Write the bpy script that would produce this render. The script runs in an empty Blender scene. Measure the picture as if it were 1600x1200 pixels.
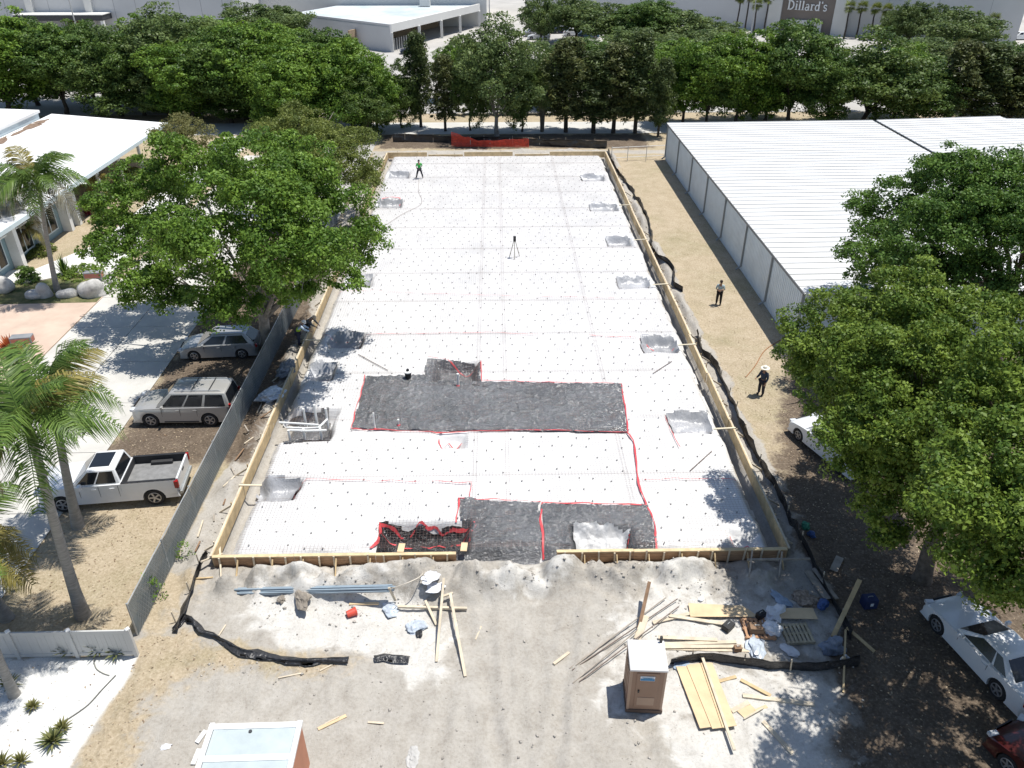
import bpy, bmesh, math, random
import numpy as np
from mathutils import Vector, Matrix

# ------------------------------------------------------------------ camera, sky, sun, exposure
scene = bpy.context.scene
C = scene.collection
CAM_Z, PITCH, YAW, FPX = 22.45, math.radians(31.4), math.radians(1.165), 1217.0
cam_data = bpy.data.cameras.new('camera')
cam = bpy.data.objects.new('camera', cam_data)
C.objects.link(cam)
cam.location = (0, 0, CAM_Z)
cam.rotation_euler = (math.pi / 2 - PITCH, 0, -YAW)
cam_data.sensor_fit = 'HORIZONTAL'
cam_data.sensor_width = 36.0
cam_data.lens = 36.0 * FPX / 1600.0
cam_data.clip_start = 0.5
cam_data.clip_end = 3000
scene.camera = cam

SUN_DIR = Vector((0.28, 0.10, 1.0)).normalized()
SUN_EL = math.asin(SUN_DIR.z)
SUN_AZ = math.atan2(SUN_DIR.x, SUN_DIR.y)
world = bpy.data.worlds.new('World')
scene.world = world
world.use_nodes = True
wn = world.node_tree
bg = wn.nodes['Background']
sky = wn.nodes.new('ShaderNodeTexSky')
sky.sky_type = 'NISHITA'
sky.sun_disc = False
sky.sun_elevation = SUN_EL
sky.sun_rotation = SUN_AZ
sky.air_density = 1.0
sky.dust_density = 0.6
wn.links.new(sky.outputs[0], bg.inputs[0])
bg.inputs[1].default_value = 0.10
sun_data = bpy.data.lights.new('sun', 'SUN')
sun_data.energy = 4.6
sun_data.angle = math.radians(0.5)
sun_data.color = (1.0, 0.965, 0.90)
sun = bpy.data.objects.new('sun', sun_data)
C.objects.link(sun)
sun.location = (30, 10, 80)
sun.rotation_euler = SUN_DIR.to_track_quat('Z', 'Y').to_euler()
vs = scene.view_settings
vs.view_transform = 'Standard'
vs.look = 'None'
vs.exposure = 0.34
vs.gamma = 1.0
vs.use_curve_mapping = False
scene.cycles.max_bounces = 6
scene.cycles.diffuse_bounces = 3
scene.cycles.transparent_max_bounces = 12

# ------------------------------------------------------------------ surveying: picture point -> place
_R = Vector((math.cos(YAW), -math.sin(YAW), 0))
_F = Vector((math.sin(YAW) * math.cos(PITCH), math.cos(YAW) * math.cos(PITCH), -math.sin(PITCH)))
_U = Vector((math.sin(YAW) * math.sin(PITCH), math.cos(YAW) * math.sin(PITCH), math.cos(PITCH)))
def ray(px, py):
    return _F + _R * ((px - 800) / FPX) - _U * ((py - 600) / FPX)
def at(px, py, z=0.0):
    d = ray(px, py); t = (z - CAM_Z) / d.z
    return Vector((d.x * t, d.y * t, z))
def at_y(px, py, Y):
    d = ray(px, py); t = Y / d.y
    return Vector((d.x * t, Y, CAM_Z + d.z * t))
def at_x(px, py, X):
    d = ray(px, py); t = X / d.x
    return Vector((X, d.y * t, CAM_Z + d.z * t))
def at_plane(px, py, p0, nrm):
    d = ray(px, py); o = Vector((0, 0, CAM_Z))
    t = (p0 - o).dot(nrm) / d.dot(nrm)
    return o + d * t
def depth_of(p):
    return (Vector(p) - Vector((0, 0, CAM_Z))).dot(_F)

# ------------------------------------------------------------------ objects
def tag(o, label=None, cat=None, group=None, kind=None):
    if label: o['label'] = label
    if cat: o['category'] = cat
    if group: o['group'] = group
    if kind: o['kind'] = kind
    return o
def thing(name, label, cat, loc=(0, 0, 0), rz=0.0, group=None):
    o = bpy.data.objects.new(name, None)
    C.objects.link(o)
    o.location = loc; o.rotation_euler = (0, 0, rz)
    o.empty_display_size = 0.3
    return tag(o, label, cat, group)
def link(name, me, m=None, parent=None, loc=(0, 0, 0), rz=0.0):
    o = bpy.data.objects.new(name, me)
    C.objects.link(o)
    o.location = loc; o.rotation_euler = (0, 0, rz)
    if m is not None and len(me.materials) == 0:
        me.materials.append(m)
    if parent is not None:
        o.parent = parent
    return o
def copy_tree(o, parent=None):
    c = o.copy(); C.objects.link(c); c.parent = parent
    for ch in list(o.children):
        copy_tree(ch, c)
    return c

class MB:
    """collects simple shapes; build() links them as one mesh object"""
    def __init__(s): s.v = []; s.f = []
    def add(s, vs, fs):
        n = len(s.v); s.v += [tuple(v) for v in vs]; s.f += [tuple(i + n for i in f) for f in fs]; return s
    def box(s, c, size, rz=0.0, M=None):
        hx, hy, hz = size[0] / 2, size[1] / 2, size[2] / 2
        p = [Vector((x, y, z)) for z in (-hz, hz) for x, y in ((-hx, -hy), (hx, -hy), (hx, hy), (-hx, hy))]
        if M is not None: p = [M @ q for q in p]
        elif rz: R = Matrix.Rotation(rz, 3, 'Z'); p = [R @ q for q in p]
        c = Vector(c)
        return s.add([q + c for q in p], [(3, 2, 1, 0), (4, 5, 6, 7), (0, 1, 5, 4), (1, 2, 6, 5), (2, 3, 7, 6), (3, 0, 4, 7)])
    def bbox(s, a, b):
        return s.box([(a[i] + b[i]) / 2 for i in range(3)], [abs(b[i] - a[i]) for i in range(3)])
    def beam(s, p0, p1, w, h, up=(0, 0, 1)):
        p0, p1 = Vector(p0), Vector(p1); d = (p1 - p0).normalized(); u = Vector(up)
        if abs(d.dot(u)) > 0.97: u = Vector((0, 1, 0))
        r = d.cross(u).normalized(); u = r.cross(d).normalized()
        vs = []
        for p in (p0, p1):
            vs += [p - r * w / 2 - u * h / 2, p + r * w / 2 - u * h / 2, p + r * w / 2 + u * h / 2, p - r * w / 2 + u * h / 2]
        return s.add(vs, [(3, 2, 1, 0), (4, 5, 6, 7), (0, 1, 5, 4), (1, 2, 6, 5), (2, 3, 7, 6), (3, 0, 4, 7)])
    def tube(s, pts, rad, seg=8, cap=True):
        pts = [Vector(p) for p in pts]; n = len(pts)
        rr = rad if hasattr(rad, '__len__') else [rad] * n
        vs, fs = [], []
        prev = None
        for i in range(n):
            d = (pts[min(i + 1, n - 1)] - pts[max(i - 1, 0)]).normalized()
            if prev is None:
                a = d.orthogonal().normalized()
            else:
                a = (prev - d * prev.dot(d))
                a = a.normalized() if a.length > 1e-6 else d.orthogonal().normalized()
            prev = a; b = d.cross(a)
            for k in range(seg):
                t = 2 * math.pi * k / seg
                vs.append(pts[i] + (a * math.cos(t) + b * math.sin(t)) * rr[i])
        for i in range(n - 1):
            for k in range(seg):
                k2 = (k + 1) % seg
                fs.append((i * seg + k, i * seg + k2, (i + 1) * seg + k2, (i + 1) * seg + k))
        if cap:
            fs.append(tuple(reversed(range(seg)))); fs.append(tuple(range((n - 1) * seg, n * seg)))
        return s.add(vs, fs)
    def lathe(s, prof, c=(0, 0, 0), seg=16, axis='Z'):
        vs, fs = [], []
        for r, z in prof:
            for k in range(seg):
                t = 2 * math.pi * k / seg
                q = (r * math.cos(t), r * math.sin(t), z)
                if axis == 'Y': q = (q[0], q[2], q[1])
                if axis == 'X': q = (q[2], q[0], q[1])
                vs.append((q[0] + c[0], q[1] + c[1], q[2] + c[2]))
        n = len(prof)
        for i in range(n - 1):
            for k in range(seg):
                k2 = (k + 1) % seg
                fs.append((i * seg + k, i * seg + k2, (i + 1) * seg + k2, (i + 1) * seg + k))
        fs.append(tuple(reversed(range(seg)))); fs.append(tuple(range((n - 1) * seg, n * seg)))
        return s.add(vs, fs)
    def prism(s, poly, z0, z1):
        n = len(poly)
        vs = [(x, y, z0) for x, y in poly] + [(x, y, z1) for x, y in poly]
        fs = [tuple(reversed(range(n))), tuple(range(n, 2 * n))]
        fs += [(i, (i + 1) % n, n + (i + 1) % n, n + i) for i in range(n)]
        return s.add(vs, fs)
    def slab4(s, q, t):
        """a thick quad: four corners, thickened down along its normal"""
        q = [Vector(p) for p in q]; nr = (q[1] - q[0]).cross(q[3] - q[0]).normalized()
        vs = q + [p - nr * t for p in q]
        return s.add(vs, [(0, 1, 2, 3), (7, 6, 5, 4), (1, 0, 4, 5), (2, 1, 5, 6), (3, 2, 6, 7), (0, 3, 7, 4)])
    def mesh(s, name, smooth=False, bevel=0.0):
        me = bpy.data.meshes.new(name)
        me.from_pydata(s.v, [], s.f)
        bm = bmesh.new(); bm.from_mesh(me)
        bmesh.ops.recalc_face_normals(bm, faces=bm.faces)
        if bevel > 0:
            es = [e for e in bm.edges if len(e.link_faces) == 2 and e.calc_face_angle(0) > 0.6]
            bmesh.ops.bevel(bm, geom=es, offset=bevel, segments=2, affect='EDGES', profile=0.6)
        bm.to_mesh(me); bm.free()
        if smooth:
            me.polygons.foreach_set('use_smooth', [True] * len(me.polygons))
            try: me.set_sharp_from_angle(angle=math.radians(38))
            except Exception: pass
        me.update()
        return me
    def build(s, name, m, parent=None, loc=(0, 0, 0), rz=0.0, smooth=False, bevel=0.0):
        return link(name, s.mesh(name, smooth, bevel), m, parent, loc, rz)

def np_mesh(name, V, F, smooth=False, attrs=None):
    """V (n,3), F (m,4) or (m,3) numpy -> mesh; attrs: name -> (n,4) float colours per vertex"""
    me = bpy.data.meshes.new(name)
    V = np.asarray(V, np.float32); F = np.asarray(F, np.int32)
    m, k = F.shape
    me.vertices.add(len(V)); me.vertices.foreach_set('co', V.ravel())
    me.loops.add(m * k); me.loops.foreach_set('vertex_index', F.ravel())
    me.polygons.add(m)
    me.polygons.foreach_set('loop_start', np.arange(0, m * k, k, dtype=np.int32))
    me.polygons.foreach_set('loop_total', np.full(m, k, np.int32))
    if smooth: me.polygons.foreach_set('use_smooth', np.ones(m, bool))
    me.update(calc_edges=True)
    for an, arr in (attrs or {}).items():
        a = me.attributes.new(an, 'FLOAT_COLOR', 'POINT')
        a.data.foreach_set('color', np.asarray(arr, np.float32).ravel())
    me.validate()
    return me
def grid_faces(ny, nx):
    i = np.arange(ny - 1)[:, None] * nx + np.arange(nx - 1)[None, :]
    return np.stack([i, i + 1, i + nx + 1, i + nx], -1).reshape(-1, 4)

# ------------------------------------------------------------------ smooth value noise (numpy)
_perm = np.random.RandomState(7).rand(256, 256)
def vnoise(x, y, s=1.0, seed=0):
    x = np.asarray(x, float) / s + seed * 17.31; y = np.asarray(y, float) / s + seed * 9.77
    xi = np.floor(x).astype(int); yi = np.floor(y).astype(int)
    fx = x - xi; fy = y - yi
    fx = fx * fx * (3 - 2 * fx); fy = fy * fy * (3 - 2 * fy)
    g = lambda a, b: _perm[a % 256, b % 256]
    return (g(xi, yi) * (1 - fx) + g(xi + 1, yi) * fx) * (1 - fy) + (g(xi, yi + 1) * (1 - fx) + g(xi + 1, yi + 1) * fx) * fy
def fbm(x, y, s=1.0, seed=0, oct=4):
    t = 0; a = 1.0; n = 0
    for k in range(oct):
        t = t + a * vnoise(x, y, s / (2 ** k), seed + k); n += a; a *= 0.5
    return t / n
def sstep(a, b, x):
    t = np.clip((x - a) / (b - a), 0, 1); return t * t * (3 - 2 * t)
def sd_poly(x, y, poly):
    """signed distance to a polygon, negative inside"""
    x = np.asarray(x, float); y = np.asarray(y, float)
    d = np.full(x.shape, 1e9); ins = np.zeros(x.shape, bool); n = len(poly)
    for i in range(n):
        ax, ay = poly[i][0], poly[i][1]; bx, by = poly[(i + 1) % n][0], poly[(i + 1) % n][1]
        ex, ey = bx - ax, by - ay; L = ex * ex + ey * ey + 1e-12
        t = np.clip(((x - ax) * ex + (y - ay) * ey) / L, 0, 1)
        d = np.minimum(d, np.hypot(x - ax - t * ex, y - ay - t * ey))
        c = ((ay > y) != (by > y)) & (x < (bx - ax) * (y - ay) / (by - ay + 1e-12) + ax)
        ins ^= c
    return np.where(ins, -d, d)

# ------------------------------------------------------------------ materials
_mats = {}
def mat(name, col, rough=0.75, var=0.12, scale=3.0, bump=0.0, bscale=20.0, metal=0.0, spec=0.4, col2=None, detail=5, stretch=None):
    if name in _mats: return _mats[name]
    m = bpy.data.materials.new(name); m.use_nodes = True
    nt = m.node_tree; b = nt.nodes['Principled BSDF']
    b.inputs['Roughness'].default_value = rough
    b.inputs['Metallic'].default_value = metal
    b.inputs['Specular IOR Level'].default_value = spec
    tc = nt.nodes.new('ShaderNodeTexCoord'); src = tc.outputs['Object']
    if stretch:
        mp = nt.nodes.new('ShaderNodeMapping'); mp.inputs['Scale'].default_value = stretch
        nt.links.new(src, mp.inputs[0]); src = mp.outputs[0]
    nz = nt.nodes.new('ShaderNodeTexNoise'); nz.inputs['Scale'].default_value = scale
    nz.inputs['Detail'].default_value = detail; nz.inputs['Roughness'].default_value = 0.62
    nt.links.new(src, nz.inputs['Vector'])
    cr = nt.nodes.new('ShaderNodeValToRGB')
    c2 = col2 if col2 else tuple(min(1, c * (1 + var)) for c in col)
    c1 = tuple(c * (1 - var) for c in col) if not col2 else col
    cr.color_ramp.elements[0].position = 0.32; cr.color_ramp.elements[1].position = 0.68
    cr.color_ramp.elements[0].color = (*c1, 1); cr.color_ramp.elements[1].color = (*c2, 1)
    nt.links.new(nz.outputs[0], cr.inputs[0]); nt.links.new(cr.outputs[0], b.inputs['Base Color'])
    if bump > 0:
        n2 = nt.nodes.new('ShaderNodeTexNoise'); n2.inputs['Scale'].default_value = bscale; n2.inputs['Detail'].default_value = 4
        nt.links.new(src, n2.inputs['Vector'])
        bp = nt.nodes.new('ShaderNodeBump'); bp.inputs['Strength'].default_value = 1.0; bp.inputs['Distance'].default_value = bump
        nt.links.new(n2.outputs[0], bp.inputs['Height']); nt.links.new(bp.outputs[0], b.inputs['Normal'])
    _mats[name] = m
    return m
def paint(name, col, rough=0.28, metal=0.0):
    m = mat(name, col, rough, 0.03, 2.0, metal=metal, spec=0.5)
    b = m.node_tree.nodes['Principled BSDF']
    b.inputs['Coat Weight'].default_value = 0.6; b.inputs['Coat Roughness'].default_value = 0.06
    return m
def leaf_mat(name, dark, light, trans=0.25, rough=0.5):
    if name in _mats: return _mats[name]
    m = bpy.data.materials.new(name); m.use_nodes = True
    nt = m.node_tree; b = nt.nodes['Principled BSDF']; out = nt.nodes['Material Output']
    at_ = nt.nodes.new('ShaderNodeAttribute'); at_.attribute_name = 'tint'
    mx = nt.nodes.new('ShaderNodeMix'); mx.data_type = 'RGBA'
    mx.inputs[6].default_value = (*dark, 1); mx.inputs[7].default_value = (*light, 1)
    nt.links.new(at_.outputs['Fac'], mx.inputs[0])
    nt.links.new(mx.outputs[2], b.inputs['Base Color'])
    b.inputs['Roughness'].default_value = rough; b.inputs['Specular IOR Level'].default_value = 0.22
    tr = nt.nodes.new('ShaderNodeBsdfTranslucent')
    hs = nt.nodes.new('ShaderNodeHueSaturation'); hs.inputs['Hue'].default_value = 0.48; hs.inputs['Value'].default_value = 1.5
    nt.links.new(mx.outputs[2], hs.inputs['Color']); nt.links.new(hs.outputs[0], tr.inputs[0])
    ms = nt.nodes.new('ShaderNodeMixShader'); ms.inputs[0].default_value = trans
    nt.links.new(b.outputs[0], ms.inputs[1]); nt.links.new(tr.outputs[0], ms.inputs[2])
    nt.links.new(ms.outputs[0], out.inputs[0])
    _mats[name] = m
    return m

M_WOOD = mat('pine_lumber', (0.52, 0.39, 0.22), 0.7, 0.22, 2.5, 0.003, 14, stretch=(1, 1, 1))
M_WOODPALE = mat('weathered_lumber', (0.58, 0.50, 0.38), 0.8, 0.2, 2.0, 0.003, 14)
M_WOODDARK = mat('damp_lumber', (0.24, 0.15, 0.09), 0.8, 0.35, 2.0)
M_WOODGREY = mat('grey_lumber', (0.34, 0.30, 0.25), 0.85, 0.3, 3.0)
M_PLY = mat('plywood', (0.62, 0.47, 0.29), 0.7, 0.12, 1.4, 0.002, 8)
M_BLACKPL = mat('black_silt_fabric', (0.028, 0.028, 0.030), 0.36, 0.4, 3.0, 0.06, 7, spec=0.6)
M_WHITE = mat('white_paint', (0.74, 0.74, 0.73), 0.5, 0.06, 1.2)
M_PVC = mat('white_pvc', (0.75, 0.75, 0.73), 0.35, 0.06, 2)
M_STEEL = mat('galvanised_steel', (0.42, 0.44, 0.45), 0.45, 0.15, 3, metal=0.5)
M_DARKMET = mat('dark_metal', (0.05, 0.05, 0.055), 0.5, 0.3, 4)
M_RUST = mat('rusty_steel', (0.16, 0.12, 0.10), 0.7, 0.4, 8)
M_RED = mat('red_tape', (0.62, 0.07, 0.08), 0.5, 0.25, 3)
M_GLASS = mat('dark_glass', (0.012, 0.014, 0.017), 0.08, 0.2, 1.0, spec=0.7)
M_TYRE = mat('tyre_rubber', (0.022, 0.022, 0.023), 0.85, 0.25, 8)
M_RIM = mat('alloy', (0.38, 0.38, 0.39), 0.35, 0.1, 4, metal=0.6)
M_BLACK = mat('black_plastic', (0.02, 0.02, 0.022), 0.5, 0.3, 4)
M_BARK = mat('bark', (0.15, 0.12, 0.095), 0.95, 0.4, 4.0, 0.03, 9)
M_BARKPALE = mat('pale_bark', (0.26, 0.23, 0.20), 0.95, 0.35, 3.0, 0.03, 8)
M_BARKDARK = mat('dark_bark', (0.06, 0.05, 0.042), 0.95, 0.4, 3.0)
M_CONC = mat('concrete', (0.52, 0.50, 0.46), 0.9, 0.12, 0.35, 0.004, 9, detail=9)
M_BOULDER = mat('limestone_boulder', (0.46, 0.45, 0.43), 0.95, 0.25, 2.2, 0.03, 6)

# ------------------------------------------------------------------ plan of the place (metres)
SX0, SX1, SY0, SY1 = -11.4, 11.5, 22.95, 82.6      # slab outline
SLAB_Z = 0.45

def poly_at(pts, z=0.0):
    return [tuple(at(x, y, z))[:2] for x, y in pts]
# ------------------------------------------------------------------ ground
Z_SHELL = poly_at([(-160, 1028), (216, 1026), (204, 1052), (178, 1090), (150, 1130), (105, 1200), (60, 1290), (-300, 1290), (-300, 1028)])
Z_SAND = [poly_at(p) for p in (
    [(392, 925), (470, 918), (560, 925), (640, 935), (690, 985), (690, 1030), (640, 1034), (560, 1032), (470, 1022), (400, 1000), (378, 965)],
    [(640, 1010), (700, 1000), (690, 1060), (640, 1070)],
    [(985, 940), (1060, 925), (1170, 935), (1290, 950), (1300, 1010), (1200, 1015), (1050, 1020), (990, 1010), (960, 990)],
    [(945, 1040), (1000, 1020), (1070, 1035), (1080, 1120), (1130, 1150), (1180, 1210), (1250, 1300), (1120, 1300), (1040, 1140), (990, 1125), (940, 1110)],
    [(1090, 1050), (1320, 1055), (1300, 1130), (1310, 1230), (1280, 1320), (1100, 1320)],
    [(800, 885), (880, 890), (885, 915), (830, 935), (760, 925)],
    [(1000, 885), (1110, 880), (1120, 935), (1010, 940)],
    [(420, 885), (600, 885), (620, 915), (420, 915)])]
Z_GRASS = [poly_at(p) for p in (
    [(205, 1000), (285, 985), (340, 1010), (430, 1020), (560, 1040), (500, 1056), (360, 1050), (280, 1068), (240, 1110), (215, 1160), (205, 1220), (170, 1330), (40, 1330), (105, 1200), (150, 1130), (178, 1090), (204, 1052)],
    [(268, 880), (300, 905), (262, 990), (225, 1000), (215, 960)])]
LAWN_L = [(-19.2, -5), (-13.1, -5), (-13.1, 33.5), (-13.1, 100), (-19.2, 100)]
LAWN_R = [(12.9, 24), (18.2, 24), (18.2, 84), (12.3, 84)]
Z_LITTER_SHADE = [[(-19.0, 29.6), (-12.0, 29.6), (-12.0, 62), (-19.0, 62)],
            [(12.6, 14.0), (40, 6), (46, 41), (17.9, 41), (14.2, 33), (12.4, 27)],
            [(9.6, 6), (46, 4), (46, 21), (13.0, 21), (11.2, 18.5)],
            [(-13, 86.2), (17, 86.2), (17, 92.6), (-13, 92.6)]]  # last strip: brown soil, with the shade beyond the slab in its colour

def ground_z(x, y):
    x = np.asarray(x, float); y = np.asarray(y, float)
    site = sstep(-13.6, -12.6, x) * sstep(13.2, 12.2, x) * sstep(9, 11, y) * sstep(86.5, 85.5, y)
    z = site * (0.16 * (fbm(x, y, 3.2, 1) - 0.5) + 0.13 * (fbm(x, y, 0.9, 2, 4) - 0.5) + 0.05 * (1 - np.abs(2 * vnoise(x * 1.3, y * 0.6, 0.8, 77) - 1)) ** 3)
    # heaped spoil along the front formwork
    cy = 21.95 + 0.6 * (vnoise(x, x * 0, 2.3, 5) - 0.5)
    z = z + 1.10 * np.exp(-((y - cy) / 0.72) ** 2) * sstep(0.22, 0.78, fbm(x, y, 1.1, 6, 4)) * sstep(-11.9, -10.8, x) * sstep(11.2, 10, x)
    z = z + 0.42 * np.exp(-(((x + 2.0) / 1.7) ** 2 + ((y - 21.6) / 0.9) ** 2)) * (0.5 + fbm(x, y, 0.8, 8, 3))
    z = z + 0.30 * np.exp(-(((x - 4.6) / 2.6) ** 2 + ((y - 21.0) / 1.2) ** 2)) * (0.4 + fbm(x, y, 0.9, 9, 3))
    lump_ = np.exp(-((y - 21.7) / 0.9) ** 2) * sstep(-12.5, -11.5, x) * sstep(12, 11, x) + 0.25 * site
    z = z + lump_ * (0.16 * (fbm(x, y, 0.42, 78, 3) - 0.5) + 0.10 * (vnoise(x, y, 0.16, 79) - 0.5))
    # strips of spoil outside the side forms
    z = z + 0.42 * np.exp(-((x + 12.15) / 0.42) ** 2) * sstep(0.35, 0.7, fbm(x, y, 1.8, 11, 3)) * sstep(20, 24, y) * sstep(84, 82, y)
    z = z + 0.55 * np.exp(-((x - 12.2) / 0.42) ** 2) * sstep(0.30, 0.7, fbm(x, y, 2.2, 12, 3)) * sstep(20, 25, y) * sstep(84, 82, y)
    z = z + 0.60 * np.exp(-((y - 84.2) / 0.9) ** 2) * fbm(x, y, 2.0, 14, 3) * sstep(-11, -9, x) * sstep(12, 10.5, x)
    # old wheel ruts leading to the gap in the formwork
    for cx, am in ((0.4, .07), (2.3, .07), (-2.6, .05), (-0.9, .05), (3.9, .05)):
        q = (x - cx - 0.9 * np.sin(y * 0.22 + cx)) / 0.24
        z = z + am * (-np.exp(-q ** 2) * (1 + 0.35 * np.sin(y * 16)) + 0.6 * np.exp(-(np.abs(q) - 1.7) ** 2 * 3)) * sstep(21.2, 19.5, y) * site
    gr = 1 - site
    z = z + gr * (-0.012 + 0.018 * (fbm(x, y, 0.9, 3, 3) - 0.5))
    inside = sstep(SX0 - 0.12, SX0 + 0.10, x) * sstep(SX1 + 0.12, SX1 - 0.10, x) * sstep(SY0 - 0.10, SY0 + 0.12, y) * sstep(SY1 + 0.12, SY1 - 0.10, y)
    edge_in = sstep(1.1, 0.7, np.minimum(np.minimum(x - SX0, SX1 - x), SY1 - y))
    z = z * (1 - inside) + inside * (-1.05 + 0.62 * edge_in + 0.12 * edge_in * (fbm(x, y, 0.5, 71, 3) - 0.5))
    return z

fx = np.concatenate([-np.geomspace(900, 41, 26), np.arange(-40, -13.6, 0.3), np.arange(-13.5, 13.51, 0.11), np.arange(13.8, 40.01, 0.3), np.geomspace(41, 900, 26)])
fy = np.concatenate([[-300, -120, -50, -20, -5, 2, 6], np.arange(8, 23.2, 0.11), np.arange(23.2, 46, 0.24), np.arange(46, 100.01, 0.35), np.geomspace(101.5, 1600, 34)])
gx, gy = np.meshgrid(fx, fy)
gzv = ground_z(gx, gy)
warp_x = gx + 1.1 * (fbm(gx, gy, 2.2, 21) - 0.5) + 0.5 * (fbm(gx, gy, 0.5, 22, 3) - 0.5)
warp_y = gy + 1.1 * (fbm(gx, gy, 2.2, 23) - 0.5) + 0.5 * (fbm(gx, gy, 0.5, 24, 3) - 0.5)
w_sand = np.zeros(gx.shape)
for p in Z_SAND: w_sand = np.maximum(w_sand, sstep(1.1, -1.1, sd_poly(warp_x, warp_y, p)))
sx_ = gx + 0.25 * (fbm(gx, gy, 0.8, 31) - 0.5); sy_ = gy + 0.25 * (fbm(gx, gy, 0.8, 32) - 0.5)
w_shell = sstep(0.06, -0.06, sd_poly(sx_, sy_, Z_SHELL))
w_grass = np.zeros(gx.shape)
for p in Z_GRASS: w_grass = np.maximum(w_grass, sstep(1.0, -1.0, sd_poly(warp_x, warp_y, p)))
for p in (LAWN_L, LAWN_R): w_grass = np.maximum(w_grass, sstep(0.25, -0.35, sd_poly(warp_x, warp_y, p)))
outer = np.clip(sstep(-19, -20.5, gx) + sstep(84.8, 86.0, gy) + sstep(20, 24, gx), 0, 1)
w_grass = np.maximum(w_grass, outer)
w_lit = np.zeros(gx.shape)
for p in Z_LITTER_SHADE: w_lit = np.maximum(w_lit, sstep(1.0, -1.2, sd_poly(warp_x, warp_y, p)))
zones = np.stack([w_sand, w_grass, w_lit, w_shell], -1).reshape(-1, 4)
GROUND_COLS = len(fx)
me = np_mesh('ground', np.stack([gx, gy, gzv], -1).reshape(-1, 3), grid_faces(len(fy), len(fx)), True, {'zones': zones})

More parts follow.
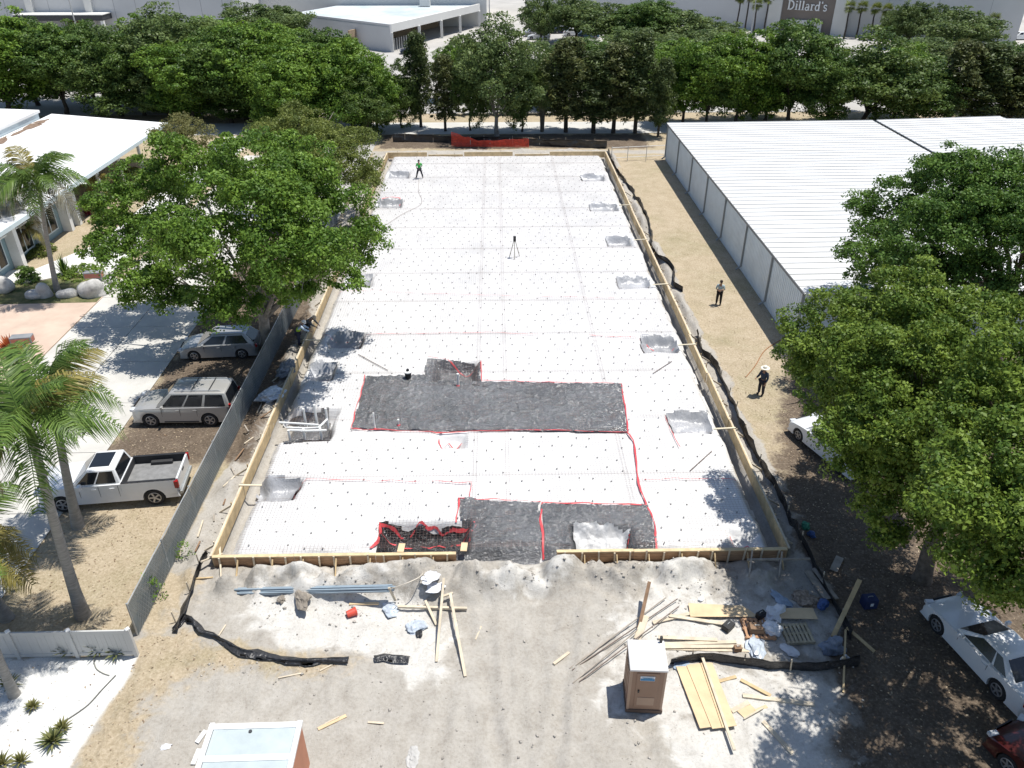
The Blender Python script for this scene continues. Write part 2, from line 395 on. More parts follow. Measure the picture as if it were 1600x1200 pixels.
def ground_material():
    m = bpy.data.materials.new('ground_cover'); m.use_nodes = True
    nt = m.node_tree; L = nt.links.new; b = nt.nodes['Principled BSDF']
    b.inputs['Roughness'].default_value = 0.95; b.inputs['Specular IOR Level'].default_value = 0.15
    geo = nt.nodes.new('ShaderNodeNewGeometry'); pos = geo.outputs['Position']
    a = nt.nodes.new('ShaderNodeAttribute'); a.attribute_name = 'zones'
    sp = nt.nodes.new('ShaderNodeSeparateColor'); L(a.outputs['Color'], sp.inputs[0])
    def noise(scale, det=6, rough=0.6, dist=0.0):
        n = nt.nodes.new('ShaderNodeTexNoise'); n.inputs['Scale'].default_value = scale; n.inputs['Detail'].default_value = det
        n.inputs['Roughness'].default_value = rough; n.inputs['Distortion'].default_value = dist
        L(pos, n.inputs['Vector']); return n.outputs[0]
    def ramp(src, stops):
        r = nt.nodes.new('ShaderNodeValToRGB'); e = r.color_ramp.elements
        while len(e) < len(stops): e.new(0.5)
        for i, (p, c) in enumerate(stops): e[i].position = p; e[i].color = (*c, 1)
        L(src, r.inputs[0]); return r.outputs[0]
    def mix(fac, c1, c2, mode='MIX'):
        x = nt.nodes.new('ShaderNodeMix'); x.data_type = 'RGBA'; x.blend_type = mode
        if isinstance(fac, float): x.inputs[0].default_value = fac
        else: L(fac, x.inputs[0])
        L(c1, x.inputs[6]); L(c2, x.inputs[7]); return x.outputs[2]
    def math_(op, p, q=None):
        n = nt.nodes.new('ShaderNodeMath'); n.operation = op; n.use_clamp = True
        for i, v in enumerate((p, q)):
            if v is None: continue
            if isinstance(v, (int, float)): n.inputs[i].default_value = v
            else: L(v, n.inputs[i])
        return n.outputs[0]
    def rough_edge(w, nz):        # breaks a zone's edge up with noise
        mr = nt.nodes.new('ShaderNodeMapRange'); mr.interpolation_type = 'SMOOTHSTEP'
        s = nt.nodes.new('ShaderNodeMath'); s.operation = 'ADD'; L(w, s.inputs[0])
        k = nt.nodes.new('ShaderNodeMath'); k.operation = 'MULTIPLY_ADD'; k.inputs[1].default_value = 2.0; k.inputs[2].default_value = -1.0
        L(nz, k.inputs[0]); L(k.outputs[0], s.inputs[1]); L(s.outputs[0], mr.inputs[0])
        mr.inputs[1].default_value = 0.25; mr.inputs[2].default_value = 0.75; return mr.outputs[0]
    big = noise(0.22, 7, 0.6, 0.4); mid = noise(1.1, 8, 0.65, 0.6); fine = noise(9.0, 6, 0.7); grit = noise(34.0, 3, 0.7)
    soil = ramp(big, [(0.30, (0.30, 0.27, 0.23)), (0.50, (0.40, 0.368, 0.32)), (0.72, (0.47, 0.443, 0.395))])
    soil = mix(0.55, soil, ramp(mid, [(0.28, (0.22, 0.195, 0.165)), (0.46, (0.37, 0.345, 0.305)), (0.7, (0.48, 0.46, 0.425))]))
    soil = mix(0.22, soil, ramp(fine, [(0.33, (0.18, 0.155, 0.125)), (0.58, (0.50, 0.475, 0.44))]))
    sand = mix(0.35, ramp(mid, [(0.26, (0.42, 0.395, 0.355)), (0.5, (0.56, 0.54, 0.50)), (0.7, (0.63, 0.615, 0.58))]), ramp(fine, [(0.30, (0.34, 0.315, 0.28)), (0.52, (0.62, 0.60, 0.565))]))
    grass = mix(0.5, ramp(mid, [(0.28, (0.21, 0.18, 0.105)), (0.48, (0.39, 0.32, 0.235)), (0.70, (0.53, 0.455, 0.355))]), ramp(fine, [(0.36, (0.14, 0.11, 0.068)), (0.52, (0.39, 0.325, 0.235)), (0.66, (0.62, 0.54, 0.43))]))
    green = ramp(big, [(0.48, (0.42, 0.34, 0.22)), (0.68, (0.24, 0.225, 0.095))])
    grass = mix(0.35, grass, green)
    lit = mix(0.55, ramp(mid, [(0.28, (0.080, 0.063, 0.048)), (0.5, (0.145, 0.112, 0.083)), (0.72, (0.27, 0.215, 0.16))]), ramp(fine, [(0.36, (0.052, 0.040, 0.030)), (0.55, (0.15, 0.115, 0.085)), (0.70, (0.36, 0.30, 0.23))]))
    shell = mix(0.5, ramp(mid, [(0.25, (0.50, 0.49, 0.46)), (0.6, (0.70, 0.70, 0.68))]), ramp(grit, [(0.33, (0.30, 0.29, 0.27)), (0.5, (0.72, 0.72, 0.70))]))
    edge = mid
    c = mix(rough_edge(sp.outputs[0], edge), soil, sand)
    c = mix(rough_edge(sp.outputs[1], edge), c, grass)
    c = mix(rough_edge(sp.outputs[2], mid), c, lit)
    c = mix(a.outputs['Alpha'], c, shell)
    # scattered dark twigs and clods with a shape of their own
    vo = nt.nodes.new('ShaderNodeTexVoronoi'); vo.inputs['Scale'].default_value = 2.6; vo.inputs['Randomness'].default_value = 1.0
    mp = nt.nodes.new('ShaderNodeMapping'); mp.inputs['Scale'].default_value = (1.0, 2.1, 1.0); mp.inputs['Rotation'].default_value = (0, 0, 0.5)
    L(pos, mp.inputs[0]); L(mp.outputs[0], vo.inputs['Vector'])
    tw = nt.nodes.new('ShaderNodeMapRange'); tw.inputs[1].default_value = 0.045; tw.inputs[2].default_value = 0.09; tw.inputs[3].default_value = 0.75; tw.inputs[4].default_value = 0.0
    L(vo.outputs['Distance'], tw.inputs[0])
    dk = nt.nodes.new('ShaderNodeRGB'); dk.outputs[0].default_value = (0.10, 0.085, 0.07, 1)
    c = mix(tw.outputs[0], c, dk.outputs[0])
    L(c, b.inputs['Base Color'])
    h = math_('ADD', math_('MULTIPLY', fine, 0.5), math_('MULTIPLY', grit, 0.35))
    bp = nt.nodes.new('ShaderNodeBump'); bp.inputs['Distance'].default_value = 0.10; bp.inputs['Strength'].default_value = 0.7
    L(h, bp.inputs['Height']); L(bp.outputs[0], b.inputs['Normal'])
    return m
tag(link('ground', me, ground_material()), 'sandy building site ground with dry grass and leaf litter', kind='structure')

def gz1(x, y):
    return float(ground_z(np.array([x]), np.array([y]))[0])
def on_ground(px, py):
    p = at(px, py, 0.0)
    for _ in range(3):
        p = at(px, py, gz1(p.x, p.y))
    return p

# ------------------------------------------------------------------ driveway of concrete panels, paver pad, road, car park
M_DRIVE = mat('driveway_concrete', (0.50, 0.485, 0.45), 0.9, 0.14, 0.45, 0.004, 12, detail=9)
drive = tag(MB().bbox((-26.7, 4, -0.2), (-19.0, 92, -0.03)).build('driveway', mat('drive_base', (0.22, 0.2, 0.17), 0.95, 0.2, 2)), kind='structure')
rnd = random.Random(3)
pan = MB().bbox((-1.9, -2.2, -0.03), (1.9, 2.2, 0.0)).mesh('concrete_panel', bevel=0.012)
pan.materials.append(M_DRIVE)
for j in range(18):
    for i in range(2):
        o = link('concrete_panel', pan, None, drive, (-24.75 + i * 3.84, 6.4 + j * 4.43, 0.045 + rnd.uniform(-0.004, 0.004)))
M_PAVER = mat('pink_pavers', (0.52, 0.40, 0.32), 0.9, 0.13, 0.6, 0.004, 9, detail=9)
pad = MB().prism([tuple(at(*p))[:2] for p in ((-330, 480), (-60, 478), (60, 470), (110, 461), (172, 456))] + [(-26.72, 47.6), (-26.72, 36.5), (-60, 36.5)], -0.05, 0.05).build('paver_pad', M_PAVER)
tag(pad, kind='structure')
M_WALK = mat('bright_walk', (0.66, 0.65, 0.62), 0.9, 0.08, 0.6)
walk = MB().prism([(-27.6, 52.5), (-27.6, 92), (-31.2, 92), (-31.2, 58.5), (-33.6, 53.5), (-46, 51.5), (-46, 49.6), (-33.0, 51.0), (-30.6, 52.5)], -0.05, 0.06).build('footpath', M_WALK)
tag(walk, kind='structure')
bed = MB().prism([(-26.75, 47.7), (-26.75, 51.5), (-27.8, 52.3), (-30.6, 52.2), (-33.0, 50.8), (-45, 49.4), (-45, 47.2)], -0.05, 0.065)
tag(bed.build('planting_bed', mat('bed_groundcover', (0.050, 0.075, 0.022), 0.95, 0.5, 1.5, 0.05, 10, col2=(0.19, 0.17, 0.085))), kind='structure')
M_ROAD = mat('pale_road', (0.50, 0.49, 0.46), 0.95, 0.08, 0.3, detail=8)
tag(MB().bbox((-120, 92.9, -0.1), (90, 98.6, 0.02)).build('service_road', M_ROAD), kind='structure')
M_LOT = mat('car_park_asphalt', (0.40, 0.385, 0.36), 0.95, 0.15, 0.12, detail=8)
tag(MB().bbox((-260, 103.5, -0.1), (260, 420, 0.02)).build('car_park', M_LOT), kind='structure')
tag(MB().bbox((-19.0, 62, -0.1), (-13.4, 92.8, 0.022)).build('parking_apron', M_LOT), kind='structure')

# ------------------------------------------------------------------ the sheeting under the slab: one height field for everything on it
# pits: cx, cy, half width, half length, depth
def pit(px, py, wpx, l, d):
    p = at(px, py, SLAB_Z); k = depth_of(p) / FPX
    return [p.x, p.y, wpx * k / 2, l / 2, d]
PITS = [pit(925, 277, 34, 1.9, .55), pit(943, 323, 42, 1.8, .55), pit(966, 377, 36, 1.7, .6), pit(990, 441, 46, 1.6, .55), pit(1030, 538, 52, 1.6, .6), pit(1080, 660, 62, 1.5, .55),
        pit(622, 273, 30, 1.9, .55), pit(608, 318, 36, 1.8, .6), pit(562, 438, 36, 1.6, .4), pit(540, 531, 48, 1.6, .6), pit(500, 580, 40, 1.6, .65), pit(430, 764, 66, 1.2, .6)]
PIT_UP = pit(712, 580, 60, 1.9, .7)          # mesh-covered pit in the dark notch
PIT_LOW = pit(704, 688, 40, 1.0, .5)
PIT_PLUMB = pit(478, 662, 80, 2.5, .8)
PIT_FRONT = pit(662, 838, 132, 1.55, .85)
PIT_WHITE = pit(940, 842, 84, 1.2, .6)
PIT_CORNER = pit(1166, 842, 44, 1.0, .45)
ALL_PITS = PITS + [PIT_UP, PIT_LOW, PIT_PLUMB, PIT_FRONT, PIT_WHITE, PIT_CORNER]
def pit_mask(x, y, p, soft=0.28):
    wob = 0.26 * (fbm(x, y, 0.7, 41, 2) - 0.5)
    dx = np.abs(x - p[0]) - p[2]; dy = np.abs(y - p[1]) - p[3]
    d = np.maximum(dx, dy) + wob
    return sstep(soft, -soft, d)
def sheet_z(x, y, wr=1.0):
    x = np.asarray(x, float); y = np.asarray(y, float)
    seam = np.abs(((y - SY0 + 0.25 * (vnoise(x, y, 3.0, 59) - 0.5)) / 4.35) % 1.0 - 0.5) * 2
    z = SLAB_Z - 0.035 * sstep(0.86, 1.0, seam) + 0.035 * (fbm(x, y, 4.0, 51) - 0.5)
    folds = (1 - np.abs(2 * vnoise(x * 0.35 + 0.6 * fbm(x, y, 2.0, 74, 2), y * 1.7, 0.8, 75) - 1)) ** 6
    z = z + 0.03 * wr * folds * sstep(0.45, 0.65, fbm(x, y, 5.0, 76, 2)) + wr * 0.045 * (fbm(x, y, 1.1, 52, 3) - 0.5) + wr * 0.02 * (fbm(x * 0.35, y * 2.4, 0.8, 53, 3) - 0.5)
    d = np.minimum(np.minimum(x - SX0, SX1 - x) + 0.35 * (fbm(x, y, 1.5, 54, 3) - 0.5), (SY1 - y))
    z = z - 0.62 * sstep(1.05, 0.25, d) ** 1.3
    df = y - SY0 + 0.25 * (fbm(x, y, 1.2, 55, 3) - 0.5)
    z = z - 0.34 * sstep(0.55, 0.05, df)
    edge = sstep(1.4, 0.3, np.minimum(d, df))
    z = z + edge * 0.10 * (fbm(x * 2.2, y * 2.2, 0.8, 56, 3) - 0.5)
    for p in ALL_PITS:
        mk = pit_mask(x, y, p)
        z = z - p[4] * mk + 4 * mk * (1 - mk) * 0.10 * (fbm(x * 2.6, y * 0.8, 0.5, 57, 2) - 0.5) + mk * 0.16 * (fbm(x, y, 0.6, 58, 3) - 0.5)
    # ground breaks away in the gap of the front formwork
    gap = sstep(-1.3, -0.9, x) * sstep(2.1, 1.7, x)
    z = z - 0.25 * gap * sstep(0.9, 0.2, y - SY0)
    return np.maximum(z, -0.95)
def sheet1(x, y): return float(sheet_z(np.array([x]), np.array([y]))[0])

def plastic_mat(name, col, rough, bump, s1, s2, var=0.08, spec=0.5):
    m = bpy.data.materials.new(name); m.use_nodes = True
    nt = m.node_tree; L = nt.links.new; b = nt.nodes['Principled BSDF']
    b.inputs['Roughness'].default_value = rough; b.inputs['Specular IOR Level'].default_value = spec
    geo = nt.nodes.new('ShaderNodeNewGeometry')
    n0 = nt.nodes.new('ShaderNodeTexNoise'); n0.inputs['Scale'].default_value = 0.35; n0.inputs['Detail'].default_value = 8
    L(geo.outputs['Position'], n0.inputs['Vector'])
    cr = nt.nodes.new('ShaderNodeValToRGB')
    cr.color_ramp.elements[0].position = 0.3; cr.color_ramp.elements[1].position = 0.7
    cr.color_ramp.elements[0].color = (*[c * (1 - var) for c in col], 1); cr.color_ramp.elements[1].color = (*[c * (1 + var) for c in col], 1)
    L(n0.outputs[0], cr.inputs[0]); L(cr.outputs[0], b.inputs['Base Color'])
    mp = nt.nodes.new('ShaderNodeMapping'); mp.inputs['Scale'].default_value = (s1[0], s1[1], 1.0); mp.inputs['Rotation'].default_value = (0, 0, 0.25)
    L(geo.outputs['Position'], mp.inputs[0])
    n1 = nt.nodes.new('ShaderNodeTexNoise'); n1.inputs['Scale'].default_value = s2; n1.inputs['Detail'].default_value = 5
    n1.inputs['Distortion'].default_value = 0.8; n1.inputs['Roughness'].default_value = 0.55
    L(mp.outputs[0], n1.inputs['Vector'])
    bp = nt.nodes.new('ShaderNodeBump'); bp.inputs['Distance'].default_value = bump; bp.inputs['Strength'].default_value = 1.0
    L(n1.outputs[0], bp.inputs['Height']); L(bp.outputs[0], b.inputs['Normal'])
    return m
M_SHEET = plastic_mat('white_vapour_barrier', (0.655, 0.652, 0.645), 0.42, 0.05, (1, 1.8), 1.5, 0.09)
M_BSHEET = plastic_mat('black_vapour_barrier', (0.115, 0.117, 0.122), 0.17, 0.09, (1, 2.4), 5.5, 0.30, 1.0)
M_CLEAR = plastic_mat('grey_plastic', (0.36, 0.365, 0.38), 0.3, 0.06, (1.6, 1), 3.0, 0.25, 0.6)

sx = np.arange(SX0 + 0.06, SX1 - 0.05, 0.105); sy = np.concatenate([np.arange(SY0 + 0.05, 50, 0.105), np.arange(50, SY1 - 0.05, 0.17)])
mx, my = np.meshgrid(sx, sy)
mz = sheet_z(mx, my)
sd = np.minimum(mx - SX0, SX1 - mx) + 0.5 * (fbm(mx, my, 1.3, 73, 3) - 0.5)
sheet_faces = grid_faces(len(sy), len(sx)); sheet_faces = sheet_faces[(sd.ravel()[sheet_faces] > 0.42).all(1)]
white = link('vapour_barrier', np_mesh('vapour_barrier', np.stack([mx, my, mz], -1).reshape(-1, 3), sheet_faces, True), M_SHEET)
tag(white, 'huge white plastic sheet spread over the whole slab bed inside the wooden forms', 'plastic sheet')

def patch(name, poly, m, label, cat, lift=0.012, step=0.1, rough_edge=0.10, parent=None, wr=0.0, group=None, ridge=0.0):
    """a sheet lying on the sheeting, cut to a wobbly outline"""
    xs = [p[0] for p in poly]; ys = [p[1] for p in poly]
    x = np.arange(min(xs) - 0.2, max(xs) + 0.2, step); y = np.arange(min(ys) - 0.2, max(ys) + 0.2, step)
    X, Y = np.meshgrid(x, y)
    D = sd_poly(X + rough_edge * 2 * (fbm(X, Y, 0.9, 61, 3) - 0.5), Y + rough_edge * 2 * (fbm(X, Y, 0.9, 62, 3) - 0.5), poly)
    Z = sheet_z(X, Y) + lift + wr * fbm(X, Y, 0.5, 63, 3)
    if ridge > 0:                                   # sharp folds in slack plastic
        u = X + 0.5 * fbm(X, Y, 1.6, 64, 2); v = Y + 0.9 * fbm(X, Y, 1.3, 65, 2)
        Z = Z + ridge * ((1 - np.abs(2 * vnoise(u, v * 2.0, 0.42, 66) - 1)) ** 3 + 0.6 * (1 - np.abs(2 * vnoise(u, v * 1.6, 0.23, 67) - 1)) ** 3)
    F = grid_faces(len(y), len(x))
    ok = (D.ravel()[F] < 0).all(1)
    F = F[ok]
    used, inv = np.unique(F, return_inverse=True)
    V = np.stack([X, Y, Z], -1).reshape(-1, 3)[used]
    o = link(name, np_mesh(name, V, inv.reshape(-1, 4), True), m, parent)
    if parent is None: tag(o, label, cat, group)
    return o
def pz(pts): return poly_at(pts, SLAB_Z)
blk = []
blk.append(patch('black_sheet', pz([(571, 588), (662, 587), (668, 562), (752, 566), (752, 596), (972, 601), (982, 678), (735, 674), (690, 676), (549, 671)]), M_BSHEET,
    'large dark grey plastic sheet across the middle of the slab', 'plastic sheet', wr=0.03, ridge=0.075, step=0.06))
blk.append(patch('black_sheet', pz([(716, 780), (845, 786), (846, 860), (842, 872), (712, 868), (722, 830)]), M_BSHEET,
    'dark plastic sheet at the slab front beside the red-edged pit', 'plastic sheet', wr=0.03, ridge=0.075, step=0.06))
blk.append(patch('black_sheet', pz([(847, 788), (1012, 790), (1022, 820), (1029, 866), (849, 866)]), M_BSHEET,
    'dark plastic sheet at the slab front around the white-lined pit', 'plastic sheet', wr=0.03, ridge=0.075, step=0.06))
blk.append(patch('black_sheet', pz([(590, 815), (738, 817), (716, 868), (588, 866)]), plastic_mat('black_pit_sheet', (0.03, 0.03, 0.032), 0.28, 0.2, (1, 2), 3.0, 0.3, 0.6),
    'black plastic lining inside the red-edged front pit', 'plastic sheet', wr=0.03, ridge=0.075, step=0.06))
patch('pit_liner', pz([(896, 822), (984, 826), (980, 866), (893, 866)]), mat('white_liner', (0.50, 0.50, 0.50), 0.4, 0.18, 2, 0.08, 3), 'white plastic liner drooping in the pit of the dark front sheet', 'plastic liner', lift=0.06, wr=0.16, ridge=0.12, step=0.06, rough_edge=0.2)
patch('pit_liner', pz([(446, 640), (515, 636), (520, 690), (440, 694)]), M_BSHEET, 'dark plastic liner put in for the shade of the pit below the white pipes', 'plastic liner', lift=0.02, wr=0.08)  # dark sheet carries the shading inside the pipe pit in its colour
liner_lbl = ['farthest pit on the right edge of the slab', 'second farthest pit on the right edge', 'third farthest pit on the right edge', 'fourth farthest pit on the right edge',
    'second nearest pit on the right edge, red tape along it', 'nearest pit on the right edge', 'pit beside the green-shirted worker', 'red-edged pit on the left edge near the far end',
    'pit just below the leafy tree branch on the left', 'pit in dappled shade on the left edge', 'rounded pit in leaf shade on the left edge', 'nearest pit on the left edge with red ends']
for p, lb in zip(PITS, liner_lbl):
    patch('pit_liner', [(p[0] - p[2] - .1, p[1] - p[3] + .25), (p[0] + p[2] + .1, p[1] - p[3] + .25), (p[0] + p[2] + .1, p[1] + p[3] + .22), (p[0] - p[2] - .1, p[1] + p[3] + .22)],
          M_CLEAR, 'crumpled grey plastic lining the ' + lb, 'plastic liner', lift=0.015, wr=0.16, rough_edge=0.2, ridge=0.04)

# red seam tape
def tape(pts, label, w=0.07, wob=0.05, parent=None, sub=0.25):
    P = [Vector(at(x, y, SLAB_Z)) for x, y in pts]
    line = []
    for a, b in zip(P[:-1], P[1:]):
        n = max(2, int((b - a).length / sub))
        line += [a.lerp(b, i / n) for i in range(n)]
    line.append(P[-1])
    V, F = [], []
    for i, p in enumerate(line):
        d = (line[min(i + 1, len(line) - 1)] - line[max(i - 1, 0)]).normalized(); r = Vector((d.y, -d.x, 0))
        q = p + r * wob * 2 * (vnoise(i * 0.37, 0.0, 1.0, int(abs(P[0].x * 10)) % 30) - 0.5)
        ww = 0.62 * w * (0.4 + 1.2 * float(vnoise(i * 0.7, 3.0, 1.0, 4)))
        for s in (-0.5, 0.5):
            v = q + r * ww * s
            V.append((v.x, v.y, sheet1(v.x, v.y) + 0.03 + 0.09 * float(fbm(v.x, v.y, 0.5, 63, 3)) + 0.02))
    for i in range(len(line) - 1): F.append((2 * i, 2 * i + 1, 2 * i + 3, 2 * i + 2))
    return tag(link('seam_tape', np_mesh('seam_tape', V, F), M_RED, parent), label if parent is None else None, 'tape' if parent is None else None)
tape([(972, 601), (976, 640), (982, 678)], 'red tape', parent=blk[0], w=0.10)
tape([(571, 588), (560, 630), (549, 671)], 'red tape', parent=blk[0])
tape([(549, 672), (620, 673), (690, 677), (760, 675), (860, 674), (980, 678)], 'red tape', parent=blk[0])
tape([(668, 560), (700, 563), (728, 574), (752, 565), (752, 597)], 'red tape', parent=blk[0])
tape([(752, 597), (850, 599), (972, 601)], 'red tape', parent=blk[0])
tape([(980, 678), (989, 690), (994, 725), (1000, 770), (1010, 790)], 'red tape running down the white sheet from the big dark sheet to the front', w=0.12)
tape([(717, 780), (714, 815)], 'red tape', parent=blk[1], w=0.10)
tape([(716, 781), (845, 786)], 'red tape', parent=blk[1], w=0.06)
tape([(846, 787), (846, 830), (850, 862)], 'red tape', parent=blk[2], w=0.14, wob=0.10)
tape([(847, 788), (1010, 790), (1022, 820), (1029, 864)], 'red tape', parent=blk[2], w=0.11)
tape([(912, 828), (940, 822), (975, 826), (984, 832), (978, 852)], 'red tape', parent=blk[2], w=0.06)
for k in range(2):
    tape([(592, 818 + k * 9), (625, 820 + k * 12), (660, 816 + k * 17), (700, 819 + k * 14), (736, 818 + k * 9)], 'red tape', parent=blk[3], w=0.10, wob=0.12, sub=0.12)
tape([(592, 816), (588, 845), (580, 858)], 'red tape', parent=blk[3], w=0.14, wob=0.2); tape([(735, 817), (737, 845)], 'red tape', parent=blk[3], w=0.14, wob=0.2)
tape([(470, 751), (560, 752), (660, 754), (736, 756), (735, 779)], 'thin red tape line bending to the front dark sheet', w=0.05)
tape([(465, 752), (458, 775)], 'short red tape at the end of the nearest left pit', w=0.12, wob=0.15)
tape([(690, 680), (692, 692), (700, 684), (710, 696), (718, 684)], 'tangled red tape in the small pit under the big dark sheet', w=0.09, wob=0.2)
tape([(500, 524), (620, 523), (760, 521), (845, 525)], 'long thin red tape seam across the middle of the slab', w=0.035)
tape([(920, 525), (1010, 530), (1035, 540), (1058, 536)], 'thin red tape leading to the second nearest right pit', w=0.06)
tape([(525, 457), (580, 455), (660, 460), (800, 464), (960, 467)], 'thin red tape seam in the far half of the slab', w=0.03)
tape([(1000, 752), (1060, 751), (1150, 750)], 'thin red tape seam at the near right of the slab', w=0.04)
tape([(1040, 650), (1050, 675), (1062, 702)], 'red tape left of the nearest right pit', w=0.05)
tape([(1146, 832), (1150, 845), (1170, 842), (1180, 850), (1184, 860)], 'looping red tape at the near right corner of the slab', w=0.08, wob=0.15)
tape([(597, 312), (612, 309), (626, 311), (625, 318)], 'red tape on the far left pit', w=0.12, wob=0.15)

# welded wire mesh on chairs
mb = MB()
ZW = SLAB_Z + 0.055
SPAN = (PIT_UP, PIT_FRONT, PIT_PLUMB)
def wire_runs(lo, hi, fixed, along_x):
    cuts = []
    for p in ALL_PITS:
        if p in SPAN: continue
        c, hw = (p[1], p[3]) if along_x else (p[0], p[2])
        if abs(fixed - c) < hw + 0.12:
            a, h2 = (p[0], p[2]) if along_x else (p[1], p[3])
            cuts.append((a - h2 - 0.12, a + h2 + 0.12))
    runs = []; cur = lo
    for a, b in sorted(cuts):
        if a > cur: runs.append((cur, min(a, hi)))
        cur = max(cur, b)
    if cur < hi: runs.append((cur, hi))
    return [r for r in runs if r[1] - r[0] > 0.3]
rw = random.Random(12)
ys = list(np.arange(SY0 + 0.45, SY1 - 0.9, 0.15)); xs = list(np.arange(SX0 + 0.9, SX1 - 0.9, 0.15))
y0 = SY0 + 0.45
while y0 < SY1 - 2:                       # overlapping sheet edges double the wires
    ys += [y0 + d + rw.uniform(-0.02, 0.02) for d in (0.04, 0.10, 0.21)]; y0 += 4.6
for x0 in (-6.2, -1.3, 0.2, 5.6):
    xs += [x0 + d for d in (0.05, 0.12, 0.2, 0.27)]
for y in ys:
    for a, b in wire_runs(SX0 + 0.8, SX1 - 0.8, y, True): mb.beam((a, y, ZW), (b, y, ZW), 0.004, 0.004)
for x in xs:
    for a, b in wire_runs(SY0 + 0.3, SY1 - 0.8, x, False): mb.beam((x, a, ZW + 0.004), (x, b, ZW + 0.004), 0.004, 0.004)
tag(mb.build('wire_mesh', mat('mesh_wire', (0.22, 0.15, 0.13), 0.6, 0.2, 4)), 'welded wire reinforcing mesh laid over the white sheeting', 'wire mesh', kind='stuff')
mb = MB()
y = SY0 + 0.7; row = 0
while y < SY1 - 1:
    x = SX0 + 1.0 + (0.35 if row % 2 else 0)
    while x < SX1 - 0.9:
        X = x + rw.uniform(-.13, .13) + 0.25 * math.sin(y * 0.9); Y = y + rw.uniform(-.13, .13) + 0.15 * math.sin(x * 0.8 + y * 0.2)
        if rw.random() < 0.04: x += 0.80; continue
        if not any(abs(X - p[0]) < p[2] + .2 and abs(Y - p[1]) < p[3] + .2 for p in ALL_PITS):
            mb.box((X, Y, SLAB_Z + 0.045), (0.055, 0.055, 0.035), rw.uniform(0, 1.5))
        x += 0.80
    y += 0.80; row += 1
tag(mb.build('mesh_spacers', mat('spacer_block', (0.26, 0.255, 0.25), 0.8, 0.2, 4)), 'small dark spacer blocks holding the wire mesh off the sheeting', 'spacer blocks', kind='stuff')
# ------------------------------------------------------------------ timber formwork
rf = random.Random(5)
def form_side(label, x, y0, y1, out, n):
    """side form along Y; out = +1 stakes to +X"""
    t = thing('formwork', label, 'formwork', (x, y0, 0))
    L = y1 - y0; seg = L / n
    for i in range(n):
        jx = rf.uniform(-0.03, 0.03)
        mb = MB(); mb.beam((jx, i * seg + 0.01, 0.30), (jx + rf.uniform(-0.03, 0.03), (i + 1) * seg - 0.01, 0.30), 0.045, 0.62)
        mb.build('board', M_WOOD, t)
        mb = MB(); mb.beam((jx + out * 0.065, i * seg + 0.02, 0.585), (jx + out * 0.065, (i + 1) * seg - 0.02, 0.585), 0.085, 0.045)
        mb.build('waler', M_WOODPALE, t)
    k = int(L / 1.25)
    for i in range(k):
        yy = (i + 0.5) * L / k + rf.uniform(-0.1, 0.1)
        MB().beam((out * 0.14, yy, -0.1), (out * 0.135, yy + rf.uniform(-.03, .03), 0.60 + rf.uniform(0, 0.16)), 0.05, 0.05).build('stake', M_WOODPALE if rf.random() < .6 else M_WOOD, t)
        if i % 2 == 0:
            MB().beam((out * 0.75, yy + 0.06, 0.08), (out * 0.12, yy + 0.06, 0.5), 0.04, 0.08).build('kicker', M_WOODPALE, t)
    return t
fr = form_side('long tan timber form wall along the right edge of the slab', SX1, SY0, SY1, 1, 13)
fl = form_side('long tan timber form wall along the left edge of the slab', SX0, SY0, SY1, -1, 13)
for px, py in ((975, 320), (997, 374), (1028, 444), (1072, 538), (1130, 669)):
    p = at(px, py, 0.64)
    MB().beam((-0.95, p.y - SY0, 0.60), (0.14, p.y - SY0 + rf.uniform(-.05, .05), 0.645), 0.09, 0.045).build('cross_brace', mat('bright_lumber', (0.66, 0.58, 0.43), 0.7, 0.1, 3), fr)
for px, py in ((480, 531), (388, 758)):
    p = at(px, py, 0.64)
    MB().beam((-0.14, p.y - SY0, 0.645), (0.85, p.y - SY0 + 0.02, 0.60), 0.09, 0.045).build('cross_brace', mat('bright_lumber', (0.6, 0.5, 0.35)), fl)
def form_front(label, x0, x1, n):
    t = thing('formwork', label, 'formwork', (x0, SY0, 0))
    L = x1 - x0; seg = L / n
    for i in range(n):
        jy = rf.uniform(-0.02, 0.02)
        for k, z in enumerate((0.14, 0.435)):
            MB().beam((i * seg + 0.008, jy, z), ((i + 1) * seg - 0.008, jy, z), 0.045, 0.285).build('board', mat('form_plank', (0.40, 0.245, 0.14), 0.75, 0.3, 2.5, stretch=(1, 1, 6)), t)
        MB().beam((i * seg, jy - 0.02, 0.607), ((i + 1) * seg - 0.01, jy - 0.02, 0.607), 0.15, 0.05).build('top_plate', mat('top_lumber', (0.60, 0.47, 0.28), 0.7, 0.18, 3), t)
    k = int(L / 0.64)
    for i in range(k):
        xx = (i + 0.5) * L / k + rf.uniform(-0.05, 0.05); le = rf.uniform(-.04, .04)
        MB().beam((xx + le, -0.085, -0.15), (xx, -0.105, 0.58 + rf.uniform(0, 0.13)), 0.065, 0.05, up=(0, 1, 0)).build('stake', M_WOODPALE, t)
        if i % 2 == 1:
            MB().beam((xx + 0.09, -0.62, 0.03), (xx + 0.09, -0.10, 0.50), 0.04, 0.09).build('kicker', M_WOOD, t)
    return t
form_front('timber form wall at the slab front, left of the open gap', SX0 + 0.03, -1.75, 3)
form_front('timber form wall at the slab front, right of the open gap', 2.25, SX1 - 0.03, 3)
t = thing('formwork', 'stepped timber form wall at the far end of the slab', 'formwork', (SX0, SY1, 0))
xs_ = [0, 4.2, 4.3, 8.0, 13.2, 13.3, 17.0, SX1 - SX0]
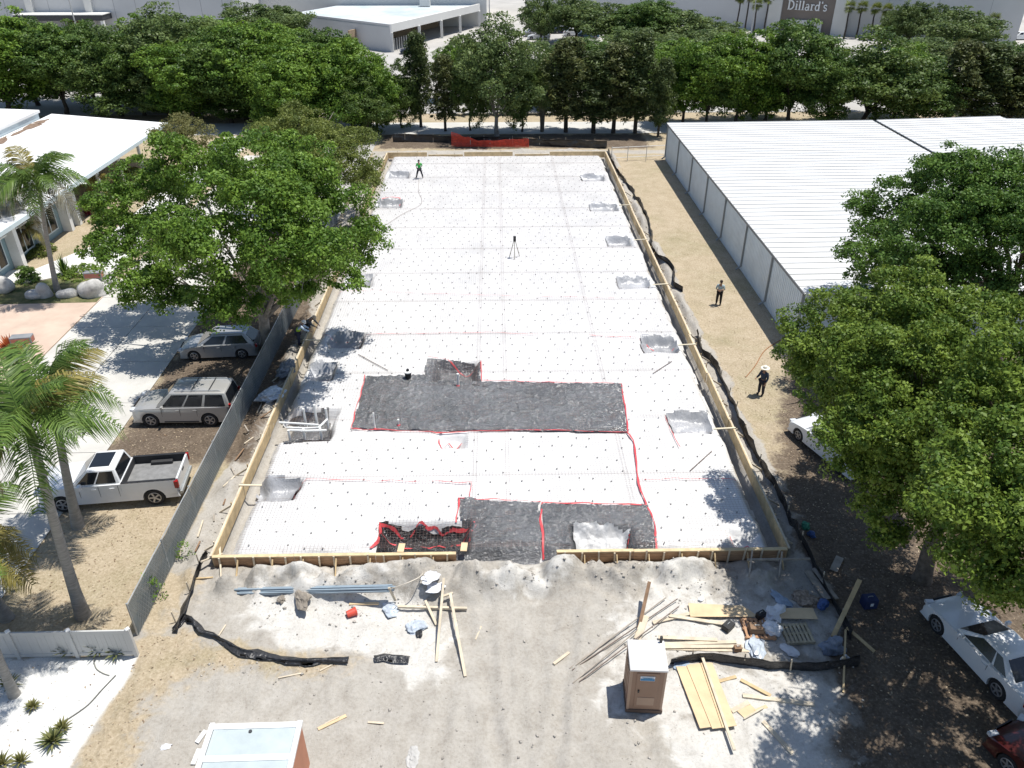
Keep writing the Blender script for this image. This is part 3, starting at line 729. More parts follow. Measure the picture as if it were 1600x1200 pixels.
for i in range(7):
    a, b = xs_[i], xs_[i + 1]
    if b - a < 0.2: continue
    off = -0.9 if i in (2, 5) else 0.0
    MB().beam((a + 0.05, off, 0.3), (b - 0.05, off, 0.3), 0.045, 0.62).build('board', M_WOOD, t)
    MB().beam((a + 0.05, off + 0.05, 0.60), (b - 0.05, off + 0.05, 0.60), 0.09, 0.045).build('waler', M_WOODPALE, t)
    for q in (0.25, 0.75):
        MB().beam((a + (b - a) * q, off + 0.13, -0.1), (a + (b - a) * q, off + 0.13, 0.75), 0.05, 0.05).build('stake', M_WOODPALE, t)
for px in (625, 724):       # two short pale boards standing at the front pit
    p = at(px, 866, 0.62)
    MB().beam((p.x, SY0 + 0.07, 0.63), (p.x + 0.03, SY0 + 0.55, 0.63), 0.26, 0.03).build('plywood_offcut', M_PLY)
    tag(bpy.context.scene.collection.objects[-1], 'pale plywood offcut lying on the front form, %s of the two by the red-edged pit' % ('left' if px < 700 else 'right'), 'plywood')

# ------------------------------------------------------------------ black silt fences
def silt(label, pts, h=0.52, lean=0.17, stakes=6, seed=1, crumple=0.12, flat=False):
    P = [on_ground(x, y) for x, y in pts]
    t = thing('silt_fence', label, 'silt fence', P[0])
    line = []
    for a, b in zip(P[:-1], P[1:]):
        n = max(2, int((b - a).length / 0.22)); line += [a.lerp(b, i / n) for i in range(n)]
    line.append(P[-1]); n = len(line); rows = 6
    V = np.zeros((2, n, rows, 3))
    for i, p in enumerate(line):
        d = (line[min(i + 1, n - 1)] - line[max(i - 1, 0)]); d.z = 0; d.normalize(); r = Vector((d.y, -d.x, 0))
        sag = 0.75 + 0.35 * float(fbm(i * 0.22, 0, 1.7, seed, 3)); g = gz1(p.x, p.y)
        for j in range(rows):
            v = j / (rows - 1)
            off = r * (lean * v * (vnoise(i * 0.22, 5, 2.0, seed) - 0.3) * 2 + crumple * (float(fbm(i * 0.22, v * 3, 0.6, seed + 3, 2)) - 0.5) * 2)
            q = p + off
            z = g - 0.04 + h * sag * v
            if flat: z = g + 0.03 + 0.16 * float(fbm(i * 0.3, v * 2, 0.8, seed, 2)) * math.sin(v * math.pi) + 0.05; q = p + r * (v - 0.5) * h * 0.75 + off
            V[0, i, j] = (q.x - P[0].x, q.y - P[0].y, z - P[0].z); V[1, i, j] = V[0, i, j] + np.array([r.x * 0.012, r.y * 0.012, -0.004])
    F = grid_faces(n, rows); F2 = F[:, ::-1] + n * rows
    rim = [(i * rows + rows - 1, (i + 1) * rows + rows - 1, n * rows + (i + 1) * rows + rows - 1, n * rows + i * rows + rows - 1) for i in range(n - 1)]
    link('fabric', np_mesh('fabric', V.reshape(-1, 3), np.concatenate([F, F2, np.array(rim)]), True), M_BLACKPL, t)
    for k in range(stakes):
        i = int((k + 0.5) * n / stakes); p = line[i]; g = gz1(p.x, p.y)
        MB().beam((p.x - P[0].x, p.y - P[0].y, g - 0.1 - P[0].z), (p.x - P[0].x + rf.uniform(-.06, .06), p.y - P[0].y, g + h * 1.12 - P[0].z), 0.04, 0.04).build('stake', M_WOODPALE, t)
    return t
silt('wavy black silt fence along the right side, far stretch behind the standing man', [(950, 236), (955, 250), (968, 272), (988, 300), (1010, 340), (1020, 368), (1019, 386), (1036, 408), (1052, 425), (1055, 450), (1067, 456)], stakes=9, seed=2)
silt('black silt fence along the right side, near stretch past the white-hatted man', [(1090, 520), (1098, 548), (1118, 575), (1135, 612), (1155, 660), (1175, 700), (1200, 745), (1225, 790), (1248, 840), (1270, 880), (1300, 940), (1330, 1000)], stakes=12, seed=4)
silt('black silt fence across the far end of the slab', [(614, 222), (680, 222), (760, 226), (840, 228), (948, 232)], h=0.9, stakes=8, seed=6, lean=0.1)
silt('black silt fence standing between the portable toilet and the pallets', [(1047, 1038), (1080, 1033), (1112, 1030), (1150, 1036), (1200, 1046), (1270, 1050), (1340, 1040)], stakes=4, seed=8, lean=0.1)
silt('upright black silt fence at the left front corner of the site', [(268, 990), (282, 955), (300, 915), (312, 882), (322, 868)], stakes=3, seed=9, lean=0.35, h=0.5)
silt('torn black silt fence lying flat in a long curve on the sand', [(270, 985), (290, 968), (304, 975), (316, 990), (345, 1004), (380, 1018), (430, 1028), (480, 1036), (520, 1036), (545, 1034)], stakes=0, seed=10, flat=True, h=0.24, crumple=0.16)
silt('short scrap of black silt fabric at the tail of the torn fence', [(585, 1031), (600, 1027), (615, 1031), (640, 1032)], stakes=0, seed=11, flat=True, h=0.3)

# orange safety net at the far end
t = thing('safety_net', 'sagging orange-red safety net beyond the far end of the slab', 'safety net', at(765, 232))
M_NET = mat('orange_net', (0.55, 0.055, 0.03), 0.6, 0.25, 3)
mb = MB(); o0 = at(765, 232); a = at(706, 230); b = at(826, 232)
n = 90; rows = 9; G = {}
for i in range(n + 1):
    p = a.lerp(b, i / n)
    for j in range(rows):
        top = 1.35 - 0.85 * min(1, i / 30.0) + 0.25 * max(0, (i - 40) / 50.0) + 0.25 * float(fbm(i * 0.15, 0, 1.0, 3, 2))
        G[i, j] = Vector((p.x - o0.x, p.y - o0.y + 0.25 * float(fbm(i * 0.2, j * 0.3, 1.0, 9, 2)), 0.1 + top * j / (rows - 1)))
for i in range(n + 1):
    for j in range(rows):
        if i < n: mb.beam(G[i, j], G[i + 1, j], 0.02, 0.05)
        if j < rows - 1: mb.beam(G[i, j], G[i, j + 1], 0.05, 0.02)
mb.build('netting', M_NET, t)
for k in (0, 22, 45, 68, 90):
    MB().beam(G[k, 0] + Vector((0, .05, -.3)), G[k, rows - 1] + Vector((0, .05, .15)), 0.04, 0.04).build('post', M_STEEL, t)

# ------------------------------------------------------------------ chain-link fence with screen, left
def screen_mat(name, col, alpha):
    m = bpy.data.materials.new(name); m.use_nodes = True
    nt = m.node_tree; b = nt.nodes['Principled BSDF']; b.inputs['Base Color'].default_value = (*col, 1); b.inputs['Roughness'].default_value = 0.8
    nz = nt.nodes.new('ShaderNodeTexNoise'); nz.inputs['Scale'].default_value = 1.5; nz.inputs['Detail'].default_value = 6
    g = nt.nodes.new('ShaderNodeNewGeometry'); nt.links.new(g.outputs['Position'], nz.inputs['Vector'])
    cr = nt.nodes.new('ShaderNodeValToRGB')
    cr.color_ramp.elements[0].color = (*[c * 0.7 for c in col], 1); cr.color_ramp.elements[1].color = (*[c * 1.35 for c in col], 1)
    nt.links.new(nz.outputs[0], cr.inputs[0]); nt.links.new(cr.outputs[0], b.inputs['Base Color'])
    b.inputs['Alpha'].default_value = alpha
    return m
M_SCREEN = screen_mat('fence_screen', (0.125, 0.145, 0.15), 0.92)
fx_ = -13.15; y0, y1 = 19.6, 62.0; bays = 13
t = thing('chain_link_fence', 'long chain-link fence with grey-green screen between parked cars and slab', 'fence', (fx_, y0, 0))
bl = (y1 - y0) / bays
for i in range(bays + 1):
    MB().tube([(0, i * bl, -0.1), (0.02 * math.sin(i * 2.1), i * bl, 1.62)], 0.032, 8).build('post', M_STEEL, t)
    if i < bays:
        MB().tube([(0, i * bl, 1.55), (0, (i + 1) * bl, 1.55)], 0.022, 6).build('top_rail', M_STEEL, t)
        n = 14; V = []; 
        for k in range(n + 1):
            for j in range(6):
                V.append((0.035 + 0.05 * (float(fbm(k * 0.3 + i * 5, j * 0.4, 0.9, 15, 2)) - 0.5), i * bl + bl * k / n, 0.04 + 1.5 * j / 5))
        link('screen_panel', np_mesh('screen_panel', V, grid_faces(n + 1, 6), True), M_SCREEN, t)
        mb = MB()                                                   # woven wire in front of the screen
        for k in range(22):
            s = k * bl / 22
            mb.beam((0.075, i * bl + s, 0.05), (0.075, i * bl + min(s + 0.75, bl), 0.05 + min(0.75, bl - s) * 2.0), 0.006, 0.006)
            mb.beam((0.08, i * bl + s, 1.54), (0.08, i * bl + min(s + 0.75, bl), 1.54 - min(0.75, bl - s) * 2.0), 0.006, 0.006)
        mb.build('wire_weave', M_STEEL, t)

# white vinyl fence, bottom left
M_VINYL = mat('white_vinyl', (0.50, 0.50, 0.485), 0.45, 0.05, 1.0)
A = at(214, 1024); B = at(-60, 1030)
d = (B - A); d.z = 0; L = d.length; ang = math.atan2(d.y, d.x)
t = thing('vinyl_fence', 'pale grey-white vinyl panel fence standing by the shell bed', 'fence', A, ang)
n = 3; bl = L / n
for i in range(n + 1):
    MB().box((i * bl, 0, 0.62), (0.13, 0.13, 1.44)).build('post', M_VINYL, t, bevel=0.01)
    MB().lathe([(0.10, 0), (0.10, 0.03), (0.01, 0.09)], (i * bl, 0, 1.34), 4).build('post_cap', M_WHITE, t)
    if i < n:
        MB().box((i * bl + bl / 2, 0, 1.22), (bl - 0.13, 0.06, 0.14)).build('top_rail', M_VINYL, t)
        MB().box((i * bl + bl / 2, 0, 0.14), (bl - 0.13, 0.06, 0.14)).build('bottom_rail', M_VINYL, t)
        w = (bl - 0.13) / 12
        pm = MB().box((0, 0, 0.68), (w - 0.005, 0.025, 0.94)).mesh('plank')
        for k in range(12):
            link('plank', pm, M_VINYL, t, (i * bl + 0.065 + w * (k + 0.5), (0.003 if k % 2 else 0), 0))

# a light pipe gate at the far right
t = thing('pipe_gate', 'low white pipe gate between the far slab corner and the warehouse', 'gate', at(955, 252))
g0 = at(955, 252); 
for q, (px, py) in enumerate(((955, 252), (980, 252), (1009, 252), (1038, 248))):
    p = at(px, py); MB().tube([(p.x - g0.x, p.y - g0.y, -0.1), (p.x - g0.x, p.y - g0.y, 1.5)], 0.03).build('post', M_STEEL, t)
p = at(1038, 248)
for z in (0.35, 1.4):
    MB().tube([(0, 0, z), (p.x - g0.x, p.y - g0.y, z)], 0.028).build('rail', M_WHITE, t)

# ------------------------------------------------------------------ warehouse, right
M_METWALL = mat('ribbed_wall', (0.66, 0.73, 0.78), 0.45, 0.07, 0.8, spec=0.5)
M_METROOF = mat('metal_roof', (0.53, 0.53, 0.52), 0.5, 0.04, 0.9, spec=0.4, stretch=(0.12, 1.6, 1), col2=(0.68, 0.68, 0.67), detail=8)
M_TRIM = mat('eave_trim', (0.20, 0.21, 0.22), 0.6, 0.1, 2)
WX, WY0, WY1, WZ, RX, RZ = 17.7, 40.5, 81.5, 3.60, 38.9, 3.86
t = thing('warehouse', 'long low warehouse with ribbed pale metal walls and white seamed roof', 'warehouse', (WX, WY0, 0))
D = WY1 - WY0; W1 = RX - WX
nb = 7; bl = D / nb
for i in range(nb):
    mb = MB(); mb.bbox((0, i * bl + 0.004, 0), (0.18, (i + 1) * bl - 0.004, WZ)); mb.build('wall_panel', M_METWALL, t)
    mb = MB(); k = 20
    for q in range(k): mb.bbox((-0.028, i * bl + bl * (q + 0.35) / k, 0.05), (0.0, i * bl + bl * (q + 0.65) / k, WZ - 0.08))
    mb.build('wall_ribs', M_METWALL, t)['kind'] = 'stuff'
for i in range(nb + 1):
    yy = min(max(i * bl, 0.1), D - 0.1)
    mb = MB(); mb.bbox((-0.14, yy - 0.055, 0.35), (-0.03, yy + 0.055, WZ - 0.1)); mb.beam((-0.08, yy, 0.38), (-0.42, yy, 0.10), 0.1, 0.1)
    mb.build('downspout', mat('downspout', (0.27, 0.29, 0.30), 0.5, 0.1, 2), t)
MB().bbox((-0.17, -0.02, WZ - 0.10), (-0.005, D + 0.02, WZ + 0.04)).build('gutter', M_TRIM, t)
MB().bbox((0.0, -0.14, 0), (W1 + 13, 0.0, WZ)).build('end_wall', M_METWALL, t)
MB().bbox((0.0, D + 0.0, 0), (W1 + 13, D + 0.15, WZ)).build('end_wall', M_METWALL, t)
def roof(name, x0, x1, z0, z1, pitch):
    o = MB().slab4([(x0, -0.25, z0), (x1, -0.25, z1), (x1, D + 0.25, z1), (x0, D + 0.25, z0)], 0.08).build(name, M_METROOF, t)
    mb = MB(); yy = -0.1
    while yy < D + 0.2:
        mb.beam((x0, yy, z0 + 0.022), (x1, yy, z1 + 0.022), 0.04, 0.045); yy += pitch
    mb.build('standing_seams', M_METROOF, o)['kind'] = 'stuff'
roof('roof_plane', -0.16, W1 - 0.15, WZ + 0.1, RZ, 0.86)
roof('roof_plane', W1 + 0.25, W1 + 13.0, RZ + 0.02, RZ + 0.35, 0.86)
roof('roof_plane', W1 + 13.4, W1 + 30, RZ + 0.1, RZ - 0.2, 0.86)
MB().bbox((W1 - 0.14, -0.2, RZ - 0.35), (W1 + 0.24, D + 0.2, RZ - 0.18)).build('valley_gutter', M_TRIM, t)
MB().bbox((W1 + 13.02, -0.2, RZ - 0.1), (W1 + 13.38, D + 0.2, RZ + 0.02)).build('valley_gutter', M_TRIM, t)

# ------------------------------------------------------------------ white-roofed office, left
M_WROOF = mat('white_membrane_roof', (0.78, 0.78, 0.77), 0.6, 0.03, 0.4)
M_BLUEWALL = mat('blue_grey_siding', (0.24, 0.34, 0.38), 0.6, 0.08, 1.0)
M_PALEBLUE = mat('pale_fascia', (0.55, 0.63, 0.66), 0.6, 0.06, 1.0)
OX = -34.0
t = thing('office_building', 'low office building with bright white roof and blue-grey walls on the left', 'building', (OX, 50, 0))
r1 = MB().slab4([(-11.5, -2, 4.5), (0.0, -2, 3.55), (0.0, 33.5, 3.55), (-11.5, 33.5, 4.5)], 0.25).build('lower_roof', M_WROOF, t)
MB().slab4([(-30, -4, 6.0), (-11.5, -4, 5.3), (-11.5, 31.5, 5.3), (-30, 31.5, 6.0)], 0.25).build('upper_roof', M_WROOF, t)
MB().bbox((-11.9, -3.9, 4.2), (-11.62, 31.3, 5.05)).build('clerestory_wall', M_PALEBLUE, t)
mb = MB()
for k, (yy, s) in enumerate(((27.5, 2.6), (22.0, 2.2), (16.5, 1.6), (11.0, 1.2), (30.2, 1.0))):
    pts = []
    for i in range(14):
        a_ = 2 * math.pi * i / 14; rr = 1 + 0.35 * math.sin(a_ * 3 + k) + 0.2 * math.sin(a_ * 5 + 2 * k)
        pts.append((-10.9 + 0.42 * rr * math.cos(a_), yy + s * rr * math.sin(a_)))
    n0 = len(mb.v); mb.add([(x, y, 4.5 - (x + 11.5) * 0.95 / 11.5 + 0.02) for x, y in pts], [tuple(range(14))])
mb.build('leaf_drift', mat('leaf_drift', (0.20, 0.14, 0.10), 0.95, 0.4, 4), r1)
MB().bbox((-0.02, -2, 3.28), (0.10, 33.5, 3.58)).build('gutter', M_PALEBLUE, t)
MB().bbox((-30, -1, 0), (-1.3, 13.5, 3.3)).build('wall', M_BLUEWALL, t)
MB().bbox((-30, 13.5, 0), (-9.0, 31, 3.5)).build('wall', M_BLUEWALL, t)
for yy in (0.2, 4.0, 7.6, 11.6, 13.0):
    MB().bbox((-1.28, yy - 0.22, 0), (-0.55, yy + 0.22, 3.3)).build('pilaster', M_WHITE, t)
for yy in (2.1, 5.8, 9.6):
    w = MB().bbox((-1.29, yy - 1.1, 0.5), (-1.20, yy + 1.1, 2.6)).build('window', M_PALEBLUE, t)
    for s in (-1, 1):
        MB().bbox((-1.21, yy + s * 0.52 - 0.45, 0.62), (-1.185, yy + s * 0.52 + 0.45, 2.48)).build('pane', M_GLASS, w)
    MB().bbox((-1.28, yy - 1.2, 2.66), (-0.72, yy + 1.2, 2.76)).build('awning', M_WHITE, t)
for yy in (17.5, 22, 26.5, 31):
    MB().bbox((-0.55, yy - 0.11, 0), (-0.33, yy + 0.11, 3.3)).build('post', M_WHITE, t)
MB().tube([(0.12, 13.2, 3.4), (0.35, 13.8, 3.2), (0.1, 14.3, 3.05)], 0.06).build('gutter_return', M_WHITE, t)

# ------------------------------------------------------------------ far buildings
M_STUCCO = mat('grey_stucco', (0.56, 0.56, 0.56), 0.9, 0.05, 0.15, detail=8)
M_STUCCOW = mat('pale_stucco', (0.66, 0.65, 0.62), 0.9, 0.05, 0.15)
M_STUCCOB = mat('tan_brown_stucco', (0.22, 0.185, 0.16), 0.9, 0.08, 0.3)
# department store, top right
A = at(1412, 62); B = at(1584, 73); d = (B - A); d.z = 0; d.normalize(); nrm = Vector((-d.y, d.x, 0))
ang = math.atan2(d.y, d.x)
O = A + d * ((at_plane(1100, 40, A, nrm) - A).dot(d)); O.z = 0
def fu(px, py):
    q = at_plane(px, py, O, nrm); return (q - O).dot(d), q.z
LB = (B - O).dot(d); HB = 9.0
t = thing('department_store', 'pale department store with brown sign wall above its entrance', 'building', O, ang)
u0 = fu(1219, 40)[0]; u1 = fu(1300, 45)[0]; v0 = fu(1200, 40)[0]; v1 = fu(1322, 45)[0]
MB().bbox((-45, 0, 0), (v0, 30, HB)).build('wall', M_STUCCO, t)
MB().bbox((v1, 0, 0), (LB, 30, HB)).build('wall', M_STUCCO, t)
MB().bbox((v1, -0.25, HB), (LB + 0.3, 30.2, HB + 0.35)).build('parapet', M_TRIM, t)
MB().bbox((-45, -0.25, HB), (v0, 30.2, HB + 0.35)).build('parapet', M_TRIM, t)
MB().bbox((v0, -1.6, 0), (u0, 6, 14)).build('pier', M_STUCCOW, t)
MB().bbox((u1, -1.6, 0), (v1, 6, 14)).build('pier', M_STUCCOW, t)
sw = MB(); sw.bbox((u0, -0.9, 0), (u1, 5, 14)); sw.build('sign_wall', M_STUCCOB, t)
e0, ez = fu(1231, 29); e1, _ = fu(1286, 36); dz = fu(1258, 38)[1]
MB().bbox((e0, -1.5, 0), (e0 + 0.9, -0.91, ez)).build('entrance_frame', M_STUCCOW, t)
MB().bbox((e1 - 0.9, -1.5, 0), (e1, -0.91, ez)).build('entrance_frame', M_STUCCOW, t)
MB().bbox((e0 + 0.9, -1.5, dz), (e1 - 0.9, -0.91, ez)).build('entrance_frame', M_STUCCOW, t)
MB().bbox((e0 + 0.95, -1.1, 0.02), (e1 - 0.95, -0.92, dz - 0.05)).build('entrance_door', M_GLASS, t)
for k in range(1, 4):
    x_ = e0 + 0.95 + (e1 - e0 - 1.9) * k / 4
    MB().bbox((x_ - 0.05, -1.14, 0.02), (x_ + 0.05, -1.05, dz - 0.1)).build('door_mullion', M_DARKMET, t)
for u in np.arange(v1 + 7, LB - 3, 9.0):
    MB().bbox((u - 0.03, -0.012, 0.1), (u + 0.03, 0.03, HB - 0.1)).build('wall_joint', mat('joint', (0.3, 0.3, 0.31)), t)
# raised letters of the sign
def arc(cx, cz, rx, rz_, a0, a1, n=12):
    return [(cx + rx * math.cos(math.radians(a0 + (a1 - a0) * i / n)), cz + rz_ * math.sin(math.radians(a0 + (a1 - a0) * i / n))) for i in range(n + 1)]
GLYPH = {   # strokes: (width, points); unit = cap height 1
    'D': (0.80, [(.14, [(.14, 0), (.14, 1)]), (.06, [(0, .03), (.34, .03)]), (.06, [(0, .97), (.34, .97)]), (.13, arc(.30, .5, .38, .46, -90, 90))]),
    'i': (0.32, [(.13, [(.15, 0), (.15, .66)]), (.05, [(0, .025), (.30, .025)]), (.05, [(.02, .64), (.18, .64)]), (.15, [(.15, .82), (.15, .96)])]),
    'l': (0.32, [(.13, [(.15, 0), (.15, 1)]), (.05, [(0, .025), (.30, .025)]), (.05, [(.02, .975), (.18, .975)])]),
    'a': (0.56, [(.13, [(.42, .0), (.42, .45)]), (.08, arc(.26, .45, .16, .20, 0, 150)), (.10, arc(.24, .18, .18, .17, 20, 340)), (.05, [(.40, .03), (.54, .03)])]),
    'r': (0.46, [(.13, [(.15, 0), (.15, .66)]), (.05, [(0, .025), (.30, .025)]), (.05, [(.02, .64), (.18, .64)]), (.10, arc(.32, .40, .16, .22, 150, 50))]),
    'd': (0.62, [(.13, [(.45, 0), (.45, 1)]), (.11, arc(.26, .32, .20, .29, 0, 360, 18)), (.05, [(.34, .975), (.48, .975)]), (.05, [(.43, .03), (.58, .03)])]),
    "'": (0.22, [(.12, [(.10, .78), (.10, 1.0)])]),
    's': (0.44, [(.11, arc(.21, .49, .15, .15, 20, 250) + arc(.21, .18, .16, .16, 80, -160))])}
s0, sz0 = fu(1232, 13.2); s1, sz1 = fu(1293, 17.5)
word = "Dillard's"; tot = sum(GLYPH[c][0] for c in word) + 0.06 * (len(word) - 1)
cap = (s1 - s0) / tot; cu = s0; zb = (sz0 + sz1) / 2
M_LETTER = mat('white_letters', (0.80, 0.80, 0.79), 0.5, 0.02, 1)
for c in word:
    adv, strokes = GLYPH[c]; mb = MB()
    for si, (w, pts) in enumerate(strokes):
        for i, (p, q) in enumerate(zip(pts[:-1], pts[1:])):
            dx, dz = q[0] - p[0], q[1] - p[1]; l_ = math.hypot(dx, dz) + 1e-9; e = 0.012 if len(pts) > 2 else 0.0
            mb.beam((cu + (p[0] - dx / l_ * e) * cap, -1.05 - 0.004 * (i % 2) - 0.006 * si, zb + (p[1] - dz / l_ * e) * cap), (cu + (q[0] + dx / l_ * e) * cap, -1.05 - 0.004 * (i % 2) - 0.006 * si, zb + (q[1] + dz / l_ * e) * cap), w * cap * 1.15, 0.22, up=(0, 1, 0))
    mb.build('letter', M_LETTER, t)
    cu += (adv + 0.06) * cap

# mall block, top left
A = at(0, 58); B = at(520, 40); nrm = Vector((0.0, 1.0, 0)); 
A = Vector((A.x, 176, 0)); 
t = thing('shopping_mall', 'large blank grey mall wall at the top left with canopied red doors', 'building', (0, 176, 0))
xa = at_y(-200, 20, 176).x; xb = at_y(378, 10, 176).x; xc = at_y(760, 5, 190).x
MB().bbox((xa, 0, 0), (xb, 40, 13)).build('wall', M_STUCCO, t)
MB().bbox((xb, 14, 0), (xc, 50, 11)).build('wall', M_STUCCOW, t)
MB().bbox((xb, 13.5, 11), (xc, 14.2, 11.5)).build('parapet', M_STUCCOW, t)
for px in (48, 140, 372):
    x = at_y(px, 10, 176).x; MB().bbox((x - 0.7, -0.8, 0), (x + 0.7, -0.003, 13)).build('pilaster', M_STUCCOW, t)
x0 = at_y(20, 18, 172).x; x1 = at_y(160, 22, 172).x
MB().bbox((x0, -4.5, 3.4), (x1, -0.003, 4.4)).build('canopy', M_DARKMET, t)
MB().bbox((x0, -4.6, 4.4), (x1 + 0.1, -0.003, 4.55)).build('canopy_top', M_STUCCOW, t)
for px in (113, 128):
    x = at_y(px, 40, 176).x; MB().bbox((x - 0.8, -0.08, 0), (x + 0.8, -0.004, 3.0)).build('door', mat('dark_red_door', (0.16, 0.02, 0.02), 0.4), t)
MB().bbox((x1 - 0.6, -4.4, 0), (x1, -3.8, 3.4)).build('canopy_post', M_STUCCOW, t)

for px in range(-60, 380, 34):
    x = at_y(px, 10, 176).x; MB().bbox((x - .04, -.012, .1), (x + .04, .02, 12.8)).build('wall_joint', mat('joint', (0.3, 0.3, 0.31)), t)
for px in (60, 210, 300):
    x = at_y(px, 0, 184).x; MB().bbox((x - 2.5, 6, 13.0), (x + 2.5, 9.5, 15.2)).build('roof_unit', M_STUCCOW, t)

# low service building with blue-grey roof
A = at(612, 82); B = at(545, 72)
C2 = at(735, 47)
H = 4.7
t = thing('service_building', 'low pale service building with flat blue-grey roof behind the trees', 'building', A)
e1_ = (C2 - A); e1_.z = 0; far = Vector((750, 0, 0))
q3 = at_plane(750, 14, A, Vector((e1_.y, -e1_.x, 0)).normalized()) - A; q3.z = 0
q1 = (B - A); q1.z = 0; q1 = q1.normalized() * 30
def wallseg(name, p, q, z0, z1, th, m):
    dd = (q - p); n_ = Vector((-dd.y, dd.x, 0)).normalized() * th
    MB().prism([(p.x, p.y), (q.x, q.y), (q.x + n_.x, q.y + n_.y), (p.x + n_.x, p.y + n_.y)], z0, z1).build(name, m, t)
Z0 = Vector((0, 0, 0))
wallseg('wall', Z0, q1, 0, H, -0.4, M_STUCCO)
wallseg('parapet', q3 * 0.004, q3, 3.3, H - 0.01, 0.4, M_STUCCOW)
wallseg('back_wall', q3 * 0.01 - Vector((q3.y, -q3.x, 0)).normalized() * 9, q3 - Vector((q3.y, -q3.x, 0)).normalized() * 9, 0, 3.2, 0.3, mat('tan_wall', (0.36, 0.27, 0.18), 0.9, 0.2, 0.6))
for f in (0.01, 0.28, 0.52, 0.74, 0.99):
    p = q3 * f; MB().box((p.x, p.y, 1.65), (0.5, 0.5, 3.3)).build('column', M_STUCCOW, t)
p2 = q3 * 0.27
for f in np.linspace(0.01, 0.26, 12):
    p = q3 * f; MB().box((p.x, p.y, 1.1), (0.08, 0.08, 2.2)).build('fence_bar', M_STUCCOW, t)
rA = q1 * 0.01; rr = q3 + q1
MB().slab4([(rA.x, rA.y, H - 0.35), (q3.x, q3.y, H - 0.35), (rr.x, rr.y, H - 0.35), (q1.x, q1.y, H - 0.35)], 0.2).build('roof', mat('blue_grey_membrane', (0.36, 0.43, 0.47), 0.7, 0.25, 0.12, col2=(0.62, 0.64, 0.64)), t)
pp = q3 * 0.75 + q1 * 0.35; MB().box((pp.x, pp.y, H + 0.4), (2.2, 1.6, 1.3)).build('roof_unit', M_STUCCOW, t)

# light poles
def pole(label, px, py, h, lean=0):
    p = at(px, py); t = thing('light_pole', label, 'light pole', p)
    MB().lathe([(0.35, 0), (0.35, 0.8)], (0, 0, 0), 12).build('base', M_CONC, t)
    MB().tube([(0, 0, 0.8), (0, 0, h)], [0.14, 0.08], 8).build('shaft', mat('pole_paint', (0.42, 0.42, 0.41), 0.5), t)
    MB().bbox((-0.2, -0.9, h - 0.1), (0.2, 0.2, h + 0.1)).build('lamp_head', M_DARKMET, t)
pole('tall grey light pole before the mall wall at the top left', 128, 76, 12)
pole('light pole in the car park before the store wall', 1572, 72, 8.5)
pole('grey light pole between the far palms', 1172, 62, 9)
pole('grey light pole beside the service building', 765, 45, 9)
# ------------------------------------------------------------------ trees
def rand_dirs(rs, n):
    v = rs.normal(size=(n, 3)); return v / np.linalg.norm(v, axis=1)[:, None]
def crown_clumps(rs, lobes, n, under=0.35):
    lob = [[*c, *r] for c, r in lobes]
    big = []
    for l in lob:                                  # each lobe carries smaller ones, so the outline is uneven
        l = np.array(l, float); big.append(np.concatenate([l[:3], l[3:] * 0.76]))
        for k in range(6):
            dd = rand_dirs(rs, 1)[0]; dd[2] = dd[2] * 0.8 + 0.12; dd /= np.linalg.norm(dd)
            big.append(np.concatenate([l[:3] + l[3:] * dd * rs.uniform(0.72, 1.0), l[3:] * rs.uniform(0.24, 0.50)]))
    lob = np.array(big)
    area = (lob[:, 3] * lob[:, 4] + lob[:, 3] * lob[:, 5] + lob[:, 4] * lob[:, 5])
    idx = rs.choice(len(lob), size=n * 4, p=area / area.sum())
    d = rand_dirs(rs, n * 4)
    rad = 0.72 + 0.34 * rs.rand(n * 4)
    p = lob[idx, :3] + lob[idx, 3:] * d * rad[:, None]
    keep = (d[:, 2] > -0.25) | (rs.rand(n * 4) < under)
    for k in range(len(lob)):
        q = (p - lob[k, :3]) / lob[k, 3:]
        keep &= (np.linalg.norm(q, axis=1) > 0.60) | (idx == k)
    p, d = p[keep][:n], d[keep][:n]
    return p, d
def leaf_mesh(name, rs, cl, cd, per, cr, leaf, asp=0.6, flat=0.65, updown=0.35, droop=0.0):
    n = len(cl); N = n * per
    ci = np.repeat(np.arange(n), per)
    d = rand_dirs(rs, N) + 0.55 * cd[ci] + np.array([0, 0, updown])
    d /= np.linalg.norm(d, axis=1)[:, None]
    csize = cr * (0.65 + 0.7 * rs.rand(n))[ci]
    rad = csize * rs.rand(N) ** 0.4
    P = cl[ci] + d * rad[:, None] * np.array([1, 1, flat])
    nr = d + 0.75 * rs.normal(size=(N, 3)) + np.array([0, 0, 0.25]); nr /= np.linalg.norm(nr, axis=1)[:, None]
    a = np.cross(nr, rs.normal(size=(N, 3))); a[:, 2] -= droop; a -= nr * (a * nr).sum(1)[:, None]
    a /= np.linalg.norm(a, axis=1)[:, None]; b = np.cross(nr, a)
    L = (leaf * (0.6 + 0.8 * rs.rand(N)))[:, None]; Wd = L * asp
    V = np.stack([P - a * L * .5, P + b * Wd * .5 + nr * L * 0.06, P + a * L * .5, P - b * Wd * .5 + nr * L * 0.06], 1).reshape(-1, 3)
    F = np.arange(N * 4).reshape(-1, 4)
    tint = np.clip(0.66 * rs.rand(n)[ci] ** 1.5 + 0.32 * rs.rand(N) + 0.22 * (rad / csize) ** 2 - 0.05, 0, 1)
    T = np.repeat(np.stack([tint, tint, tint, np.ones(N)], 1), 4, axis=0)
    return np_mesh(name, V, F, False, {'tint': T})
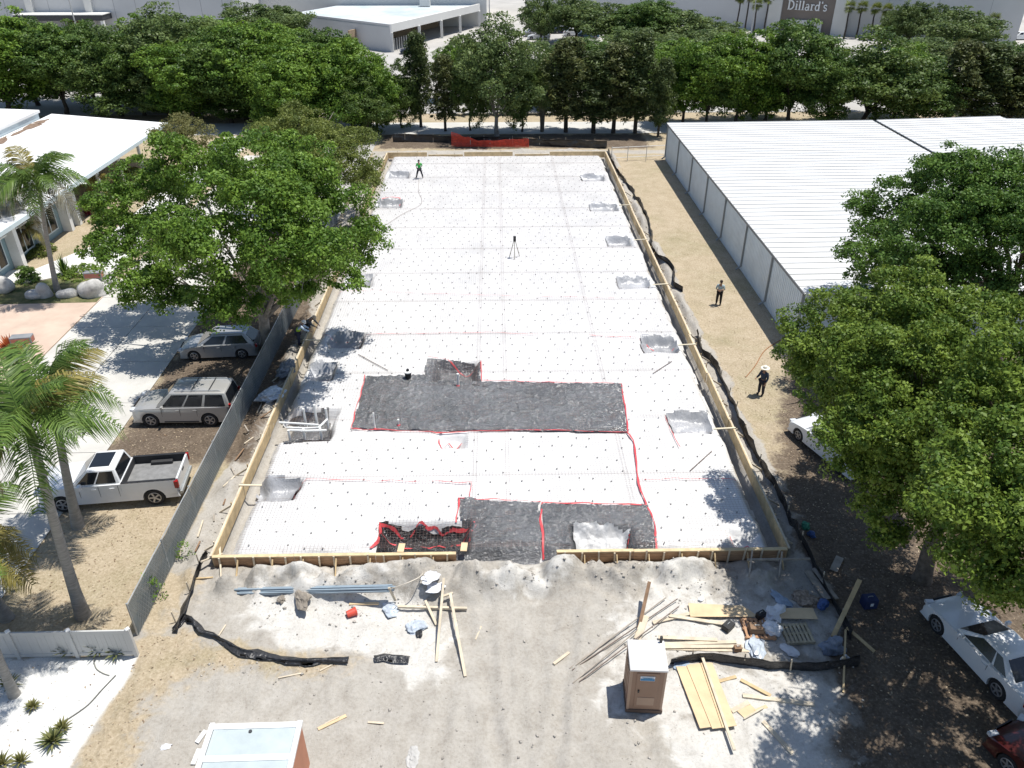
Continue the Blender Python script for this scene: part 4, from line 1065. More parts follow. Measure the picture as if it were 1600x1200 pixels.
def limb_mesh(name, rs, base, fork, r0, targets, seg=8, lean=(0, 0), buttress=1.5):
    mb = MB(); b = Vector(base); f = Vector(fork)
    mb.tube([b + Vector((0, 0, -0.2)), b + Vector((0, 0, 0.25)), b.lerp(f, .4) + Vector((rs.normal() * .1, rs.normal() * .1, 0)), f], [r0 * buttress, r0 * 1.1, r0 * .92, r0 * .8], seg + 2)
    for tg in targets:
        tg = Vector(tg); st = b.lerp(f, float(rs.uniform(0.72, 1.0)))
        m1 = st.lerp(tg, .4) + Vector((rs.normal() * .25, rs.normal() * .25, (tg - st).length * 0.10)); m2 = st.lerp(tg, .75) + Vector((rs.normal() * .2, rs.normal() * .2, (tg - st).length * 0.06))
        mb.tube([st, m1, m2, tg], [r0 * .42, r0 * .26, r0 * .15, r0 * .05], max(5, seg - 2))
        for k in range(2):
            t2 = m2 + Vector(rs.normal(size=3)) * 0.9 + Vector((0, 0, .3)); mb.tube([m1.lerp(m2, .5), m2.lerp(t2, .5) , t2], [r0 * .2, r0 * .12, r0 * .04], 5)
    return mb.mesh(name, True)
def make_tree(name, label, base, fork, r0, lobes, nclump, per, cr, leaf, lm, bark, seed, group=None, under=0.35, nlimb=12, **kw):
    rs = np.random.RandomState(seed)
    t = thing(name, label, 'tree', base, 0, group)
    cl, cd = crown_clumps(rs, lobes, nclump, under)
    link('crown', leaf_mesh('crown', rs, cl, cd, per, cr, leaf, **kw), lm, t)
    tg = [c for c, r in lobes]
    while len(tg) < nlimb: tg.append(tuple(cl[rs.randint(len(cl))] * 0.93))
    link('trunk', limb_mesh('trunk', rs, (0, 0, 0), fork, r0, tg[:nlimb]), bark, t)
    return t
def lobes_px(base, items, k=0.9):
    """crown lobes given as picture point, height and radius in metres"""
    out = []
    for px, py, z, r in items:
        q = at(px, py, z) - Vector(base)
        out.append(((q.x, q.y, q.z), (r * k, r * k, r * k * 0.86)))
    return out
L_OAK = leaf_mat('leaf_bright_oak', (0.034, 0.090, 0.012), (0.190, 0.305, 0.045), 0.24)
L_LIME = leaf_mat('leaf_lime', (0.034, 0.086, 0.012), (0.225, 0.310, 0.052), 0.24)
L_DARK = leaf_mat('leaf_dark', (0.026, 0.068, 0.014), (0.140, 0.220, 0.048))
L_OLIVE = leaf_mat('leaf_olive', (0.060, 0.095, 0.020), (0.20, 0.235, 0.055))
L_GREY = leaf_mat('leaf_grey_green', (0.048, 0.085, 0.028), (0.165, 0.225, 0.070))
L_CEDAR = leaf_mat('leaf_cedar', (0.026, 0.050, 0.016), (0.115, 0.150, 0.045), 0.18)
L_SPARSE = leaf_mat('leaf_sparse', (0.10, 0.11, 0.035), (0.24, 0.23, 0.085))

b = at(420, 548)
make_tree('shade_tree', 'big bright green shade tree leaning over the left edge of the slab', b, (0.2, -0.3, 3.0), 0.34,
    lobes_px(b, [(235, 325, 7.0, 2.8), (180, 375, 5.5, 1.7), (215, 445, 4.6, 1.6), (175, 420, 4.6, 1.0), (300, 280, 9.0, 2.6), (395, 258, 10.0, 2.7), (470, 290, 9.2, 2.7), (540, 340, 7.8, 2.1),
                 (580, 370, 6.6, 0.9), (430, 390, 8.0, 2.4), (345, 385, 8.0, 2.6), (265, 400, 6.2, 2.2), (500, 400, 7.8, 1.7), (535, 432, 6.0, 1.0), (410, 325, 9.4, 2.8), (372, 480, 4.8, 1.6), (455, 440, 6.0, 1.5), (330, 450, 5.6, 1.7), (440, 235, 9.5, 1.5), (270, 470, 4.0, 1.0), (555, 395, 6.2, 1.0)]),
    1500, 105, 0.60, 0.165, L_OAK, M_BARKPALE, 11, nlimb=16)
b = at(1440, 905)
make_tree('shade_tree', 'near yellow-green leafy tree at the right edge, its crown above the pallets', b, (0.1, 0.3, 3.2), 0.30,
    lobes_px(b, [(1300, 492, 8.6, 1.5), (1262, 545, 7.4, 1.2), (1365, 515, 9.0, 1.5), (1440, 480, 10.0, 1.9), (1345, 585, 8.4, 1.9), (1440, 585, 9.2, 2.1), (1262, 585, 6.2, 0.8), (1325, 640, 6.2, 1.2), (1380, 665, 8.0, 1.6), (1365, 740, 6.0, 1.2), (1300, 570, 7.4, 1.3), (1420, 740, 7.0, 1.5), (1345, 690, 4.6, 1.0), (1400, 800, 5.2, 1.2), (1400, 690, 5.0, 1.5), (1380, 610, 5.5, 1.5), (1450, 760, 5.0, 1.4), (1440, 670, 6.0, 1.6), (1400, 560, 6.2, 2.2), (1450, 620, 5.6, 2.2), (1370, 600, 7.0, 1.8), (1440, 540, 7.5, 2.0)]),
    2300, 85, 0.42, 0.124, L_LIME, M_BARK, 12, nlimb=13)
b = Vector((17.4, 20.2, 0))
make_tree('shade_tree', 'nearest leafy tree at the right edge, above the white coupe', b, (0.2, 0.2, 3.2), 0.28,
    lobes_px(b, [(1540, 520, 10.2, 2.0), (1545, 620, 9.6, 2.0), (1480, 690, 8.6, 1.6), (1550, 710, 10.0, 1.7), (1495, 775, 9.6, 1.1), (1590, 800, 9.4, 1.6), (1520, 858, 8.2, 1.0), (1595, 885, 8.4, 1.2), (1640, 620, 10.4, 2.2), (1660, 760, 9.6, 2.0), (1575, 930, 6.6, 0.7), (1690, 880, 9.0, 1.8), (1660, 960, 7.5, 1.1), (1780, 990, 8.5, 1.8), (1780, 860, 9.0, 2.2), (1880, 1130, 8.5, 2.0), (1500, 640, 6.5, 1.6), (1560, 800, 5.5, 1.5), (1500, 840, 5.0, 1.0), (1860, 960, 9, 2.2)])
    + [((x - 17.4, y - 20.2, z), (r, r, r * .82)) for x, y, z, r in ((18.6, 18.6, 7.4, 1.8), (18.4, 16.6, 7.4, 1.8), (19.6, 14.6, 7.4, 2.0), (18.2, 13.2, 7.4, 1.7), (19.4, 21.2, 8.0, 1.8))],
    2400, 80, 0.42, 0.124, L_LIME, M_BARK, 13, nlimb=12)
b = Vector((18.3, 9.8, 0))
make_tree('shade_tree', 'tree outside the lower right corner that shades the cars', b, (0, 0, 3.2), 0.3,
    [((-2.2, 1.6, 6.8), (1.7, 1.7, 1.4)), ((0.2, 2.2, 7.6), (2.0, 2.0, 1.6)), ((1.8, 0.2, 7.4), (2.2, 2.2, 1.7)), ((-1.2, -0.8, 7.0), (1.9, 1.9, 1.6)), ((2.5, 3.0, 7.4), (2.0, 2.0, 1.6))],
    520, 60, 0.5, 0.18, L_LIME, M_BARK, 17, nlimb=8)
b = at(1550, 560)
make_tree('shade_tree', 'tall dark green oak in front of the warehouse roof on the right', b, (0, 0, 3.4), 0.42,
    lobes_px(b, [(1400, 320, 8.8, 2.2), (1365, 370, 7.6, 1.5), (1480, 285, 10.4, 2.2), (1540, 300, 10.4, 2.4), (1600, 300, 10.4, 2.8), (1370, 415, 6.8, 1.6), (1440, 380, 8.6, 2.4), (1520, 370, 9.0, 2.4), (1590, 400, 8.4, 2.6), (1660, 360, 9.4, 3.0), (1345, 330, 8.4, 0.8), (1450, 440, 6.5, 1.8), (1530, 450, 6.8, 1.9)]),
    1300, 100, 0.55, 0.148, leaf_mat('leaf_oak_dark', (0.024, 0.066, 0.012), (0.130, 0.230, 0.042)), M_BARKDARK, 14, nlimb=12)
b = at(500, 300)
make_tree('shade_tree', 'yellowish olive tree behind the big shade tree on the left', b, (0, 0, 3), 0.3,
    lobes_px(b, [(455, 225, 6.5, 2.4), (510, 230, 6.5, 2.4), (545, 265, 5.0, 2.0), (480, 195, 7.0, 2.2), (415, 210, 6.5, 1.8), (555, 220, 6.0, 1.6), (500, 265, 5.5, 2.0), (575, 280, 3.6, 1.2)]),
    700, 70, 0.6, 0.16, L_OLIVE, M_BARKPALE, 15, nlimb=9, under=0.5)
b = at(285, 262)
make_tree('small_tree', 'small sparse yellowish tree beside the white office roof', b, (0, 0, 1.6), 0.12,
    lobes_px(b, [(280, 205, 4.6, 1.9), (310, 212, 4.4, 1.7), (255, 215, 4.2, 1.5), (290, 235, 3.4, 1.6)]),
    230, 36, 0.55, 0.17, L_SPARSE, M_BARKPALE, 16, nlimb=8)

# prototypes for the many trees behind; each placed one is an object of its own
def proto_broad(seed, lm, nclump, per, cr, leaf, h=10.0, w=9.0, bark=M_BARKDARK, low=0.10, under=0.75, r0=0.2):
    rs = np.random.RandomState(seed)
    lobes = []
    for k in range(9):
        a = 2 * math.pi * k / 7 + rs.uniform(-.3, .3)
        lv = rs.uniform(low + 0.16, 0.74) * h; rr = w * (0.24 + 0.10 * rs.rand())
        q = (w / 2 - rr) * rs.uniform(0.75, 1.05)
        lobes.append(((q * math.cos(a), q * math.sin(a), lv), (rr, rr, rr * 0.8)))
    lobes.append(((0, 0, h - w * 0.22), (w * 0.26, w * 0.26, w * 0.22)))
    lobes.append(((rs.normal() * .5, rs.normal() * .5, h * 0.6), (w * 0.33, w * 0.33, w * 0.28)))
    cl, cd = crown_clumps(rs, lobes, nclump, under)
    return (leaf_mesh('crown', rs, cl, cd, per, cr, leaf), limb_mesh('trunk', rs, (0, 0, 0), (0, 0, h * max(low, .16)), r0, [l[0] for l in lobes[:9]], 7), lm, bark, h, w)
def proto_cedar(seed, lm, nclump, per, cr, leaf, h=10.0, w=4.2, low=0.16):
    rs = np.random.RandomState(seed); cl = []; cd = []
    for k in range(nclump):
        v = rs.rand() ** 0.85; z = h * (low + (0.98 - low) * v)
        R = w / 2 * (0.35 + 0.65 * math.sin(math.pi * min(1, (1 - v) * 0.75 + 0.12))) * (1 - 0.55 * v ** 3)
        a = rs.uniform(0, 2 * math.pi); q = R * rs.rand() ** 0.5 * (0.75 + 0.35 * math.sin(3 * a + z * 1.3))
        cl.append((q * math.cos(a), q * math.sin(a), z)); cd.append((math.cos(a), math.sin(a), 0.2))
    cl = np.array(cl); cd = np.array(cd)
    mb = MB(); mb.tube([(0, 0, -0.2), (0.05, 0, h * .3), (-0.05, 0.05, h * .65), (0, 0, h * .95)], [0.19, 0.15, 0.09, 0.02], 8)
    for k in range(16):
        z = h * rs.uniform(low, 0.8); a = rs.uniform(0, 6.28); R = w * 0.36
        mb.tube([(0, 0, z), (R * .5 * math.cos(a), R * .5 * math.sin(a), z + .3), (R * math.cos(a), R * math.sin(a), z + .55)], [0.05, 0.03, 0.01], 5)
    return (leaf_mesh('crown', rs, cl, cd, per, cr, leaf, asp=0.4, flat=0.9, updown=0.5), mb.mesh('trunk', True), lm, M_BARKDARK, h, w)
PR = {
    'oakA': proto_broad(21, L_OAK, 600, 58, 0.75, 0.25), 'oakB': proto_broad(22, L_DARK, 600, 58, 0.75, 0.25), 'oakC': proto_broad(23, L_OAK, 560, 58, 0.75, 0.25, low=0.14),
    'grey': proto_broad(24, L_GREY, 560, 52, 0.75, 0.22, h=11, w=8, bark=M_BARKPALE), 'olive': proto_broad(25, leaf_mat('leaf_olive_green', (0.034, 0.074, 0.018), (0.135, 0.195, 0.045)), 560, 56, 0.75, 0.24),
    'lot': proto_broad(26, L_GREY, 330, 44, 0.8, 0.30, h=8, w=8), 'cedA': proto_cedar(27, L_CEDAR, 330, 34, 0.55, 0.30), 'cedB': proto_cedar(28, leaf_mat('leaf_cedar_brown', (0.036, 0.056, 0.018), (0.135, 0.150, 0.048), 0.18), 330, 34, 0.55, 0.30, w=4.8)}
ri = random.Random(77)
def place(kind, px, bpy_, tpy, wpx, label, group=None, name='tree'):
    crown, trunk, lm, bark, h, w = PR[kind]
    b = at(px, bpy_); top = at_y(px, tpy, b.y).z
    mid = depth_of((b.x, b.y, top * 0.6)); width = wpx * mid / FPX
    t = thing(name, label, 'tree', b, ri.uniform(0, 6.28), group)
    t.scale = (width / w, width / w, max(0.3, top / h))
    link('trunk', trunk, bark, t); link('crown', crown, lm, t)
    return t
G1 = 'trees lining the road behind the site'
for a in [
    ('olive', 628, 200, 96, 70, 'bushy green tree filling the gap at the left of the far row'),
    ('cedA', 658, 199, 52, 58, 'slim dark feathery tree at the left end of the far row, by the red net'),
    ('cedB', 696, 205, 88, 58, 'small feathery tree, second in the far row from the left'),
    ('olive', 735, 204, 60, 66, 'slim dark tree left of the broad pale tree in the far row'),
    ('grey', 776, 212, 28, 140, 'broad pale feathery tree rising behind the red net'),
    ('olive', 816, 206, 74, 70, 'dark tree between the pale tree and the cabbage palm'),
    ('cedB', 884, 207, 62, 96, 'dark tree just right of the cabbage palm'),
    ('cedA', 927, 208, 82, 84, 'dark tree third from the right in the slim far row'),
    ('cedB', 958, 208, 70, 92, 'broad-based dark tree second from the right in the slim far row'),
    ('cedA', 992, 208, 52, 76, 'tall dark spire-like tree in the middle of the far row'),
    ('cedA', 1028, 214, 92, 46, 'slim dark tree just left of the warehouse far corner')]:
    place(*a, group=G1)
for a in [
    ('oakC', 1066, 196, 62, 120, 'leafy tree behind the warehouse far corner, left of the big glossy oaks'),
    ('oakB', 1102, 196, 72, 110, 'dark round tree right above the warehouse far corner'),
    ('oakA', 1150, 195, 52, 130, 'bright glossy oak behind the warehouse, left of the entrance'),
    ('oakB', 1228, 198, 36, 160, 'dark glossy oak below the store entrance'),
    ('olive', 1350, 198, 48, 190, 'wide grey-olive tree behind the middle of the warehouse roof'),
    ('oakB', 1290, 200, 92, 120, 'dark low tree between the glossy oak and the wide olive tree'),
    ('oakB', 1420, 198, 104, 130, 'dark low tree right of the wide olive tree'),
    ('oakA', 1195, 190, 84, 120, 'green tree between the two glossy oaks behind the warehouse'),
    ('oakC', 1395, 186, 70, 130, 'light green tree behind the wide olive tree'),
    ('oakB', 1560, 180, 70, 130, 'dark tree behind the feathery trees by the right border'),
    ('cedB', 1478, 200, 66, 100, 'dark feathery tree behind the warehouse, right part'),
    ('cedA', 1520, 200, 70, 96, 'dark feathery tree left of the last one by the right border'),
    ('cedB', 1572, 200, 84, 100, 'dark feathery tree by the right border of the picture'),
    ('oakB', 1625, 200, 96, 150, 'dark tree cut by the right border behind the warehouse')]:
    place(*a, group='trees behind the warehouse')
for a in [
    ('oakA', 20, 182, 12, 190, 'large green tree at the left border behind the office roof'),
    ('oakB', 105, 178, 40, 150, 'dark green tree right of the one at the left border'),
    ('olive', 190, 181, 62, 140, 'green tree with bare trunk just beyond the office roof corner'),
    ('oakB', 226, 180, 52, 120, 'dark tree with trunk beside the road, beyond the office roof'),
    ('grey', 285, 176, 12, 170, 'tall pale-topped tree in the left background group'),
    ('oakA', 305, 192, 66, 150, 'green tree with dark trunk standing at the road edge on the left'),
    ('oakB', 362, 192, 46, 150, 'dark tree left of the dense bright group by the slab'),
    ('oakA', 420, 190, 36, 170, 'bright tree in the dense left group, behind the olive tree'),
    ('oakC', 485, 200, 62, 160, 'bright round tree in the dense left group, front one'),
    ('oakA', 552, 205, 64, 150, 'bright tree at the right end of the dense left group'),
    ('oakB', 515, 190, 48, 120, 'dark tree at the back of the dense left group'),
    ('olive', 575, 215, 120, 100, 'low bushy tree at the far left corner of the slab'),
    ('oakC', 590, 208, 92, 90, 'bright tree just above the far left corner of the slab'),
    ('oakA', 455, 215, 92, 130, 'bright green tree right behind the yellowish olive tree'),
    ('oakB', 150, 160, 34, 120, 'dark tree in the second line behind the office roof'),
    ('oakA', 255, 160, 28, 140, 'green tree in the second line left of the dense group'),
    ('oakC', 340, 158, 26, 150, 'light green tree in the second line of the dense group'),
    ('oakA', 450, 165, 44, 150, 'green tree in the second line above the bright round tree'),
    ('oakB', 60, 165, 30, 150, 'dark tree in the second line at the left border'),
    ('oakB', 385, 188, 128, 120, 'low dark undergrowth tree at the road, left of the bright group'),
    ('olive', 265, 186, 130, 110, 'low undergrowth tree at the road beyond the office roof')]:
    place(*a, group='trees on the far left')
for a in [
    ('lot', 410, 78, 2, 120, 'thin pale tree before the mall corner'),
    ('lot', 445, 74, 6, 90, 'thin pale tree left of the service building'),
    ('lot', 350, 90, 30, 100, 'car park tree below the mall wall'),
    ('lot', 845, 70, -8, 70, 'car park tree above the parked cars, left one'),
    ('lot', 900, 66, -12, 90, 'car park tree right behind the parked cars'),
    ('lot', 955, 76, 2, 120, 'car park tree right of the parked cars'),
    ('oakB', 1010, 82, 0, 120, 'dark car park tree in the top middle'),
    ('lot', 1060, 85, 14, 120, 'car park tree beside the row of thin palms'),
    ('lot', 1120, 84, 34, 90, 'car park tree in front of the thin palms'),
    ('lot', 745, 120, 62, 70, 'small tree behind the slim far row, near the service building'),
    ('oakB', 900, 130, 60, 120, 'dark tree behind the slim far row, left of middle'),
    ('oakC', 712, 158, 66, 70, 'light green tree behind the small feathery tree'),
    ('olive', 850, 165, 70, 90, 'olive tree behind the cabbage palm'),
    ('oakB', 940, 165, 84, 100, 'dark tree close behind the slim far row, near its middle'),
    ('oakA', 1000, 160, 78, 100, 'green tree close behind the tall spire-like tree'),
    ('lot', 990, 100, 40, 110, 'grey-green car park tree above the spire-like tree'),
    ('lot', 1080, 112, 46, 110, 'grey-green car park tree above the warehouse corner trees'),
    ('oakA', 1030, 140, 66, 130, 'leafy tree behind the slim far row, right of middle'),
    ('lot', 1392, 74, 6, 56, 'round grey-green tree against the store wall, left one'),
    ('lot', 1418, 74, 0, 62, 'round grey-green tree against the store wall, middle one'),
    ('lot', 1455, 76, 4, 56, 'round grey-green tree against the store wall, right one'),
    ('lot', 1500, 92, 12, 120, 'grey-green car park tree right of the store wall trees'),
    ('lot', 1440, 108, 56, 110, 'car park tree just behind the dark feathery trees')]:
    place(*a, group='trees in the car park')

# low hedge added to fill the dark shade strip under the far row
rs = np.random.RandomState(5)
h0 = at(690, 184); h1 = at(1060, 190)
cl = np.array([[h0.x + (h1.x - h0.x) * rs.rand(), h0.y + 1.6 + rs.normal() * 0.5, 0.2 + 1.7 * rs.rand()] for _ in range(420)])
tag(link('hedge', leaf_mesh('hedge', rs, cl - np.array([h0.x, h0.y, 0]), np.tile([0, 0, 1.0], (420, 1)), 30, 0.5, 0.26), L_CEDAR, None, (h0.x, h0.y, 0)), 'low dark hedge added for the shade strip along the road under the far row of trees', 'hedge')

# ------------------------------------------------------------------ palms
def frond_mesh(seed, L=2.6, droop=0.9, n=40, leaf=0.60):
    rs = np.random.RandomState(seed); V = []; F = []; T = []
    pts = []
    for i in range(n + 1):
        u = i / n; pts.append(np.array([L * (u - 0.12 * u ** 3 * droop), 0.06 * math.sin(u * 3 + seed), L * (0.42 * u - droop * 0.95 * u ** 2.3)]))
    mb = MB(); mb.tube([tuple(p) for p in pts[::4]], [0.032 * (1 - 0.85 * k / (n / 4)) + 0.004 for k in range(len(pts[::4]))], 5)
    V += mb.v; 
    F3 = [];
    for f in mb.f:
        if len(f) == 4: F.append(f)
    T += [0.35] * len(V)
    for i in range(4, n + 1):
        u = i / n; l = leaf * (0.45 + 1.1 * math.sin(math.pi * min(1, u * 0.93 + 0.05))) * (0.85 + 0.3 * rs.rand())
        tan = pts[i] - pts[i - 1]; tan /= np.linalg.norm(tan)
        for s in (-1, 1):
            for q in range(2):
                up = rs.uniform(-0.30, 0.30) - 0.30 * q
                dr = np.array([0.55 * tan[0], s * 1.0, up + 0.4 * tan[2]]); dr /= np.linalg.norm(dr)
                p0 = pts[i] + tan * rs.uniform(-.02, .02); p1 = p0 + dr * l * 0.55; p2 = p0 + dr * l + np.array([0.06 * l, 0, -0.34 * l * (1 + rs.rand())])
                wv = tan * 0.029
                k = len(V)
                V += [tuple(p0 - wv * .5), tuple(p0 + wv * .5), tuple(p1 + wv), tuple(p1 - wv), tuple(p2 + wv * .2), tuple(p2 - wv * .2)]
                F += [(k, k + 1, k + 2, k + 3), (k + 3, k + 2, k + 4, k + 5)]; T += [rs.rand()] * 6
    T = np.array(T); return np_mesh('frond', V, F, False, {'tint': np.stack([T, T, T, np.ones(len(T))], 1)})
L_PALM = leaf_mat('palm_leaf', (0.040, 0.088, 0.016), (0.165, 0.255, 0.055), 0.25, 0.42)
L_PALMY = leaf_mat('palm_leaf_yellow', (0.13, 0.12, 0.030), (0.32, 0.27, 0.085), 0.2, 0.45)
L_PALMG = leaf_mat('palm_leaf_grey', (0.13, 0.12, 0.085), (0.30, 0.28, 0.20), 0.1, 0.6)
FR = [frond_mesh(1, droop=0.55), frond_mesh(2, droop=0.8), frond_mesh(3, droop=1.05), frond_mesh(4, droop=1.35)]
FRC = {}
def frond_obj(k, lm):
    key = (k, lm.name)
    if key not in FRC:
        me = FR[k].copy(); me.materials.clear(); me.materials.append(lm); FRC[key] = me
    return FRC[key]
M_PALMTRUNK = mat('palm_trunk', (0.30, 0.285, 0.26), 0.9, 0.22, 3.0, 0.02, 8, stretch=(1, 1, 5))
def palm(label, base, top, r0, flen, n, seed, yellow=0.2, grey=0.0, group='palms along the drive', swell=1.5):
    rs = random.Random(seed); b = Vector(base); tp = Vector(top) - b
    t = thing('palm_tree', label, 'palm tree', b, 0, group)
    pts = []; rr = []
    for i in range(13):
        u = i / 12; pts.append((tp.x * u ** 1.25, tp.y * u, -0.15 + (tp.z + 0.15) * u)); rr.append(r0 * (1 + (swell - 1) * math.exp(-u * 9) - 0.35 * u) * (1.0 + 0.025 * (i % 2)))
    MB().tube(pts, rr, 12).build('trunk', M_PALMTRUNK, t, smooth=True)
    MB().tube([tp, tp + Vector((0, 0, .45)), tp + Vector((0, 0, .95))], [r0 * .72, r0 * .75, r0 * .3], 10).build('crownshaft', mat('crownshaft', (0.14, 0.20, 0.07), 0.6, 0.2, 3), t, smooth=True)
    for k in range(n):
        tier = k / n; a = k * 2.399 + rs.uniform(-.2, .2)
        tilt = math.radians(62 - 95 * tier + rs.uniform(-8, 8))
        kind = min(3, int(tier * 3.2 + rs.random() * 0.9))
        lm = L_PALMG if (tier > 1 - grey) else (L_PALMY if rs.random() < yellow * (0.4 + tier * 1.4) else L_PALM)
        o = link('frond', frond_obj(kind, lm), None, t, tuple(tp + Vector((0.05 * math.cos(a), 0.05 * math.sin(a), 0.85 - 0.25 * tier))))
        s = flen / 2.6 * rs.uniform(0.85, 1.1)
        o.scale = (s, s, s); o.rotation_euler = (rs.uniform(-.25, .25), -tilt * 0.75, a)
    return t
b = at(90, 456); palm('palm standing among boulders before the office', b, at_y(62, 300, b.y - 0.2), 0.17, 2.7, 16, 1, 0.2, 0.25)
b = at(122, 822); palm('palm with flared grey trunk just left of the white pickup', b, at_y(84, 636, b.y), 0.20, 2.5, 13, 2, 0.15)
b = at(130, 962); palm('leaning palm at the near end of the lawn, in front of the pickup', b, at_y(52, 690, b.y - .4), 0.20, 2.4, 13, 3, 0.2)
b = at(12, 966); palm('palm at the left border behind the vinyl fence', b, at_y(-55, 868, b.y), 0.19, 2.4, 14, 4, 0.5)
b = at(22, 1086); palm('thin leaning palm growing in the white shell bed', b, at_y(-48, 905, b.y), 0.14, 1.5, 10, 5, 0.3)
b = at(-10, 405); palm('grey-fronded palm at the left border by the office wall', b, at_y(-4, 320, b.y), 0.15, 2.6, 18, 6, 0.3, 0.8)
b = at(160, 322); palm('short yellow palm at the office corner', b, at_y(152, 300, b.y), 0.08, 1.4, 9, 7, 1.0)
b = at(44, 398); palm('short yellow palm by the office windows', b, at_y(46, 372, b.y), 0.08, 1.3, 9, 8, 1.0)

def fan_crown(name, seed, n=34, R=1.2, blade=0.75):
    rs = np.random.RandomState(seed); V = []; F = []; T = []
    for k in range(n):
        d = rand_dirs(rs, 1)[0]; d[2] = d[2] * 0.9 + 0.15; d /= np.linalg.norm(d)
        c = d * R * rs.uniform(.55, .8); side = np.cross(d, [0, 0, 1.0]); side /= np.linalg.norm(side) + 1e-6; up = np.cross(side, d)
        tn = rs.rand()
        for j in range(11):
            a = math.radians(-100 + 20 * j); dr = d * math.cos(a) + (side * math.sin(a)); dr = dr + up * 0.1; dr[2] -= 0.25
            dr /= np.linalg.norm(dr); w = np.cross(dr, up); w = w / (np.linalg.norm(w) + 1e-6) * 0.055
            i = len(V); V += [tuple(c - w * .3), tuple(c + dr * blade * .5 - w), tuple(c + dr * blade), tuple(c + dr * blade * .5 + w)]
            F.append((i, i + 1, i + 2, i + 3)); T += [tn] * 4
    T = np.array(T); return np_mesh(name, V, F, False, {'tint': np.stack([T, T, T, np.ones(len(T))], 1)})
fc = fan_crown('crown', 3, 60, 2.0, 1.2)
b = at(847, 206); t = thing('cabbage_palm', 'cabbage palm with shaggy skirted trunk in the far row behind the slab', 'palm tree', b)
zt = at_y(847, 138, b.y).z
MB().tube([(0, 0, -.1), (0, 0, zt * .35), (0, 0, zt * .9)], [0.22, 0.3, 0.75], 10).build('trunk', mat('shaggy_trunk', (0.13, 0.115, 0.09), 0.95, 0.5, 6, 0.1, 8), t)
link('crown', fc, L_GREY, t, (0, 0, zt))
fs = fan_crown('crown', 9, 34, 1.0, 0.9); fs.materials.append(L_OLIVE)
tm = MB().tube([(0, 0, -.1), (0.1, 0, 3), (-.05, 0, 6.5), (0, 0, 9.3)], [0.22, 0.17, 0.15, 0.13], 7).mesh('trunk', True); tm.materials.append(M_BARKDARK)
PL = [(1150, 52, -6, 'farthest left of the thin palms before the store wall'), (1163, 53, -8, 'second thin palm from the left before the store wall'), (1176, 56, 4, 'thin palm beside the grey light pole'), (1193, 54, -6, 'thin palm left of the brown sign wall'),
      (1318, 61, 8, 'thin palm just right of the brown sign wall'), (1337, 60, 9, 'second thin palm right of the brown sign wall'), (1358, 62, 11, 'third thin palm right of the brown sign wall'), (1375, 63, 13, 'thin palm next to the round trees at the store wall'), (1540, 74, 28, 'short palm before the right end of the store wall')]
for px, by, ty, lb in PL:
    b = at(px, by); t = thing('thin_palm', lb, 'palm tree', b, ri.uniform(0, 6), 'thin palms before the store')
    s = at_y(px, ty, b.y).z / 9.8; t.scale = (1, 1, s)
    link('trunk', tm, None, t); c = link('crown', fs, None, t, (0, 0, 9.4)); c.scale = (1, 1, 1 / s)

# ------------------------------------------------------------------ low plants
def rosette(label, px, py, R, H, n, seed, lm, name='spiky_plant', group=None, cat='plant'):
    rs = np.random.RandomState(seed); V = []; F = []; T = []
    for k in range(n):
        a = k * 2.399; el = math.radians(18 + 62 * (k / n) + rs.uniform(-8, 8)); l = R * rs.uniform(.8, 1.15)
        d = np.array([math.cos(a) * math.cos(el), math.sin(a) * math.cos(el), math.sin(el) * H / R]); side = np.array([-math.sin(a), math.cos(a), 0]) * 0.035 * (R / .5) ** .5
        b0 = d * 0.05; b1 = d * l * .55 + np.array([0, 0, .03]); b2 = d * l + np.array([0, 0, -0.12 * l])
        i = len(V); V += [tuple(b0 - side * .6), tuple(b0 + side * .6), tuple(b1 + side), tuple(b1 - side), tuple(b2 + side * .12), tuple(b2 - side * .12)]
        F += [(i, i + 1, i + 2, i + 3), (i + 3, i + 2, i + 4, i + 5)]; T += [rs.rand()] * 6
    T = np.array(T)
    return tag(link(name, np_mesh(name, V, F, False, {'tint': np.stack([T, T, T, np.ones(len(T))], 1)}), lm, None, on_ground(px, py)), label, cat, group)
L_SPIKE = leaf_mat('spiky_leaf', (0.06, 0.085, 0.03), (0.23, 0.23, 0.09), 0.1)
GP = 'spiky plants in the shell bed'
rosette('striped spiky plant in the middle of the white shell bed', 84, 1160, 0.55, 0.55, 46, 1, L_SPIKE, group=GP)
rosette('pale spiky plant behind the striped one in the shell bed', 98, 1140, 0.40, 0.45, 34, 2, L_SPARSE, group=GP)
rosette('small pale spiky plant halfway up the shell bed', 52, 1106, 0.36, 0.36, 34, 3, L_SPARSE, group=GP)
rosette('spiky plant against the left vinyl panel', 106, 1022, 0.55, 0.8, 40, 4, L_SPIKE, group=GP)
rosette('tall spiky plant against the vinyl fence, left of the pair at the right panel', 158, 1018, 0.62, 0.95, 46, 5, L_SPIKE, group=GP)
rosette('spiky plant nearest the right end of the vinyl fence', 184, 1022, 0.55, 0.55, 40, 6, L_SPIKE, group=GP)
rosette('spiky plant beside the thin leaning palm', 16, 1072, 0.45, 0.6, 34, 7, L_SPIKE, group=GP)
rosette('spiky plant cut by the lower border, left one', 4, 1196, 0.45, 0.5, 34, 8, L_SPARSE, group=GP)
rosette('spiky plant cut by the lower border, right one', 34, 1192, 0.40, 0.5, 34, 9, L_SPARSE, group=GP)
L_CROTON = leaf_mat('croton_leaf', (0.20, 0.035, 0.015), (0.55, 0.19, 0.06), 0.2)
rosette('orange-red leafy shrub beside the low sign box', 18, 552, 1.2, 1.2, 120, 10, L_CROTON, 'croton_shrub', cat='shrub')
